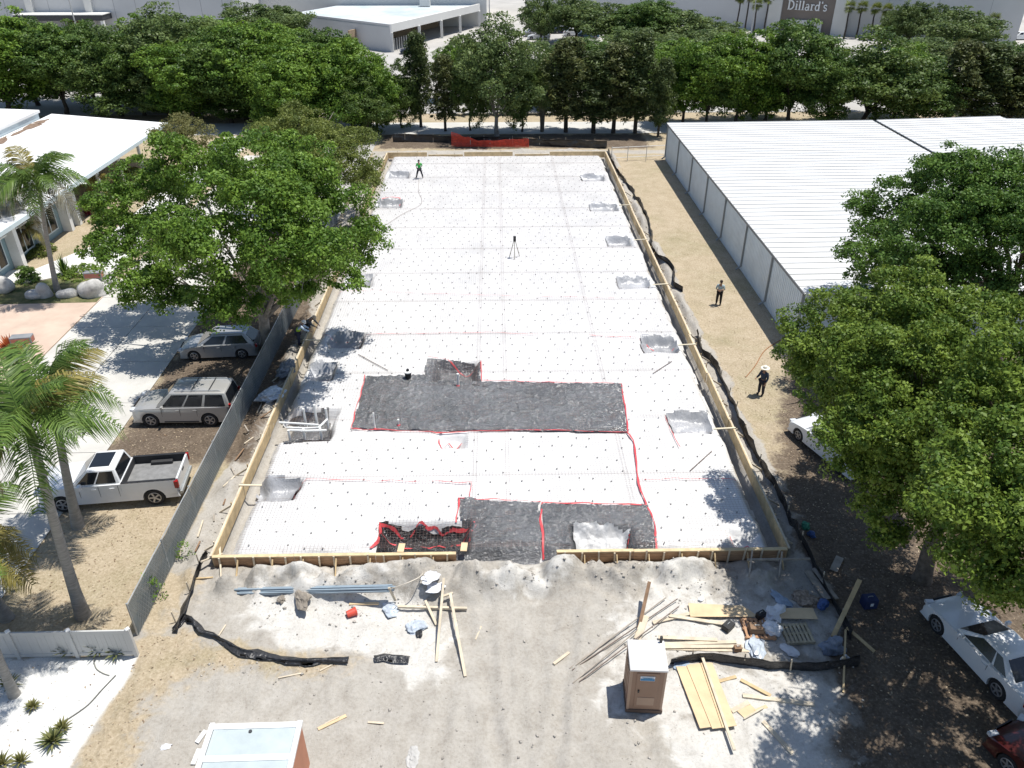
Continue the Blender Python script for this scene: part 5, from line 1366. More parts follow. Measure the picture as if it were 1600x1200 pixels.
rosette('dark red shrub at the office corner', 138, 336, 0.9, 0.9, 70, 11, leaf_mat('red_leaf', (0.12, 0.02, 0.03), (0.35, 0.08, 0.09), 0.2), 'red_shrub', cat='shrub')
rosette('upright green spiky plant in the bed beside the palm among boulders', 102, 430, 0.9, 1.6, 40, 12, L_PALM, 'bed_plant')
rosette('green spiky shrub at the office wall by the left border', 8, 412, 1.0, 1.2, 50, 13, L_PALM, 'bed_plant')
def bush(label, px, py, r, h, seed, lm, n=60, per=34, leaf=0.14, name='bush', cat='shrub'):
    rs = np.random.RandomState(seed); d = rand_dirs(rs, n); d[:, 2] = np.abs(d[:, 2])
    cl = d * np.array([r, r, h]) * (0.55 + 0.4 * rs.rand(n))[:, None]
    return tag(link(name, leaf_mesh(name, rs, cl, d, per, 0.3, leaf), lm, None, on_ground(px, py)), label, cat)
bush('small round clipped tree-shrub on the bed left of the boulder palm', 46, 440, 0.7, 1.2, 1, L_DARK, name='round_shrub')
bush('low green mound of ground cover in front of the footpath', 128, 428, 1.6, 0.4, 2, L_LIME, 80)
bush('brownish low hedge by the office pilasters', 62, 396, 1.3, 0.5, 3, L_OLIVE, 70)
bush('sparse creeper climbing the near end of the screened fence', 240, 935, 0.35, 1.3, 4, L_OAK, 22, 14, 0.10)
bush('small green weed patch on the screened fence', 291, 868, 0.25, 0.7, 5, L_OAK, 14, 12, 0.09)
bush('low shrubs beside the small sparse tree at the office', 215, 285, 2.6, 1.4, 6, L_OLIVE, 110, 36, 0.2)
bush('leafy shrub between the big shade tree and the footpath', 175, 345, 1.6, 1.0, 7, L_OAK, 80, 36, 0.18)

# boulders and sign boxes
def boulder(label, px, py, s, seed, m=M_BOULDER, name='boulder', cat='boulder', group='boulders edging the planting bed'):
    rs = np.random.RandomState(seed); bm = bmesh.new(); bmesh.ops.create_icosphere(bm, subdivisions=3, radius=1)
    f = rs.normal(size=(4, 3)) * 1.6; ph = rs.rand(4) * 6
    for v in bm.verts:
        k = 1 + 0.13 * sum(math.sin(float(np.dot(f[i], v.co)) + ph[i]) for i in range(4)); v.co = Vector((v.co.x * s[0] * k, v.co.y * s[1] * k, v.co.z * s[2] * k + s[2] * 0.55))
    me = bpy.data.meshes.new(name); bm.to_mesh(me); bm.free()
    me.polygons.foreach_set('use_smooth', [True] * len(me.polygons))
    return tag(link(name, me, m, None, on_ground(px, py)), label, cat, group)
boulder('largest grey boulder under the sign box', 146, 461, (1.0, .8, .75), 1)
boulder('pale boulder right of the sign box', 169, 441, (.6, .5, .5), 2)
boulder('rounded pale boulder right of the palm foot', 105, 464, (.62, .5, .42), 3)
boulder('jagged pale boulder left of the palm foot', 73, 465, (.5, .45, .6), 4)
boulder('shaded boulder in the palm shadow', 53, 466, (.55, .45, .35), 5)
boulder('white boulder at the left border by the footpath', 6, 455, (.9, .7, .7), 6)
def signbox(label, px, py, rz, side):
    t = thing('sign_box', label, 'sign', at(px, py), rz)
    MB().lathe([(0.14, -.1), (0.10, 0.1), (0.09, 0.9)], (0, 0, 0), 10).build('post', M_WHITE, t)
    MB().box((0, 0, 1.12), (1.15, 0.55, 0.42)).build('box', mat('sign_face', (0.23, 0.24, 0.25), 0.6, 0.15, 2), t, bevel=0.03)
    MB().box((0.0, -0.285, 1.1), (1.0, 0.01, 0.3)).build('side_panel', mat('sign_side', (0.42, 0.16, 0.11), 0.6), t)
    MB().box((side * 0.582, 0, 1.1), (0.012, 0.42, 0.3)).build('end_panel', mat('sign_side', (0.42, 0.16, 0.11), 0.6), t)
signbox('grey mailbox-like sign box on a post among the boulders', 153, 452, 0.1, 1)
signbox('grey mailbox-like sign box on a post beside the orange shrub', 44, 556, 0.15, 1)

# fallen leaves and dry thatch scattered on the lawns and under the trees
rs = np.random.RandomState(44); P = []
def scatter(poly, n):
    xs = [p[0] for p in poly]; ys = [p[1] for p in poly]
    x = rs.uniform(min(xs), max(xs), n * 2); y = rs.uniform(max(min(ys), 11), min(max(ys), 84), n * 2)
    k = (sd_poly(x, y, poly) < 0); return np.stack([x[k], y[k]], 1)[:n]
P = np.concatenate([scatter(LAWN_R, 2600), scatter([(-19, 20), (-13.2, 20), (-13.2, 50), (-19, 50)], 3000), scatter([(12.5, 12), (20, 10), (20, 36), (14.5, 34), (12.5, 26)], 2600), scatter(Z_GRASS[0], 500), scatter(Z_SHELL, 160)])
Z = ground_z(P[:, 0], P[:, 1]) + 0.012; N = len(P)
a = rs.uniform(0, 6.28, N); L_ = rs.uniform(0.02, 0.055, N); w_ = L_ * 0.5; t1 = np.stack([np.cos(a), np.sin(a), rs.normal(size=N) * .25], 1) * L_[:, None]; t2 = np.stack([-np.sin(a), np.cos(a), rs.normal(size=N) * .25], 1) * w_[:, None]
c0 = np.concatenate([P, Z[:, None] + 0.012], 1)
V = np.stack([c0 - t1, c0 + t2, c0 + t1, c0 - t2], 1).reshape(-1, 3); tn = np.repeat(rs.rand(N), 4)
tag(link('fallen_leaves', np_mesh('fallen_leaves', V, np.arange(N * 4).reshape(-1, 4), False, {'tint': np.stack([tn, tn, tn, np.ones(N * 4)], 1)}), leaf_mat('dry_leaf', (0.16, 0.10, 0.06), (0.56, 0.46, 0.32), 0.05, 0.8)), 'scattered dry leaves on the grass and soil', 'fallen leaves', kind='stuff')
# ------------------------------------------------------------------ vehicles
def body_prism(prof_top, wheels, r, clear, W, shrink=0.03):
    """closed side outline (x,z) with wheel-arch cuts, swept across the width in rounded slices"""
    x_r, x_f = prof_top[0][0], prof_top[-1][0]
    under = []
    for xc in sorted(wheels, reverse=True):
        R = r * 1.13
        a0 = math.asin(max(-1, min(1, (clear - r) / R)))
        for k in range(15):
            a = a0 + (math.pi - 2 * a0) * k / 14
            under.append((xc + R * math.cos(a), r + R * math.sin(a)))
    poly = prof_top + [(x_f - 0.05, clear)] + under + [(x_r + 0.05, clear)]
    n = len(poly); zc = 0.6; ntop = len(prof_top)
    ys = [(-1, 1.0), (-.975, .45), (-.90, .12), (-.6, 0), (.6, 0), (.90, .12), (.975, .45), (1, 1.0)]
    V = []; F = []
    for y, s in ys:
        for i, (x, z) in enumerate(poly):
            q = s * shrink if i < ntop else 0
            xx = x * (1 - q * 1.1 - (0.035 * (abs(y) ** 3) if (i < ntop) else 0) * (abs(x) / abs(x_f)) ** 4)
            zz = z - q * max(0, z - zc) * 1.6
            V.append((xx, y * W / 2 * (1 - 0.05 * max(0, z - 0.55) - 0.05 * (abs(x / x_f)) ** 5), zz))
    m = len(ys)
    for j in range(m - 1):
        for i in range(n):
            i2 = (i + 1) % n; F.append((j * n + i, j * n + i2, (j + 1) * n + i2, (j + 1) * n + i))
    F.append(tuple(range(n))); F.append(tuple(range((m - 1) * n, m * n))[::-1])
    mb = MB(); mb.add(V, F); return mb
def cabin_parts(t, paint_m, cb, cr, zb, zr, wb, wr, sides, frame=0.08, roofm=None, front=True, rear=True):
    """greenhouse: cb/cr = (rear x, front x) at belt and roof"""
    B = [Vector((cb[1], wb, zb)), Vector((cb[0], wb, zb)), Vector((cb[0], -wb, zb)), Vector((cb[1], -wb, zb))]
    R = [Vector((cr[1], wr, zr)), Vector((cr[0], wr, zr)), Vector((cr[0], -wr, zr)), Vector((cr[1], -wr, zr))]
    i_ = 0.13; K = [Vector((p.x + (i_ if p.x < sum(cr) / 2 else -i_) * 1.3, p.y * (1 - i_), zr + 0.045)) for p in R]
    mb = MB(); mb.add(B + R + K, [(0, 1, 5, 4), (1, 2, 6, 5), (2, 3, 7, 6), (3, 0, 4, 7), (4, 5, 9, 8), (5, 6, 10, 9), (6, 7, 11, 10), (7, 4, 8, 11), (8, 9, 10, 11), (3, 2, 1, 0)])
    mb.build('cabin', roofm or paint_m, t, smooth=True, bevel=0.03)
    def pane(name, a, b, c, d, u0, u1, v0, v1):
        f = lambda u, v: (a.lerp(b, u)).lerp(d.lerp(c, u), v)
        q = [f(u0, v0), f(u1, v0), f(u1, v1), f(u0, v1)]
        nr = (q[1] - q[0]).cross(q[3] - q[0]).normalized()
        cen = sum(q, Vector()) / 4
        if nr.dot(cen - Vector((sum(cb) / 2, 0, zb))) < 0: nr = -nr
        q = [p + nr * 0.014 for p in q]
        mb = MB(); mb.slab4(q, 0.01); mb.build(name, M_GLASS, t)
    if front: pane('windscreen', B[3], B[0], R[0], R[3], .07, .93, .06, .93)
    if rear: pane('rear_window', B[1], B[2], R[2], R[1], .08, .92, .12, .9)
    for u0, u1 in sides:
        pane('side_window', B[0], B[1], R[1], R[0], u0, u1, .10, .90); pane('side_window', B[2], B[3], R[3], R[2], 1 - u1, 1 - u0, .10, .90)
TY = {}
def wheels(t, xs, r, half, w=0.22, dark=False):
    key = (r, w)
    if key not in TY:
        ty = MB().lathe([(r * .62, -w / 2 + .015), (r * .93, -w / 2), (r, -w / 2 + .03), (r, w / 2 - .03), (r * .93, w / 2), (r * .62, w / 2 - .015)], (0, 0, 0), 24, 'Y').mesh('wheel', True); ty.materials.append(M_TYRE)
        rm = MB(); rm.lathe([(r * .66, 0.0), (r * .66, 0.02), (r * .58, 0.03), (r * .56, 0.0)], (0, 0, 0), 20, 'Y')
        for k in range(5):
            a = 2 * math.pi * k / 5; rm.beam((0, .012, 0), (r * .6 * math.cos(a), .018, r * .6 * math.sin(a)), r * .17, .03, up=(0, 1, 0))
        rm.lathe([(r * .16, 0.0), (r * .16, .035), (r * .1, .04)], (0, 0, 0), 10, 'Y')
        rme = rm.mesh('rim')
        TY[key] = (ty, rme)
    ty, rme = TY[key]
    for x in xs:
        for s in (1, -1):
            o = link('wheel', ty, None, t, (x, s * (half - w / 2 - 0.01), r))
            q = link('rim', rme, M_RIM, o, (0, s * (w / 2 - .02), 0)); q.scale = (1, s, 1)
M_HEAD = mat('headlight', (0.55, 0.57, 0.6), 0.1, 0.1, 3, spec=0.8); M_TAIL = mat('taillight', (0.30, 0.012, 0.012), 0.2, 0.2, 3)
def extras(t, L, W, zh, zt, pm, xm, zm, hw=0.3, tw=0.2, th=0.16):
    for s in (1, -1):
        MB().box((L / 2 - 0.13, s * (W / 2 - 0.26), zh), (0.18, hw, 0.13), s * -0.25).build('headlight', M_HEAD, t, bevel=0.02)
        MB().box((-L / 2 + 0.055, s * (W / 2 - 0.17), zt), (0.11, tw, th), s * 0.2).build('taillight', M_TAIL, t, bevel=0.02)
        MB().box((xm, s * (W / 2 + 0.06), zm), (0.12, 0.2, 0.14)).build('mirror', pm, t, bevel=0.03)
    MB().box((L / 2 - 0.015, 0, zh - 0.12), (0.05, W * 0.42, 0.2)).build('grille', M_BLACK, t, bevel=0.01)
    MB().box((0, 0, 0.36), (L * 0.90, W * 0.62, 0.24)).build('underbody', M_BLACK, t)
    MB().box((-L / 2 + 0.002, 0, zt - 0.22), (0.02, 0.5, 0.13)).build('number_plate', M_WHITE, t)
def scale_profile(pts, L): return [(x * L, z) for x, z in pts]
def handles(t, pm, xs, W, z):
    for x in xs:
        for s in (1, -1): MB().box((x, s * (W / 2 + 0.012), z), (0.2, 0.03, 0.035)).build('door_handle', pm, t, bevel=0.008)
def door_gaps(t, xs, W, z0, z1):
    for x in xs:
        for s in (1, -1): MB().box((x, s * (W / 2 - 0.001), (z0 + z1) / 2), (0.012, 0.012, z1 - z0)).build('door_gap', M_BLACK, t)
def car_sedan(name, label, pm, L=4.7, W=1.82, group=None, hatch=False, low=0.0):
    t = thing(name, label, 'car', (0, 0, 0), 0, group); r = 0.33
    prof = scale_profile([(-.497, .32), (-.5, .52), (-.492, .78), (-.47, .93), (-.40, .99 if hatch else .965), (-.2, .965), (.12, .945), (.22, .93), (.33, .865), (.43, .77), (.482, .66), (.5, .5), (.497, .32)], L)
    prof = [(x, z - low * (z > .6)) for x, z in prof]
    body_prism(prof, (L * .305, -L * .295), r, 0.19, W).build('body', pm, t, smooth=True)
    if hatch: cabin_parts(t, pm, (-L * .475, L * .255), (-L * .36, L * .06), .93, 1.47, W * .455, W * .335, ((.08, .44), (.48, .90)))
    else: cabin_parts(t, pm, (-L * .40, L * .24), (-L * .24, L * .05), .925 - low, 1.41 - low, W * .455, W * .335, ((.09, .47), (.51, .90)))
    wheels(t, (L * .305, -L * .295), r, W / 2); extras(t, L, W, .66 - low * .5, .80 - low, pm, L * .17, 1.0 - low)
    handles(t, pm, (-L * .02, -L * .2), W * .985, .80 - low); door_gaps(t, (L * .165, -L * .05, -L * .235), W * .99, .34, .88 - low)
    return t
def car_coupe(name, label, pm):
    L, W, r = 4.75, 1.9, 0.35
    t = thing(name, label, 'car'); 
    prof = scale_profile([(-.497, .34), (-.5, .55), (-.495, .80), (-.47, .93), (-.40, .965), (-.30, .95), (-.1, .90), (.14, .89), (.30, .86), (.42, .78), (.48, .66), (.5, .48), (.497, .30)], L)
    body_prism(prof, (L * .31, -L * .285), r, 0.18, W).build('body', pm, t, smooth=True)
    cabin_parts(t, pm, (-L * .37, L * .17), (-L * .20, L * -.01), .875, 1.34, W * .44, W * .31, ((.10, .62), (.66, .88)))
    wheels(t, (L * .31, -L * .285), r, W / 2); extras(t, L, W, .66, .78, pm, L * .1, .98, tw=.34, th=.11)
    door_gaps(t, (L * .115, -L * .16), W * .99, .34, .84); handles(t, pm, (-L * .13,), W * .985, .77)
    return t
def car_suv(name, label, pm, L=5.1, W=2.0):
    t = thing(name, label, 'car'); r = 0.39
    prof = scale_profile([(-.497, .40), (-.5, .62), (-.497, 1.0), (-.49, 1.13), (-.3, 1.14), (.10, 1.12), (.20, 1.11), (.35, 1.08), (.455, 1.00), (.492, .86), (.5, .6), (.497, .38)], L)
    body_prism(prof, (L * .305, -L * .275), r, 0.27, W).build('body', pm, t, smooth=True)
    cabin_parts(t, pm, (-L * .49, L * .235), (-L * .455, L * .085), 1.10, 1.83, W * .465, W * .375, ((.07, .345), (.375, .62), (.66, .95)))
    wheels(t, (L * .305, -L * .275), r, W / 2, .26); extras(t, L, W, .92, 1.05, pm, L * .16, 1.2, tw=.14, th=.42)
    for s in (1, -1):
        MB().tube([(-L * .42, s * .62, 1.86), (-L * .40, s * .62, 1.93), (L * .02, s * .62, 1.93), (L * .04, s * .62, 1.87)], .02, 6).build('roof_rail', M_STEEL, t)
        MB().box((0, s * (W / 2 - .06), .33), (L * .34, .16, .05)).build('running_board', M_BLACK, t)
    for x in (-L * .3, -L * .13): MB().tube([(x, -.62, 1.93), (x, .62, 1.93)], .022, 6).build('roof_bar', M_BLACK, t)
    handles(t, pm, (L * .02, -L * .15), W * .985, .98); door_gaps(t, (L * .18, 0.0, -L * .165), W * .99, .42, 1.06)
    return t
def car_pickup(name, label, pm):
    L, W, r = 6.0, 2.05, 0.42
    t = thing(name, label, 'pickup truck')
    xb = -0.62                                           # rear of the cab
    prof = [(-L / 2 + .01, .55), (-L / 2 + .01, .88), (-L / 2 + .12, .91), (xb - .02, .91), (xb, .92), (xb, 1.28), (L * .16, 1.27), (L * .22, 1.26), (L * .36, 1.23), (L * .455, 1.16), (L * .492, 1.02), (L * .5, .65), (L * .497, .42)]
    wx = (L * .325, -L * .312)
    body_prism(prof, wx, r, 0.36, W, 0.015).build('body', pm, t, smooth=True)
    # bed: walls over the rear fenders, floor, tailgate
    for s in (1, -1):
        n = 15; R = r * 1.13; pts = [(xb - .015, .70), (xb - .015, 1.30), (-L / 2 + .10, 1.30), (-L / 2 + .10, .62)]
        arch = [(wx[1] + R * math.cos(a), r + R * math.sin(a)) for a in np.linspace(math.pi - 0.25, 0.25, n)]
        poly = pts + arch
        mb = MB(); k = len(poly)
        mb.add([(x, s * (W / 2 + .004), z) for x, z in poly] + [(x, s * (W / 2 - .09), z) for x, z in poly], [tuple(range(k)), tuple(range(2 * k - 1, k - 1, -1))] + [(i, (i + 1) % k, k + (i + 1) % k, k + i) for i in range(k)])
        mb.build('bed_wall', pm, t)
        MB().bbox((xb - .02, s * (W / 2 - .13), 1.295), (-L / 2 + .09, s * (W / 2 + .0), 1.325)).build('bed_rail', M_BLACK, t)
        MB().box((wx[1], s * (W / 2 - .2), 1.0), (.95, .24, .2)).build('wheel_house', mat('bed_liner', (0.035, 0.035, 0.037), .7), t, bevel=.05)
    MB().bbox((-L / 2 + .10, -W / 2 + .1, 0.912), (xb - .03, W / 2 - .1, .935)).build('bed_floor', mat('bed_mat', (0.20, 0.20, 0.20), .8, .2, 4), t)
    MB().bbox((-L / 2 + .105, -W / 2 + .092, .852), (xb - .05, -W / 2 + .11, 1.28)).build('bed_liner', mat('bed_liner', (0.03, 0.03, 0.03)), t)
    MB().bbox((-L / 2 + .105, W / 2 - .11, .852), (xb - .05, W / 2 - .092, 1.28)).build('bed_liner', mat('bed_liner', (0.03, 0.03, 0.03)), t)
    MB().bbox((xb - .045, -W / 2 + .12, .852), (xb - .02, W / 2 - .12, 1.28)).build('bed_liner', mat('bed_liner', (0.03, 0.03, 0.03)), t)
    tg = MB().bbox((-L / 2 + .015, -W / 2 + .12, .66), (-L / 2 + .095, W / 2 - .12, 1.30)).build('tailgate', pm, t, bevel=.012)
    MB().bbox((-L / 2 + .0, -.12, 1.12), (-L / 2 + .012, .12, 1.2)).build('tailgate_handle', M_BLACK, tg)
    MB().bbox((-L / 2 - .06, -W / 2 + .1, .46), (-L / 2 + .06, W / 2 - .1, .62)).build('rear_bumper', M_STEEL, t, bevel=.02)
    cabin_parts(t, pm, (xb + .02, L * .235), (xb + .18, L * .115), 1.26, 1.90, W * .455, W * .36, ((.08, .45), (.49, .93)))
    MB().bbox((xb + .42, -.52, 1.948), (xb + 1.25, .52, 1.956)).build('sunroof', M_GLASS, t)
    wheels(t, wx, r, W / 2, .28)
    for s in (1, -1):
        MB().box((L / 2 - .1, s * (W / 2 - .22), 1.02), (.18, .32, .2)).build('headlight', M_HEAD, t, bevel=.02)
        MB().box((-L / 2 + .075, s * (W / 2 - .015), 1.08), (.17, .16, .36)).build('taillight', M_TAIL, t, bevel=.02)
        MB().box((L * .165, s * (W / 2 + .13), 1.35), (.14, .26, .22)).build('mirror', pm, t, bevel=.03)
    MB().box((L / 2 - .02, 0, .92), (.06, 1.2, .3)).build('grille', M_BLACK, t, bevel=.01)
    MB().box((0.1, 0, .48), (L * .86, W * .6, .22)).build('underbody', M_BLACK, t)
    handles(t, pm, (L * .0 + .5, -.25), W * .985, 1.1); door_gaps(t, (L * .185, L * .05, xb + .12), W * .985, .48, 1.22)
    return t
def park(t, fpx, rpx, wb_f, wb_r, W):
    """set a car down by the ground points of its left front and left rear wheels"""
    f = at(*fpx); r = at(*rpx); d = (f - r); d.z = 0; d.normalize(); left = Vector((-d.y, d.x, 0))
    mid = (f + r) / 2 - d * (wb_f + wb_r) / 2 - left * (W / 2 - .1)
    t.location = (mid.x, mid.y, 0.005); t.rotation_euler = (0, 0, math.atan2(d.y, d.x)); return t
P_WHITE = paint('white_car_paint', (0.72, 0.73, 0.74)); P_SILVER = paint('silver_car_paint', (0.36, 0.365, 0.37), .32, .35); P_SILVER2 = paint('pale_silver_paint', (0.42, 0.41, 0.39), .32, .3)
P_RED = paint('red_car_paint', (0.055, 0.008, 0.008)); P_NAVY = paint('navy_car_paint', (0.02, 0.03, 0.06)); P_BLACK = paint('black_car_paint', (0.02, 0.02, 0.022)); P_BLUE = paint('blue_car_paint', (0.06, 0.13, 0.22)); P_GREY = paint('grey_car_paint', (0.2, 0.2, 0.21))
park(car_pickup('pickup_truck', 'white crew-cab pickup with dark open bed parked by the screened fence', P_WHITE), (100, 799), (250, 787), 1.95, -1.872, 2.05)
park(car_suv('parked_suv', 'silver sport utility vehicle with roof bars parked beyond the white pickup', P_SILVER2), (240, 666), (331, 665), 1.55, -1.4, 2.0)
park(car_sedan('parked_car', 'silver hatchback parked under the big shade tree', P_SILVER, hatch=True, L=4.5), (309, 563), (377, 560), 1.37, -1.33, 1.82)
park(car_coupe('parked_coupe', 'white coupe in the tree shade at the lower right', P_WHITE), (1462, 987), (1554, 1087), 1.47, -1.35, 1.9)
park(car_sedan('parked_car', 'white car half hidden under the tree beside the grass strip', P_WHITE, L=4.6), (1247, 688), (1308, 738), 1.4, -1.36, 1.82)
park(car_sedan('parked_car', 'dark red car cut by the lower right corner', P_RED, L=4.7), (1590, 1222), (1693, 1320), 1.43, -1.39, 1.82)
park(car_sedan('parked_car', 'white car glimpsed through the trees beside the office', P_WHITE, L=4.6, hatch=True), (368, 252), (352, 240), 1.4, -1.36, 1.82)
proto = car_sedan('parked_car', 'silver-white car at the left of the distant car park row', P_WHITE, L=4.6, group='cars in the distant car park')
lot = [(836, 57, P_SILVER, None), (852, 52, P_WHITE, 'white car second in the distant car park row'), (872, 44, P_BLACK, 'black car behind the distant row, left one'), (890, 42, P_BLACK, 'black car behind the distant row, right one'),
       (879, 52, P_NAVY, 'dark blue car in the middle of the distant row'), (897, 56, P_WHITE, 'white car in the front of the distant row'), (906, 40, P_WHITE, 'white car behind the distant row by the tree'), (901, 49, P_BLUE, 'blue car in the distant row'),
       (842, 62, P_WHITE, 'white car nearest in the distant row'), (918, 60, P_BLUE, 'teal-blue car at the right of the distant row'), (1050, 46, P_WHITE, 'white car between the car park trees'), (1000, 40, P_GREY, 'grey car seen between two car park trees'),
       (1411, 72, P_WHITE, 'white car just before the store wall trees'), (1372, 60, P_GREY, 'grey car by the thin palms at the store'), (645, 84, P_NAVY, 'dark blue car beside the service building'), (888, 20, P_SILVER, 'pale car far back in the top middle'), (1590, 62, P_WHITE, 'white car at the far right border behind the store')]
for i, (px, py, pm, lb) in enumerate(lot):
    c = proto if i == 0 else copy_tree(proto)
    if lb: c['label'] = lb
    p = at(px, py); c.location = (p.x, p.y, 0.03); c.rotation_euler = (0, 0, math.radians(ri.choice((8, 188, 20, 172))))
    for ch in c.children:
        if ch.name.split('.')[0] in ('body', 'cabin', 'mirror', 'door_handle'):
            ch.material_slots[0].link = 'OBJECT'; ch.material_slots[0].material = pm
# ------------------------------------------------------------------ people
def skin(name, verts, edges, rads, m, parent, sub=1):
    me = bpy.data.meshes.new(name + '_skeleton'); me.from_pydata(verts, edges, [])
    o = bpy.data.objects.new(name, me); C.objects.link(o)
    o.modifiers.new('skin', 'SKIN'); s = o.modifiers.new('sub', 'SUBSURF'); s.levels = sub; s.render_levels = sub
    for i, r in enumerate(rads):
        me.skin_vertices[0].data[i].radius = (r, r) if not isinstance(r, tuple) else r
        me.skin_vertices[0].data[i].use_root = (i == 0)
    dg = bpy.context.evaluated_depsgraph_get()
    res = bpy.data.meshes.new_from_object(o.evaluated_get(dg)); res.name = name
    bpy.data.objects.remove(o)
    res.polygons.foreach_set('use_smooth', [True] * len(res.polygons))
    res.materials.clear()
    return link(name, res, m, parent)
M_SKIN = mat('skin_tone', (0.30, 0.17, 0.11), 0.6, 0.05, 4)
def person(label, loc, rz, shirt, trousers, hat=None, hatcol=None, vest=None, J=None, sleeves=True, name='person'):
    j = dict(pel=(0, 0, .95), sp=(0, .01, 1.12), ch=(0, .0, 1.32), nk=(0, .01, 1.49), hd=(0, .03, 1.60), tp=(0, .02, 1.72),
             sl=(-.19, 0, 1.42), el=(-.25, -.02, 1.15), wl=(-.24, .10, .92), sr=(.19, 0, 1.42), er=(.25, -.02, 1.15), wr=(.24, .10, .92),
             hl=(-.10, 0, .90), kl=(-.12, .03, .50), al=(-.13, -.01, .09), tl=(-.14, .15, .05), hr=(.10, 0, .90), kr=(.12, .03, .50), ar=(.13, -.01, .09), tr=(.14, .15, .05))
    if J: j.update(J)
    t = thing(name, label, 'person', loc, rz)
    order = ['pel', 'sp', 'ch', 'nk', 'hd', 'tp', 'sl', 'el', 'wl', 'sr', 'er', 'wr', 'hl', 'kl', 'al', 'tl', 'hr', 'kr', 'ar', 'tr']
    R = dict(pel=(.15, .11), sp=(.135, .10), ch=(.155, .105), nk=.055, hd=(.078, .095), tp=(.06, .07), sl=.062, el=.042, wl=.03, sr=.062, er=.042, wr=.03, hl=.095, kl=.06, al=.042, tl=.04, hr=.095, kr=.06, ar=.042, tr=.04)
    E = [('pel', 'sp'), ('sp', 'ch'), ('ch', 'nk'), ('nk', 'hd'), ('hd', 'tp'), ('ch', 'sl'), ('sl', 'el'), ('el', 'wl'), ('ch', 'sr'), ('sr', 'er'), ('er', 'wr'), ('pel', 'hl'), ('hl', 'kl'), ('kl', 'al'), ('al', 'tl'), ('pel', 'hr'), ('hr', 'kr'), ('kr', 'ar'), ('ar', 'tr')]
    V = [Vector(j[k]) for k in order]; ed = [(order.index(a), order.index(b)) for a, b in E]; rad = [R[k] for k in order]
    for e, w in (('el', 'wl'), ('er', 'wr')):                      # palm and five fingers
        pw = Vector(j[w]); d = (pw - Vector(j[e])).normalized(); s = d.cross(Vector((0, 1, 0.3))).normalized()
        k = len(V); V.append(pw + d * .07); rad.append((.036, .02)); ed.append((order.index(w), k))
        for q, (o_, l_) in enumerate(((-.033, .07), (-.011, .085), (.011, .08), (.033, .06))):
            a = len(V); V.append(pw + d * .10 + s * o_); rad.append(.009); ed.append((k, a))
            V.append(pw + d * (.10 + l_ * .5) + s * o_ + Vector((0, .012, -.01))); rad.append(.008); ed.append((a, a + 1))
            V.append(pw + d * (.10 + l_) + s * o_ + Vector((0, .03, -.02))); rad.append(.007); ed.append((a + 1, a + 2))
        a = len(V); V.append(pw + d * .05 - s * .05 + Vector((0, .02, 0))); rad.append(.011); ed.append((order.index(w), a))
        V.append(pw + d * .10 - s * .06 + Vector((0, .04, 0))); rad.append(.009); ed.append((a, a + 1))
    hd = Vector(j['hd']); up = (Vector(j['tp']) - Vector(j['nk'])).normalized(); fw = Vector((0, 1, 0)); fw = (fw - up * fw.dot(up)).normalized()
    a = len(V); V.append(hd + fw * .105 - up * .005); rad.append(.014); ed.append((order.index('hd'), a))       # nose
    skin('body', V, ed, rad, M_SKIN, t)
    sd_ = fw.cross(up)
    for s in (1, -1):
        MB().lathe([(.006, -.004), (.012, 0), (.006, .006)], tuple(hd + fw * .092 + up * .02 + sd_ * .032 * s), 8, 'Y').build('eye', M_BLACK, t)
        MB().box(tuple(hd + sd_ * .088 * s), (.02, .035, .06)).build('ear', M_SKIN, t, bevel=.008)
    def sub_(keys, grow, nm, m, caps=None):
        ks = [k for k in order if k in keys]; idx = {k: i for i, k in enumerate(ks)}
        e2 = [(idx[a], idx[b]) for a, b in E if a in idx and b in idx]
        rr = [(R[k][0] + grow, R[k][1] + grow) if isinstance(R[k], tuple) else R[k] + grow for k in ks]
        skin(nm, [j[k] for k in ks], e2, rr, m, t)
    arms = ('el', 'wl', 'er', 'wr') if sleeves else ('el', 'er')
    sub_(('pel', 'sp', 'ch', 'sl', 'sr') + arms, .022, 'shirt', shirt)
    sub_(('pel', 'hl', 'kl', 'al', 'hr', 'kr', 'ar'), .028, 'trousers', trousers)
    sub_(('al', 'tl'), .022, 'boot', M_BLACK); sub_(('ar', 'tr'), .022, 'boot', M_BLACK)
    if vest: sub_(('pel', 'sp', 'ch'), .040, 'vest', vest)
    tp = Vector(j['tp']); q = up.to_track_quat('Z', 'Y').to_matrix()
    def cap_(prof, nm, m):
        mb = MB(); mb.lathe(prof, (0, 0, 0), 16); mb.v = [tuple(q @ Vector(v) + tp) for v in mb.v]; mb.build(nm, m, t, smooth=True)
    if hat == 'hard': cap_([(.15, -.03), (.15, -.015), (.115, 0.0), (.105, .06), (.06, .10), (.01, .115)], 'hard_hat', hatcol)
    elif hat == 'straw': cap_([(.24, -.02), (.23, -.005), (.115, 0.0), (.11, .08), (.08, .11), (.01, .115)], 'straw_hat', hatcol)
    else: cap_([(.092, -.075), (.102, -.03), (.095, .02), (.06, .055), (.01, .068)], 'hair', hatcol or M_BLACK)
    return t
g = at(656, 279, SLAB_Z); g.z = sheet1(g.x, g.y) + .02
person('worker in bright green shirt standing with legs apart at the far end of the slab', g, 0.4, mat('green_shirt', (0.03, 0.42, 0.07), .8), mat('dark_trousers', (0.03, 0.03, 0.04), .9),
       J=dict(kl=(-.22, .04, .50), al=(-.34, 0, .09), tl=(-.36, .15, .05), kr=(.22, .04, .50), ar=(.32, 0, .09), tr=(.34, .15, .05), el=(-.30, .0, 1.17), wl=(-.20, .16, 1.0), er=(.30, .0, 1.17), wr=(.22, .18, 1.02)), sleeves=False)
g = at(469, 546); g.z = gz1(g.x, g.y)
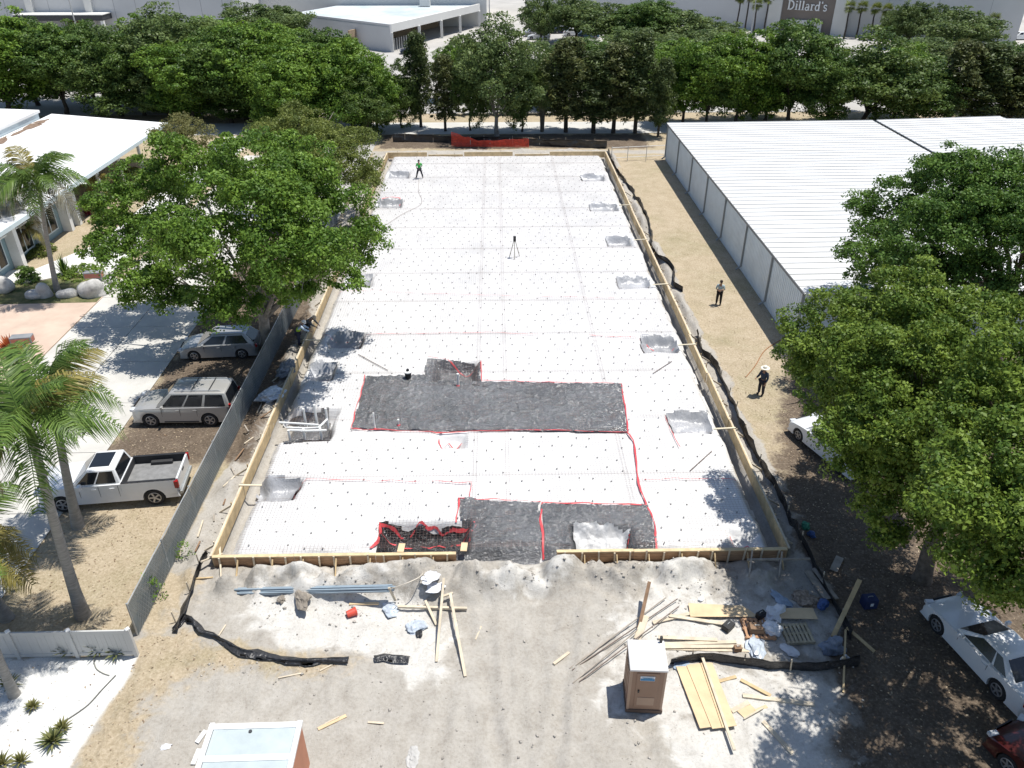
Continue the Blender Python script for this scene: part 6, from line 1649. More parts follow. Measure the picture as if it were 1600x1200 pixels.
person('worker in yellow-green vest and white hard hat leaning over the left form', g, -math.pi / 2 + 0.2, mat('pale_blue_shirt', (0.45, 0.55, 0.68), .8), mat('dark_jeans', (0.03, 0.035, 0.06), .9), 'hard', M_WHITE, mat('hi_vis', (0.50, 0.72, 0.04), .7),
       J=dict(sp=(0, .08, 1.10), ch=(0, .22, 1.26), nk=(0, .33, 1.38), hd=(0, .41, 1.46), tp=(0, .46, 1.55), sl=(-.19, .26, 1.33), el=(-.24, .48, 1.12), wl=(-.18, .68, 1.0), sr=(.19, .26, 1.33), er=(.24, .48, 1.12), wr=(.18, .70, 1.0)))
g = at(476, 538); g.z = gz1(g.x, g.y)
person('second worker bending beside the vest-wearing worker at the left form', g + Vector((0.1, 0.9, 0)), -math.pi / 2 - 0.3, mat('grey_tee', (0.16, 0.17, 0.18), .8), mat('dark_trousers', (0.03, 0.03, 0.04), .9), 'hard', mat('tan_hat', (0.55, 0.42, 0.3), .6),
       J=dict(sp=(0, .10, 1.06), ch=(0, .28, 1.18), nk=(0, .40, 1.26), hd=(0, .49, 1.32), tp=(0, .56, 1.39), sl=(-.19, .30, 1.24), el=(-.24, .45, .98), wl=(-.18, .62, .85), sr=(.19, .30, 1.24), er=(.24, .45, .98), wr=(.18, .62, .85)))
g = at(1122, 476); g.z = gz1(g.x, g.y)
person('man in pale shirt and black trousers standing on the grass strip with folded arms', g, math.pi - 0.4, mat('pale_teal_shirt', (0.36, 0.45, 0.47), .8), mat('black_trousers', (0.012, 0.012, 0.014), .9), None, mat('dark_hair', (0.03, 0.02, 0.015)),
       J=dict(el=(-.27, .06, 1.15), wl=(-.05, .22, 1.17), er=(.27, .06, 1.15), wr=(.06, .24, 1.14)), sleeves=False)
g = at(1188, 617); g.z = gz1(g.x, g.y)
person('man in white straw hat and navy shirt beside the right-hand tree', g, 2.2, mat('navy_shirt', (0.03, 0.045, 0.075), .8), mat('dark_trousers', (0.03, 0.03, 0.04), .9), 'straw', mat('straw', (0.72, 0.68, 0.58), .8),
       J=dict(er=(.26, .05, 1.15), wr=(.22, .30, 1.12)))

# ------------------------------------------------------------------ survey tripod
g = at(804, 402, SLAB_Z); g.z = sheet1(g.x, g.y)
t = thing('survey_tripod', 'survey instrument on a thin tripod in the middle of the slab', 'tripod', g)
for k in range(3):
    a = k * 2.094 + .5; MB().tube([(.42 * math.cos(a), .42 * math.sin(a), 0), (.07 * math.cos(a), .07 * math.sin(a), 1.25)], .025, 6).build('leg', mat('tripod_leg', (0.28, 0.26, 0.2), .6), t)
MB().lathe([(.1, 0), (.1, .05)], (0, 0, 1.24), 12).build('tripod_head', M_DARKMET, t)
MB().box((0, 0, 1.46), (.2, .18, .34)).build('instrument', M_BLACK, t, bevel=.03)
MB().tube([(0, -.16, 1.48), (0, .14, 1.48)], .05, 10).build('telescope', M_DARKMET, t)

# ------------------------------------------------------------------ pipes and odd things on the slab
t = thing('pipe_assembly', 'white plastic pipe rack standing in the pit at the left edge of the slab', 'pipework', at(478, 680, 0))
o = at(478, 680, 0)
def pl(px, py, z): return at(px, py, z) - o
zl = 0.85
MB().tube([pl(436, 660, zl), pl(470, 662, zl), pl(498, 664, zl)], .055).build('pipe', M_PVC, t)
MB().tube([pl(448, 668, zl), pl(478, 669, zl), pl(498, 668, zl), pl(511, 655, zl)], .05).build('pipe', M_PVC, t)
MB().tube([pl(452, 672, zl), pl(480, 673, zl), pl(510, 672, zl)], .055).build('pipe', M_PVC, t)
for px, py, h in ((455, 697, .95), (478, 695, .95), (504, 695, 1.0), (497, 672, 1.5), (513, 668, 1.15), (479, 670, 1.2)):
    b_ = at(px, py, -.05) - o
    if h > 1.1: b_ = pl(px, py, .3)
    MB().tube([b_, b_ + Vector((0, 0, h))], .06).build('riser', M_PVC, t)
def riser(label, px, py, h, r=.05, m=M_PVC):
    g = at(px, py, SLAB_Z); g.z = sheet1(g.x, g.y)
    t = thing('pipe_stub', label, 'pipe', g)
    MB().tube([(0, 0, -.1), (0, 0, h)], r, 10).build('pipe', m, t); MB().lathe([(r * 1.25, 0), (r * 1.25, .09)], (0, 0, h - .08), 10).build('collar', m, t)
    MB().lathe([(r * 2.6, 0.02), (r * 1.6, .07)], (0, 0, 0), 10).build('tape_wrap', M_RED, t)
riser('thin tall white pipe at the near left of the big dark sheet', 586, 670, .95, .035)
riser('short white pipe right of the thin tall one on the dark sheet', 623, 665, .35, .045)
riser('white pipe standing in the mesh-covered notch pit', 716, 602, .75, .06)
g = at(638, 592, SLAB_Z); g.z = sheet1(g.x, g.y)
t = thing('black_bucket', 'black bucket with white lid standing on the edge of the big dark sheet', 'bucket', g)
MB().lathe([(.15, 0.02), (.19, .42)], (0, 0, 0), 16).build('pail', M_BLACK, t, smooth=True); MB().lathe([(.2, 0), (.2, .05), (.1, .09)], (0, 0, .42), 16).build('lid', M_WHITE, t); MB().lathe([(.09, 0), (.07, .12)], (0, 0, .5), 12).build('spout', M_BLACK, t)
def hose(label, pts, r, m, z=None, name='hose', cat='hose'):
    P = []
    for x, y in pts:
        if z is None: q = on_ground(x, y); q.z += r
        else: q = at(x, y, z); q.z = sheet1(q.x, q.y) + .06
        P.append(q)
    Q = []
    for i in range(len(P) - 1):
        p0, p1, p2, p3 = P[max(i - 1, 0)], P[i], P[i + 1], P[min(i + 2, len(P) - 1)]
        for k in range(6):
            u = k / 6; Q.append(0.5 * ((2 * p1) + (p2 - p0) * u + (2 * p0 - 5 * p1 + 4 * p2 - p3) * u * u + (3 * p1 - p0 - 3 * p2 + p3) * u ** 3))
    Q.append(P[-1]); b = Q[0]; mb = MB(); mb.tube([q - b for q in Q], r, 6)
    return tag(mb.build(name, m, None, b), label, cat)
hose('thin brown rope curving across the far slab toward the green-shirted worker', [(604, 352), (630, 335), (656, 322), (659, 312), (654, 300), (655, 280)], .012, mat('rope', (0.25, 0.2, 0.17)), SLAB_Z, 'rope', 'rope')
hose('orange-brown cord slanting over the grass toward the white-hatted man', [(1165, 590), (1180, 572), (1195, 548), (1222, 530)], .025, mat('rust_cord', (0.3, 0.14, 0.06)), None, 'cord', 'cord')
hose('dark garden hose lying on the white shell bed', [(92, 1132), (110, 1122), (138, 1102), (160, 1078), (181, 1056)], .022, mat('dark_hose', (0.10, 0.10, 0.09)))
hose('short grey hose end by the vinyl fence plants', [(146, 1028), (150, 1044), (160, 1052), (171, 1056)], .02, mat('grey_hose', (0.2, 0.2, 0.18)))
hose('pale cable loop on the spoil before the red-edged pit', [(612, 920), (640, 910), (660, 898), (666, 880), (663, 872)], .02, mat('pale_cable', (0.55, 0.5, 0.42)), None, 'cable', 'cable')
for i, (a, b_) in enumerate((((1078, 737), (1112, 706)), ((1020, 585), (1050, 565)), ((606, 580), (560, 555)), ((848, 620), (700, 595)))):
    hose(('dark reinforcing rod lying near the nearest right pit', 'thin rod lying across the mesh near the right edge', 'thin rod by the left of the big dark sheet', 'black cable across the big dark sheet')[i], [a, ((a[0] + b_[0]) / 2, (a[1] + b_[1]) / 2), b_], .02, M_RUST if i < 3 else M_BLACK, SLAB_Z, 'rod' if i < 3 else 'cable', 'rod' if i < 3 else 'cable')

# ------------------------------------------------------------------ portable toilet
A = at(980, 1112); B = at(1031, 1114); d = B - A; W_ = 1.14
ang = math.atan2(d.y, d.x); cen = (A + B) / 2 + Vector((-math.sin(ang), math.cos(ang), 0)) * W_ / 2
t = thing('portable_toilet', 'tan portable toilet with white roof standing on the bare sand', 'portable toilet', cen, ang); t.scale = (1, 1, .95)
M_TAN = mat('tan_plastic', (0.30, 0.185, 0.125), .5, .06, 1.5)
M_TAND = mat('tan_plastic_edge', (0.40, 0.27, 0.19), .5, .06, 1.5)
h = W_ / 2
MB().box((0, 0, .08), (W_ + .06, W_ + .06, .16)).build('skid', mat('skid', (0.12, 0.08, 0.06)), t, bevel=.02)
MB().box((0, h - .03, 1.14), (W_ - .12, .05, 1.98)).build('back_panel', M_TAN, t)
for s in (1, -1):
    w = MB().box((s * (h - .03), 0, 1.14), (.05, W_ - .12, 1.98)).build('side_panel', M_TAN, t)
    for y in (-.28, 0, .28): MB().box((s * (h + .0), y, 1.0), (.03, .1, 1.3)).build('rib', M_TAN, w, bevel=.01)
    MB().box((s * (h + .003), .0, 1.9), (.03, .7, .12)).build('vent', M_BLACK, w)
    for y in (1, -1): MB().box((s * (h - .035), y * (h - .035), 1.14), (.085, .085, 1.98)).build('corner_post', M_TAND, t, bevel=.015)
fp = MB().box((0, -h + .03, 1.14), (W_ - .14, .05, 1.98)).build('front_panel', M_TAN, t)
MB().box((0, -h - .004, 1.16), (.72, .03, 1.75)).build('door', M_TAN, t, bevel=.012)
MB().box((0, -h - .022, .62), (.56, .02, .40)).build('door_panel', M_TAND, t, bevel=.01)
MB().box((-.26, -h - .03, 1.15), (.05, .04, .12)).build('latch', M_BLACK, t)
sg = MB().box((-.02, -h - .030, 1.80), (.46, .012, .22)).build('notice', mat('notice_white', (0.7, 0.72, 0.74), .5), t)
MB().box((-.02, -h - .040, 1.755), (.44, .008, .09)).build('notice_band', mat('notice_blue', (0.05, 0.22, 0.42), .5), sg)
for k in range(2): MB().box((-.02, -h - .040, 1.85 - k * .04), (.36 - k * .08, .008, .018)).build('notice_line', mat('notice_ink', (0.08, 0.25, 0.4)), sg)
rfm = MB(); k0 = h + .03
rfm.add([(-k0, -k0, 2.13), (k0, -k0, 2.13), (k0, k0, 2.13), (-k0, k0, 2.13), (-k0, -k0, 2.21), (k0, -k0, 2.21), (k0, k0, 2.21), (-k0, k0, 2.21), (-k0 + .14, -k0 + .14, 2.30), (k0 - .14, -k0 + .14, 2.30), (k0 - .14, k0 - .14, 2.30), (-k0 + .14, k0 - .14, 2.30)],
        [(3, 2, 1, 0), (0, 1, 5, 4), (1, 2, 6, 5), (2, 3, 7, 6), (3, 0, 4, 7), (4, 5, 9, 8), (5, 6, 10, 9), (6, 7, 11, 10), (7, 4, 8, 11), (8, 9, 10, 11)])
rfm.build('roof', mat('white_roof_plastic', (0.72, 0.70, 0.68), .45, .04, 1), t, bevel=.02)
MB().tube([(h - .1, h - .1, 2.2), (h - .1, h - .1, 2.55)], .05).build('vent_pipe', M_BLACK, t)

# ------------------------------------------------------------------ site box at the lower border
zt = 2.35
A = at(331, 1131, zt); B = at(470, 1127, zt); d = B - A; ang = math.atan2(d.y, d.x); Wb = d.length; Lb = 4.2
t = thing('site_box', 'white-topped site box with terracotta sides cut by the lower border', 'site box', (A.x, A.y, 0), ang)
M_TERRA = mat('terracotta_steel', (0.46, 0.20, 0.12), .6, .12, 1.2)
M_TOP = mat('pale_top', (0.42, 0.475, 0.485), .5, .10, 1.5)
for x, nm in ((0.02, 'side_wall'), (Wb - .02, 'side_wall')): MB().bbox((x - .02, -Lb, .35), (x + .02, -.02, zt - .08)).build(nm, M_TERRA, t)
MB().bbox((.04, -.06, .35), (Wb - .04, -.02, zt - .08)).build('end_wall', M_TERRA, t); MB().bbox((.04, -Lb, .35), (Wb - .04, -Lb + .04, zt - .08)).build('end_wall', M_TERRA, t)
MB().bbox((.045, -Lb + .045, .36), (Wb - .045, -.065, .44)).build('floor', M_WOODGREY, t)
for k in range(5):
    y = -.1 - k * (Lb - .2) / 4.0
    if k < 4:
        y2 = -.1 - (k + 1) * (Lb - .2) / 4.0; MB().bbox((.11, y2 + .06, zt - .05), (Wb - .11, y - .06, zt - .015)).build('roof_panel', M_TOP, t)
    MB().bbox((.08, y - .09, zt - .06), (Wb - .08, y + .09, zt + .012)).build('roof_rib', M_WHITE, t)
for x in (.02, Wb - .02): MB().bbox((x - .07, -Lb, zt - .075), (x + .07, 0.02, zt + .022)).build('roof_edge', M_WHITE, t)
MB().lathe([(.05, 0), (.05, .04)], (Wb * .46, -.28, zt - .02), 10).build('roof_fitting', M_DARKMET, t)
for y in (-1.2, -3.2):
    for x in (.15, Wb - .15): MB().lathe([(.33, -.1), (.35, -.07), (.35, .07), (.33, .1)], (x, y, .35), 16, 'X').build('wheel', M_TYRE, t)
for i, (p0, p1) in enumerate((((308, 1162), (322, 1143)), ((302, 1196), (312, 1172)))):
    a = on_ground(*p0); b_ = on_ground(*p1); a.z += .05; b_.z += .05
    tag(MB().beam((0, 0, 0), b_ - a, .14, .05).build('white_board', M_WHITE, None, a), ('short white board beside the site box, farther one', 'short white board beside the site box, nearer one')[i], 'board')

# ------------------------------------------------------------------ lumber and litter on the sand
def stick(label, p0, p1, w, hgt, m, z0=0.0, z1=None, name='lumber', cat='lumber', group=None):
    a = on_ground(*p0); b_ = on_ground(*p1); z1 = z0 if z1 is None else z1
    a.z += hgt / 2 + .012 + z0; b_.z += hgt / 2 + .012 + z1
    return tag(MB().beam((0, 0, 0), b_ - a, w, hgt).build(name, m, None, a), label, cat, group)
GL = 'loose lumber on the sand'
stick('long pale lumber standing in the crossed pile, slanting up to the white bag', (682, 1035), (694, 912), .09, .05, M_WOODPALE, 0, .25, group=GL)
stick('long pale lumber of the crossed pile with its end toward the camera', (727, 1058), (704, 936), .10, .05, M_WOODPALE, 0, .25, group=GL)
stick('long lumber lying crosswise under the crossed pile', (622, 952), (730, 955), .09, .09, M_WOODPALE, .08, group=GL)
stick('short lumber in the crossed pile, left of the long ones', (682, 978), (665, 943), .09, .05, M_WOODPALE, .02, .12, group=GL)
stick('short block joining the tops of the crossed pile', (688, 941), (708, 934), .09, .05, M_WOODPALE, .22, group=GL)
stick('short lumber leaning beside the grey conduits', (608, 920), (618, 940), .09, .05, M_WOODPALE, .02, group=GL)
stick('orange-tinted lumber lying before the grey conduits', (546, 945), (592, 944), .09, .05, M_PLY, group=GL)
stick('thin strip of wood on the sand above the torn silt fence', (743, 1000), (752, 979), .05, .02, M_WOODPALE, group=GL)
stick('thin pale stake lying right of the silt fence bend', (342, 994), (353, 977), .05, .03, M_WOODPALE, group=GL)
stick('thin pale stake lying at the end of the standing silt fence', (305, 905), (333, 903), .06, .04, M_WOOD, group=GL)
stick('thin light stick on the bare ground left of middle', (435, 1060), (471, 1053), .05, .03, M_WOODPALE, group=GL)
stick('thin light stick close to the torn silt fence end', (500, 1049), (520, 1039), .05, .03, M_WOODPALE, group=GL)
stick('orange-tan split board lying above the site box', (497, 1140), (541, 1119), .12, .03, M_PLY, group=GL)
stick('thin second split board against the orange-tan one', (508, 1132), (530, 1121), .05, .03, M_WOODPALE, .01, group=GL)
stick('small pale stick right of the split board', (575, 1129), (600, 1131), .07, .03, M_WOODPALE, group=GL)
stick('short thick lumber alone on the bare ground left of the toilet', (865, 1039), (889, 1021), .10, .06, M_WOODPALE, group=GL)
stick('damp brown post leaning behind the toilet', (998, 985), (1011, 938), .12, .12, M_WOODDARK, 0, .9, group=GL)
stick('pale flat board behind the toilet roof', (995, 1003), (1008, 972), .25, .04, M_WOODPALE, .12, .3, group=GL)
for i, (p0, p1) in enumerate((((890, 1045), (1040, 938)), ((894, 1048), (1058, 940)), ((895, 1068), (1000, 985)), ((905, 1066), (1060, 952)), ((900, 1040), (985, 978)))):
    stick(('uppermost of the long thin dark rods left of the toilet', 'second of the long thin dark rods left of the toilet', 'short lower dark rod left of the toilet', 'lowest long rod left of the toilet', 'short upper dark rod left of the toilet')[i], p0, p1, .03, .03, M_RUST if i % 2 else M_WOODGREY, .0, .12, 'reinforcing_rod', 'rod', 'rods on the sand beside the toilet')
for i, (p0, p1) in enumerate((((1015, 1008), (1150, 1004)), ((1020, 1013), (1160, 1012)), ((1028, 999), (1120, 1003)), ((1038, 1014), (1185, 1018)), ((1020, 975), (1080, 960)), ((1045, 965), (1130, 978)))):
    stick(('long thin board nearest the pallet in the flat board stack', 'long thin board at the front of the flat board stack', 'long thin board at the back of the flat board stack', 'nearest long board along the standing silt fence', 'thin crossed strip above the board stack, left', 'thin crossed strip above the board stack, right')[i], p0, p1, .14, .04, M_WOODPALE, .04 * (i % 3), group='flat stack of thin boards')
stick('long brown plank slanting to the right of the plywood sheets', (1157, 1063), (1204, 1088), .12, .04, M_WOOD, group=GL)
stick('thick reddish plank right of the plywood sheets', (1160, 1088), (1272, 1102), .14, .06, M_WOODPALE, group=GL)
stick('short board flat on the sand right of the plywood top', (1124, 1065), (1150, 1058), .12, .03, M_WOOD, group=GL)
stick('broken board piece right of the plywood middle', (1143, 1112), (1170, 1098), .16, .03, M_WOODPALE, group=GL)
stick('square broken plywood scrap right of the plywood sheets', (1158, 1118), (1176, 1105), .34, .02, M_PLY, group=GL)
stick('thin stake crossing the broken plywood scrap', (1162, 1125), (1192, 1108), .05, .04, M_WOODPALE, .03, group=GL)
stick('small scrap board right of the broken plywood', (1180, 1112), (1198, 1104), .12, .02, M_PLY, group=GL)
stick('long board lying at the lower border in the tree shade edge', (1192, 1128), (1238, 1178), .14, .04, M_WOODPALE, group=GL)
def ply(label, q, z):
    P = [on_ground(*p) for p in q]; b_ = P[0].copy()
    zz = max(p.z for p in P)
    pts = [Vector((p.x - b_.x, p.y - b_.y, zz + z - b_.z)) for p in P]
    if (pts[1] - pts[0]).cross(pts[3] - pts[0]).z < 0: pts.reverse()
    return tag(MB().slab4(pts, .02).build('plywood_sheet', M_PLY, None, b_), label, 'plywood', 'plywood sheets beside the toilet')
ply('left plywood sheet of the overlapping three beside the toilet', [(1056, 1044), (1076, 1043), (1112, 1139), (1093, 1142)], .07)
ply('middle plywood sheet of the overlapping three beside the toilet', [(1072, 1042), (1098, 1039), (1132, 1141), (1112, 1143)], .10)
ply('right plywood sheet of the overlapping three beside the toilet', [(1094, 1040), (1112, 1040), (1150, 1139), (1128, 1142)], .14)
stick('long narrow lumber lying on top of the plywood sheets', (1146, 1178), (1096, 1032), .09, .05, M_WOODPALE, .16, .16, group=GL)
ply('plywood sheet lying behind the board stack, left of the pallets', [(1078, 967), (1075, 946), (1160, 951), (1185, 968)], .12)
ply('plywood sheet in dappled shade behind the right pallet', [(1213, 972), (1212, 954), (1268, 956), (1276, 974)], .14)
def pallet(label, q, m, z0):
    P = [on_ground(*p) for p in q]; c = sum(P, Vector()) / 4; ux = ((P[1] - P[0]) + (P[2] - P[3])) / 2; uy = ((P[3] - P[0]) + (P[2] - P[1])) / 2
    t = thing('pallet', label, 'pallet', c, math.atan2(ux.y, ux.x), 'pallets by the silt fence')
    Lx, Ly = ux.length, uy.length
    for k in range(7): MB().box((-Lx / 2 + Lx * (k + .5) / 7, 0, z0 + .13), (Lx / 7 * .62, Ly, .02)).build('slat', m, t)
    for k in range(3): MB().box((0, -Ly / 2 + .05 + (Ly - .1) * k / 2, z0 + .07), (Lx, .09, .095)).build('bearer', m, t)
    for k in range(3): MB().box((-Lx / 2 + .06 + (Lx - .12) * k / 2, 0, z0 + .012), (.1, Ly, .02)).build('bottom_board', m, t)
    return t
pallet('sunlit orange-brown pallet with litter on it', [(1163, 1000), (1212, 1003), (1202, 970), (1157, 970)], mat('pallet_orange', (0.45, 0.26, 0.15), .8, .2, 3), .02)
pallet('greyish pallet in dappled shade right of the sunlit one', [(1228, 1010), (1272, 1008), (1260, 978), (1218, 978)], mat('pallet_grey', (0.42, 0.36, 0.25), .8, .25, 3), .02)
stick('grey board leaning along the near right silt fence, left one', (1260, 895), (1292, 940), .28, .04, M_WOODGREY, .1, group=GL)
stick('grey board leaning along the near right silt fence, right one', (1270, 892), (1306, 940), .16, .04, M_WOODGREY, .12, group=GL)
stick('thick post leaning up behind the crumpled tarp', (1300, 1000), (1333, 938), .16, .10, M_WOOD, .1, 1.0, name='leaning_post', group=GL)
stick('thin stake standing at the crumpled tarp by the silt fence', (1317, 1083), (1316, 1000), .06, .05, M_WOOD, 0, .5, group=GL)
stick('board leaning in the shade right of the crumpled tarp', (1365, 1022), (1320, 990), .12, .04, M_WOOD, .1, .3, group=GL)
stick('board lying in shadow outside the near right silt fence', (1302, 893), (1312, 872), .3, .04, M_WOODGREY, .02, group=GL)
def lump(label, px, py, s, seed, m, name='plastic_bag', cat='bag', lift=0.0):
    rs = np.random.RandomState(seed); bm = bmesh.new(); bmesh.ops.create_icosphere(bm, subdivisions=3, radius=1)
    f = np.concatenate([rs.normal(size=(4, 3)) * 2.6, rs.normal(size=(6, 3)) * 7.0]); ph = rs.rand(10) * 6
    for v in bm.verts:
        k = 1 + sum((.12 if i < 4 else .07) * math.sin(float(np.dot(f[i], v.co)) + ph[i]) for i in range(10)); v.co = Vector((v.co.x * s[0] * k, v.co.y * s[1] * k, max(-.02, v.co.z * s[2] * k + s[2] * .5)))
    me = bpy.data.meshes.new(name); bm.to_mesh(me); bm.free()
    g = on_ground(px, py); g.z += lift
    return tag(link(name, me, m, None, g, rs.rand() * 6), label, cat)
M_BAG = mat('white_bag', (0.68, 0.69, 0.72), .4, .08, 3); M_CLR = mat('clear_wrap', (0.45, 0.50, 0.56), .15, .3, 4, spec=.7); M_BLUE = mat('blue_plastic', (0.05, 0.10, 0.26), .5, .2, 3); M_CLOD = mat('grey_clod', (0.24, 0.21, 0.175), .95, .3, 3, .05, 6)
lump('white paper bag on the spoil heap, upper one', 672, 903, (.34, .26, .07), 1, M_BAG); lump('white paper bag on the spoil heap, lower one', 680, 918, (.22, .34, .06), 2, M_BAG)
lump('crumpled clear plastic below the crossed lumber', 650, 980, (.32, .30, .12), 3, M_CLR, 'plastic_wrap', 'plastic wrap'); lump('crumpled clear plastic left of the crossed lumber', 612, 952, (.28, .35, .10), 4, M_CLR, 'plastic_wrap', 'plastic wrap')
lump('black scrap of plastic below the clear wrap', 655, 991, (.2, .1, .06), 5, M_BLACK, 'plastic_scrap', 'scrap')
lump('white bag between the two pallets', 1210, 962, (.28, .6, .2), 6, M_BAG); lump('white bag on the corner of the sunlit pallet', 1203, 990, (.3, .24, .22), 7, M_BAG, lift=.14)
lump('clear plastic wrap heap in front of the sunlit pallet', 1180, 1011, (.55, .28, .14), 8, M_CLR, 'plastic_wrap', 'plastic wrap'); lump('white flattened bag below the shaded pallet', 1232, 1016, (.2, .34, .06), 9, M_BAG)
lump('blue plastic wrap behind the shaded plywood', 1222, 940, (.45, .2, .12), 10, mat('pale_blue_wrap', (0.26, 0.33, 0.42), .3, .3, 3), 'plastic_wrap', 'plastic wrap'); lump('blue bag against the leaning grey boards', 1285, 949, (.26, .18, .16), 11, M_BLUE, 'blue_bag', 'bag', .1)
lump('heap of mixed scrap behind the shaded plywood', 1258, 938, (.5, .35, .2), 12, mat('mixed_scrap', (0.28, 0.22, 0.17), .8, .6, 9), 'scrap_heap', 'scrap'); lump('blue-grey crumpled tarp at the foot of the leaning post', 1300, 1016, (.3, .4, .34), 13, mat('blue_grey_tarp', (0.20, 0.23, 0.29), .5, .2, 3), 'tarp', 'tarp')
lump('white jug at the thin stake by the silt fence', 1319, 1035, (.14, .14, .2), 14, M_BAG, 'jug', 'jug'); lump('light blue scrap at the plywood top by the silt fence', 1063, 1040, (.3, .2, .05), 15, mat('pale_blue_wrap', (0.2, 0.4, 0.5)), 'plastic_scrap', 'scrap')
lump('large grey soil clod lying on the conduits', 474, 938, (.42, .28, .13), 16, M_CLOD, 'soil_clod', 'clod'); lump('small soil clod left of the large one', 440, 938, (.2, .15, .12), 17, M_CLOD, 'soil_clod', 'clod')
lump('white litter on the grass near the lower border', 258, 1168, (.16, .1, .05), 18, M_BAG, 'litter', 'litter'); lump('blue can in the shade outside the silt fence', 1268, 838, (.16, .16, .14), 19, M_BLUE, 'can', 'can'); lump('green bag in the shade above the blue can', 1259, 825, (.2, .15, .14), 20, mat('green_bag', (0.04, 0.2, 0.12)), 'plastic_bag', 'bag')
lump('white stone at the lower middle border', 645, 1183, (.3, .18, .09), 21, M_BOULDER, 'stone', 'stone'); lump('white paper scrap on the soil before the right formwork', 1096, 937, (.14, .09, .06), 22, M_BAG, 'paper_scrap', 'litter')
lump('clear plastic bundle outside the left form by the fence', 426, 622, (.4, .7, .3), 23, M_CLR, 'plastic_wrap', 'plastic wrap'); lump('torn white plastic flap lying on the left form', 424, 681, (.25, .12, .1), 24, M_BAG, 'plastic_scrap', 'scrap', .55)
lump('crumpled wire and bag heap at the left form farther up', 448, 580, (.45, .7, .3), 25, mat('grey_heap', (0.2, 0.21, 0.23), .6, .5, 5), 'scrap_heap', 'scrap')
lump('black plastic hanging over the broken front of the slab', 860, 876, (.45, .32, .42), 26, M_BSHEET, 'plastic_bundle', 'plastic sheet')
lump('black plastic bunched at the end of the left front form', 716, 876, (.42, .3, .30), 27, M_BSHEET, 'plastic_bundle', 'plastic sheet')
# dark tool box, boots and a cooler
for lb, px, py, s, rz, m, nm, ct in (('black tool case on the plywood behind the sunlit pallet', 1187, 968, (.36, .2, .2), .5, M_BLACK, 'tool_case', 'tool case'), ('dark brown box on the sunlit pallet', 1180, 990, (.5, .34, .2), -.1, M_WOODDARK, 'carton', 'box'),
        ('black tool lying on the sand left of the sunlit pallet', 1137, 982, (.42, .3, .2), .7, M_BLACK, 'tool_case', 'tool case'), ('small brown box at the left end of the wrap heap', 1152, 1016, (.26, .2, .14), 0, M_WOODDARK, 'carton', 'box'), ('dark blue cooler with white mark in the tree shade', 1356, 946, (.5, .4, .4), .1, mat('navy_plastic', (0.02, 0.03, 0.09)), 'cooler', 'cooler')):
    t = thing(nm, lb, ct, on_ground(px, py) + Vector((0, 0, .16 if 'pallet' in lb and 'on the sunlit' in lb else .13 if 'on the plywood' in lb else 0)), rz)
    MB().box((0, 0, s[2] / 2), s).build('case', m, t, bevel=.02); MB().box((0, 0, s[2] + .02), (s[0] * .98, s[1] * .96, .04)).build('lid', m, t, bevel=.01); MB().tube([(-s[0] * .2, 0, s[2] + .04), (-s[0] * .15, 0, s[2] + .09), (s[0] * .15, 0, s[2] + .09), (s[0] * .2, 0, s[2] + .04)], .012, 6).build('handle', M_STEEL, t)
    if nm == 'cooler': MB().box((0, -s[1] / 2 - .006, s[2] * .6), (.12, .01, .14)).build('mark', M_WHITE, t)
# orange bucket on its side
g = on_ground(550, 962); t = thing('orange_bucket', 'orange-red bucket lying on its side on the white sand', 'bucket', g + Vector((0, 0, .16)), 0.5)
M_OR = mat('orange_plastic', (0.60, 0.08, 0.05), .5, .1, 2)
MB().lathe([(.12, -.18), (.155, .18), (.165, .18), (.165, .15), (.158, .13)], (0, 0, 0), 18, 'X').build('pail', M_OR, t, smooth=True)
MB().lathe([(.14, .175), (.14, .183)], (0, 0, 0), 18, 'X').build('mouth', mat('bucket_inside_shade', (0.2, 0.02, 0.015)), t)  # flat disc; the shade inside the pail is painted into its darker orange
MB().tube([(.17, -.15, 0), (.3, -.1, -.1), (.34, 0, -.13), (.3, .1, -.1), (.17, .15, 0)], .006, 5).build('handle', M_STEEL, t)
# bundle of grey conduits, each one its own
mc = mat('grey_conduit', (0.25, 0.31, 0.36), .4, .1, 3)
for k in range(8):
    stick(('lowest', 'second', 'third', 'fourth', 'fifth', 'sixth', 'seventh', 'uppermost')[k] + ' grey conduit, counted upward in the bundle before the left form', (366 + (k * 7) % 11, 920 + (k % 4) * 2.6), (606 + (k * 5) % 13, 915 + (k % 4) * 2.4), .06, .06, mc, -.09 + .06 * (k // 4), name='conduit', cat='conduit', group='conduits lying before the left form')
# reinforcing bars hanging over the front pit, and timber corner bracing
hose('black bar hanging from the front pit over the form', [(650, 848), (665, 862), (680, 874)], .02, M_BLACK, None, 'bar', 'bar')
stick('corner brace of crossed lumber at the left front form corner, long one', (318, 892), (352, 880), .07, .05, M_WOODPALE, .45, .5, 'brace', 'brace'); stick('corner brace of crossed lumber at the left front form corner, upright', (346, 906), (349, 876), .06, .05, M_WOODPALE, .05, .7, 'brace', 'brace')
stick('grey rail bracing the right front form corner', (1165, 886), (1262, 886), .07, .07, M_WOODGREY, .35, .4, 'brace', 'brace')
for k, (px, py) in enumerate(((1216, 905), (1170, 903))): stick(('upright stake at the right front form corner, right one', 'upright stake at the right front form corner, left one')[k], (px, py), (px + 1, py - 22), .06, .05, M_WOODGREY, 0, .7, 'brace', 'brace')

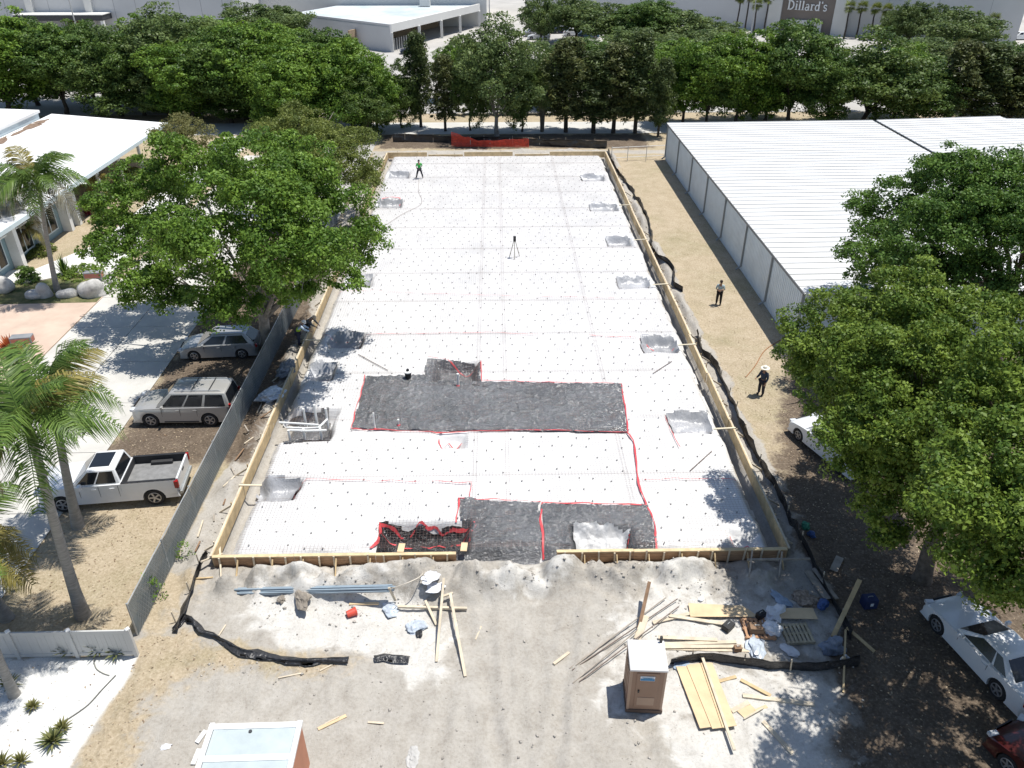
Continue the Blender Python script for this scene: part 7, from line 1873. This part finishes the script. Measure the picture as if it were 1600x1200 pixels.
# roots and timber scraps outside the left form; each a small piece of its own
rb = random.Random(9)
for k in range(14):
    y = 23.5 + k * 1.05; x = -12.2 + rb.uniform(-.35, .25); a = rb.uniform(-.7, .9) + math.pi / 2; l = rb.uniform(.4, 1.1)
    z = gz1(x, y) + .05
    tag(MB().beam((0, 0, 0), (l * math.cos(a), l * math.sin(a), rb.uniform(0, .1)), .06, .045).build('wood_scrap', (M_WOODDARK, M_WOODPALE, M_WOODGREY)[k % 3], None, (x, y, z)), 'loose wood scrap in the soil strip between screened fence and left form', 'wood scrap', 'wood scraps along the left form')

# clods and pebbles left by the digging
rs = np.random.RandomState(81); N = 8200
x = rs.uniform(-11.5, 12.2, N); y = 9.5 + 13.1 * rs.rand(N) ** 0.6
dens = sstep(0.42, 0.62, fbm(x, y, 1.6, 91, 3)) * (0.25 + 0.75 * sstep(19.5, 21.5, y)); k = rs.rand(N) < dens * 0.9 + 0.05; x, y = x[k], y[k]
sx2 = np.concatenate([-11.9 - 0.6 * rs.rand(500), 11.9 + 0.7 * rs.rand(500)]); sy2 = np.concatenate([24 + 30 * rs.rand(500), 24 + 45 * rs.rand(500)]); x = np.concatenate([x, sx2]); y = np.concatenate([y, sy2])
n = len(x); s_ = 0.014 + 0.055 * rs.rand(n) ** 6; z = ground_z(x, y)
oct_ = np.array([[1, 0, 0], [-1, 0, 0], [0, 1, 0], [0, -1, 0], [0, 0, 1], [0, 0, -1]], float); of = np.array([[0, 2, 4], [2, 1, 4], [1, 3, 4], [3, 0, 4], [2, 0, 5], [1, 2, 5], [3, 1, 5], [0, 3, 5]])
V = oct_[None] * s_[:, None, None] * (0.6 + 0.8 * rs.rand(n, 6, 1)); V[:, :, 2] *= 0.7; a = rs.rand(n) * 6.28; c_, q_ = np.cos(a)[:, None], np.sin(a)[:, None]
V = np.stack([V[:, :, 0] * c_ - V[:, :, 1] * q_ + x[:, None], V[:, :, 0] * q_ + V[:, :, 1] * c_ + y[:, None], V[:, :, 2] + (z + s_ * .3)[:, None]], -1)
tag(link('soil_clods', np_mesh('soil_clods', V.reshape(-1, 3), (of[None] + 6 * np.arange(n)[:, None, None]).reshape(-1, 3)), mat('clod_soil', (0.36, 0.335, 0.30), 0.95, 0.35, 3)), 'small clods and pebbles strewn over the dug soil', 'soil clods', kind='stuff')
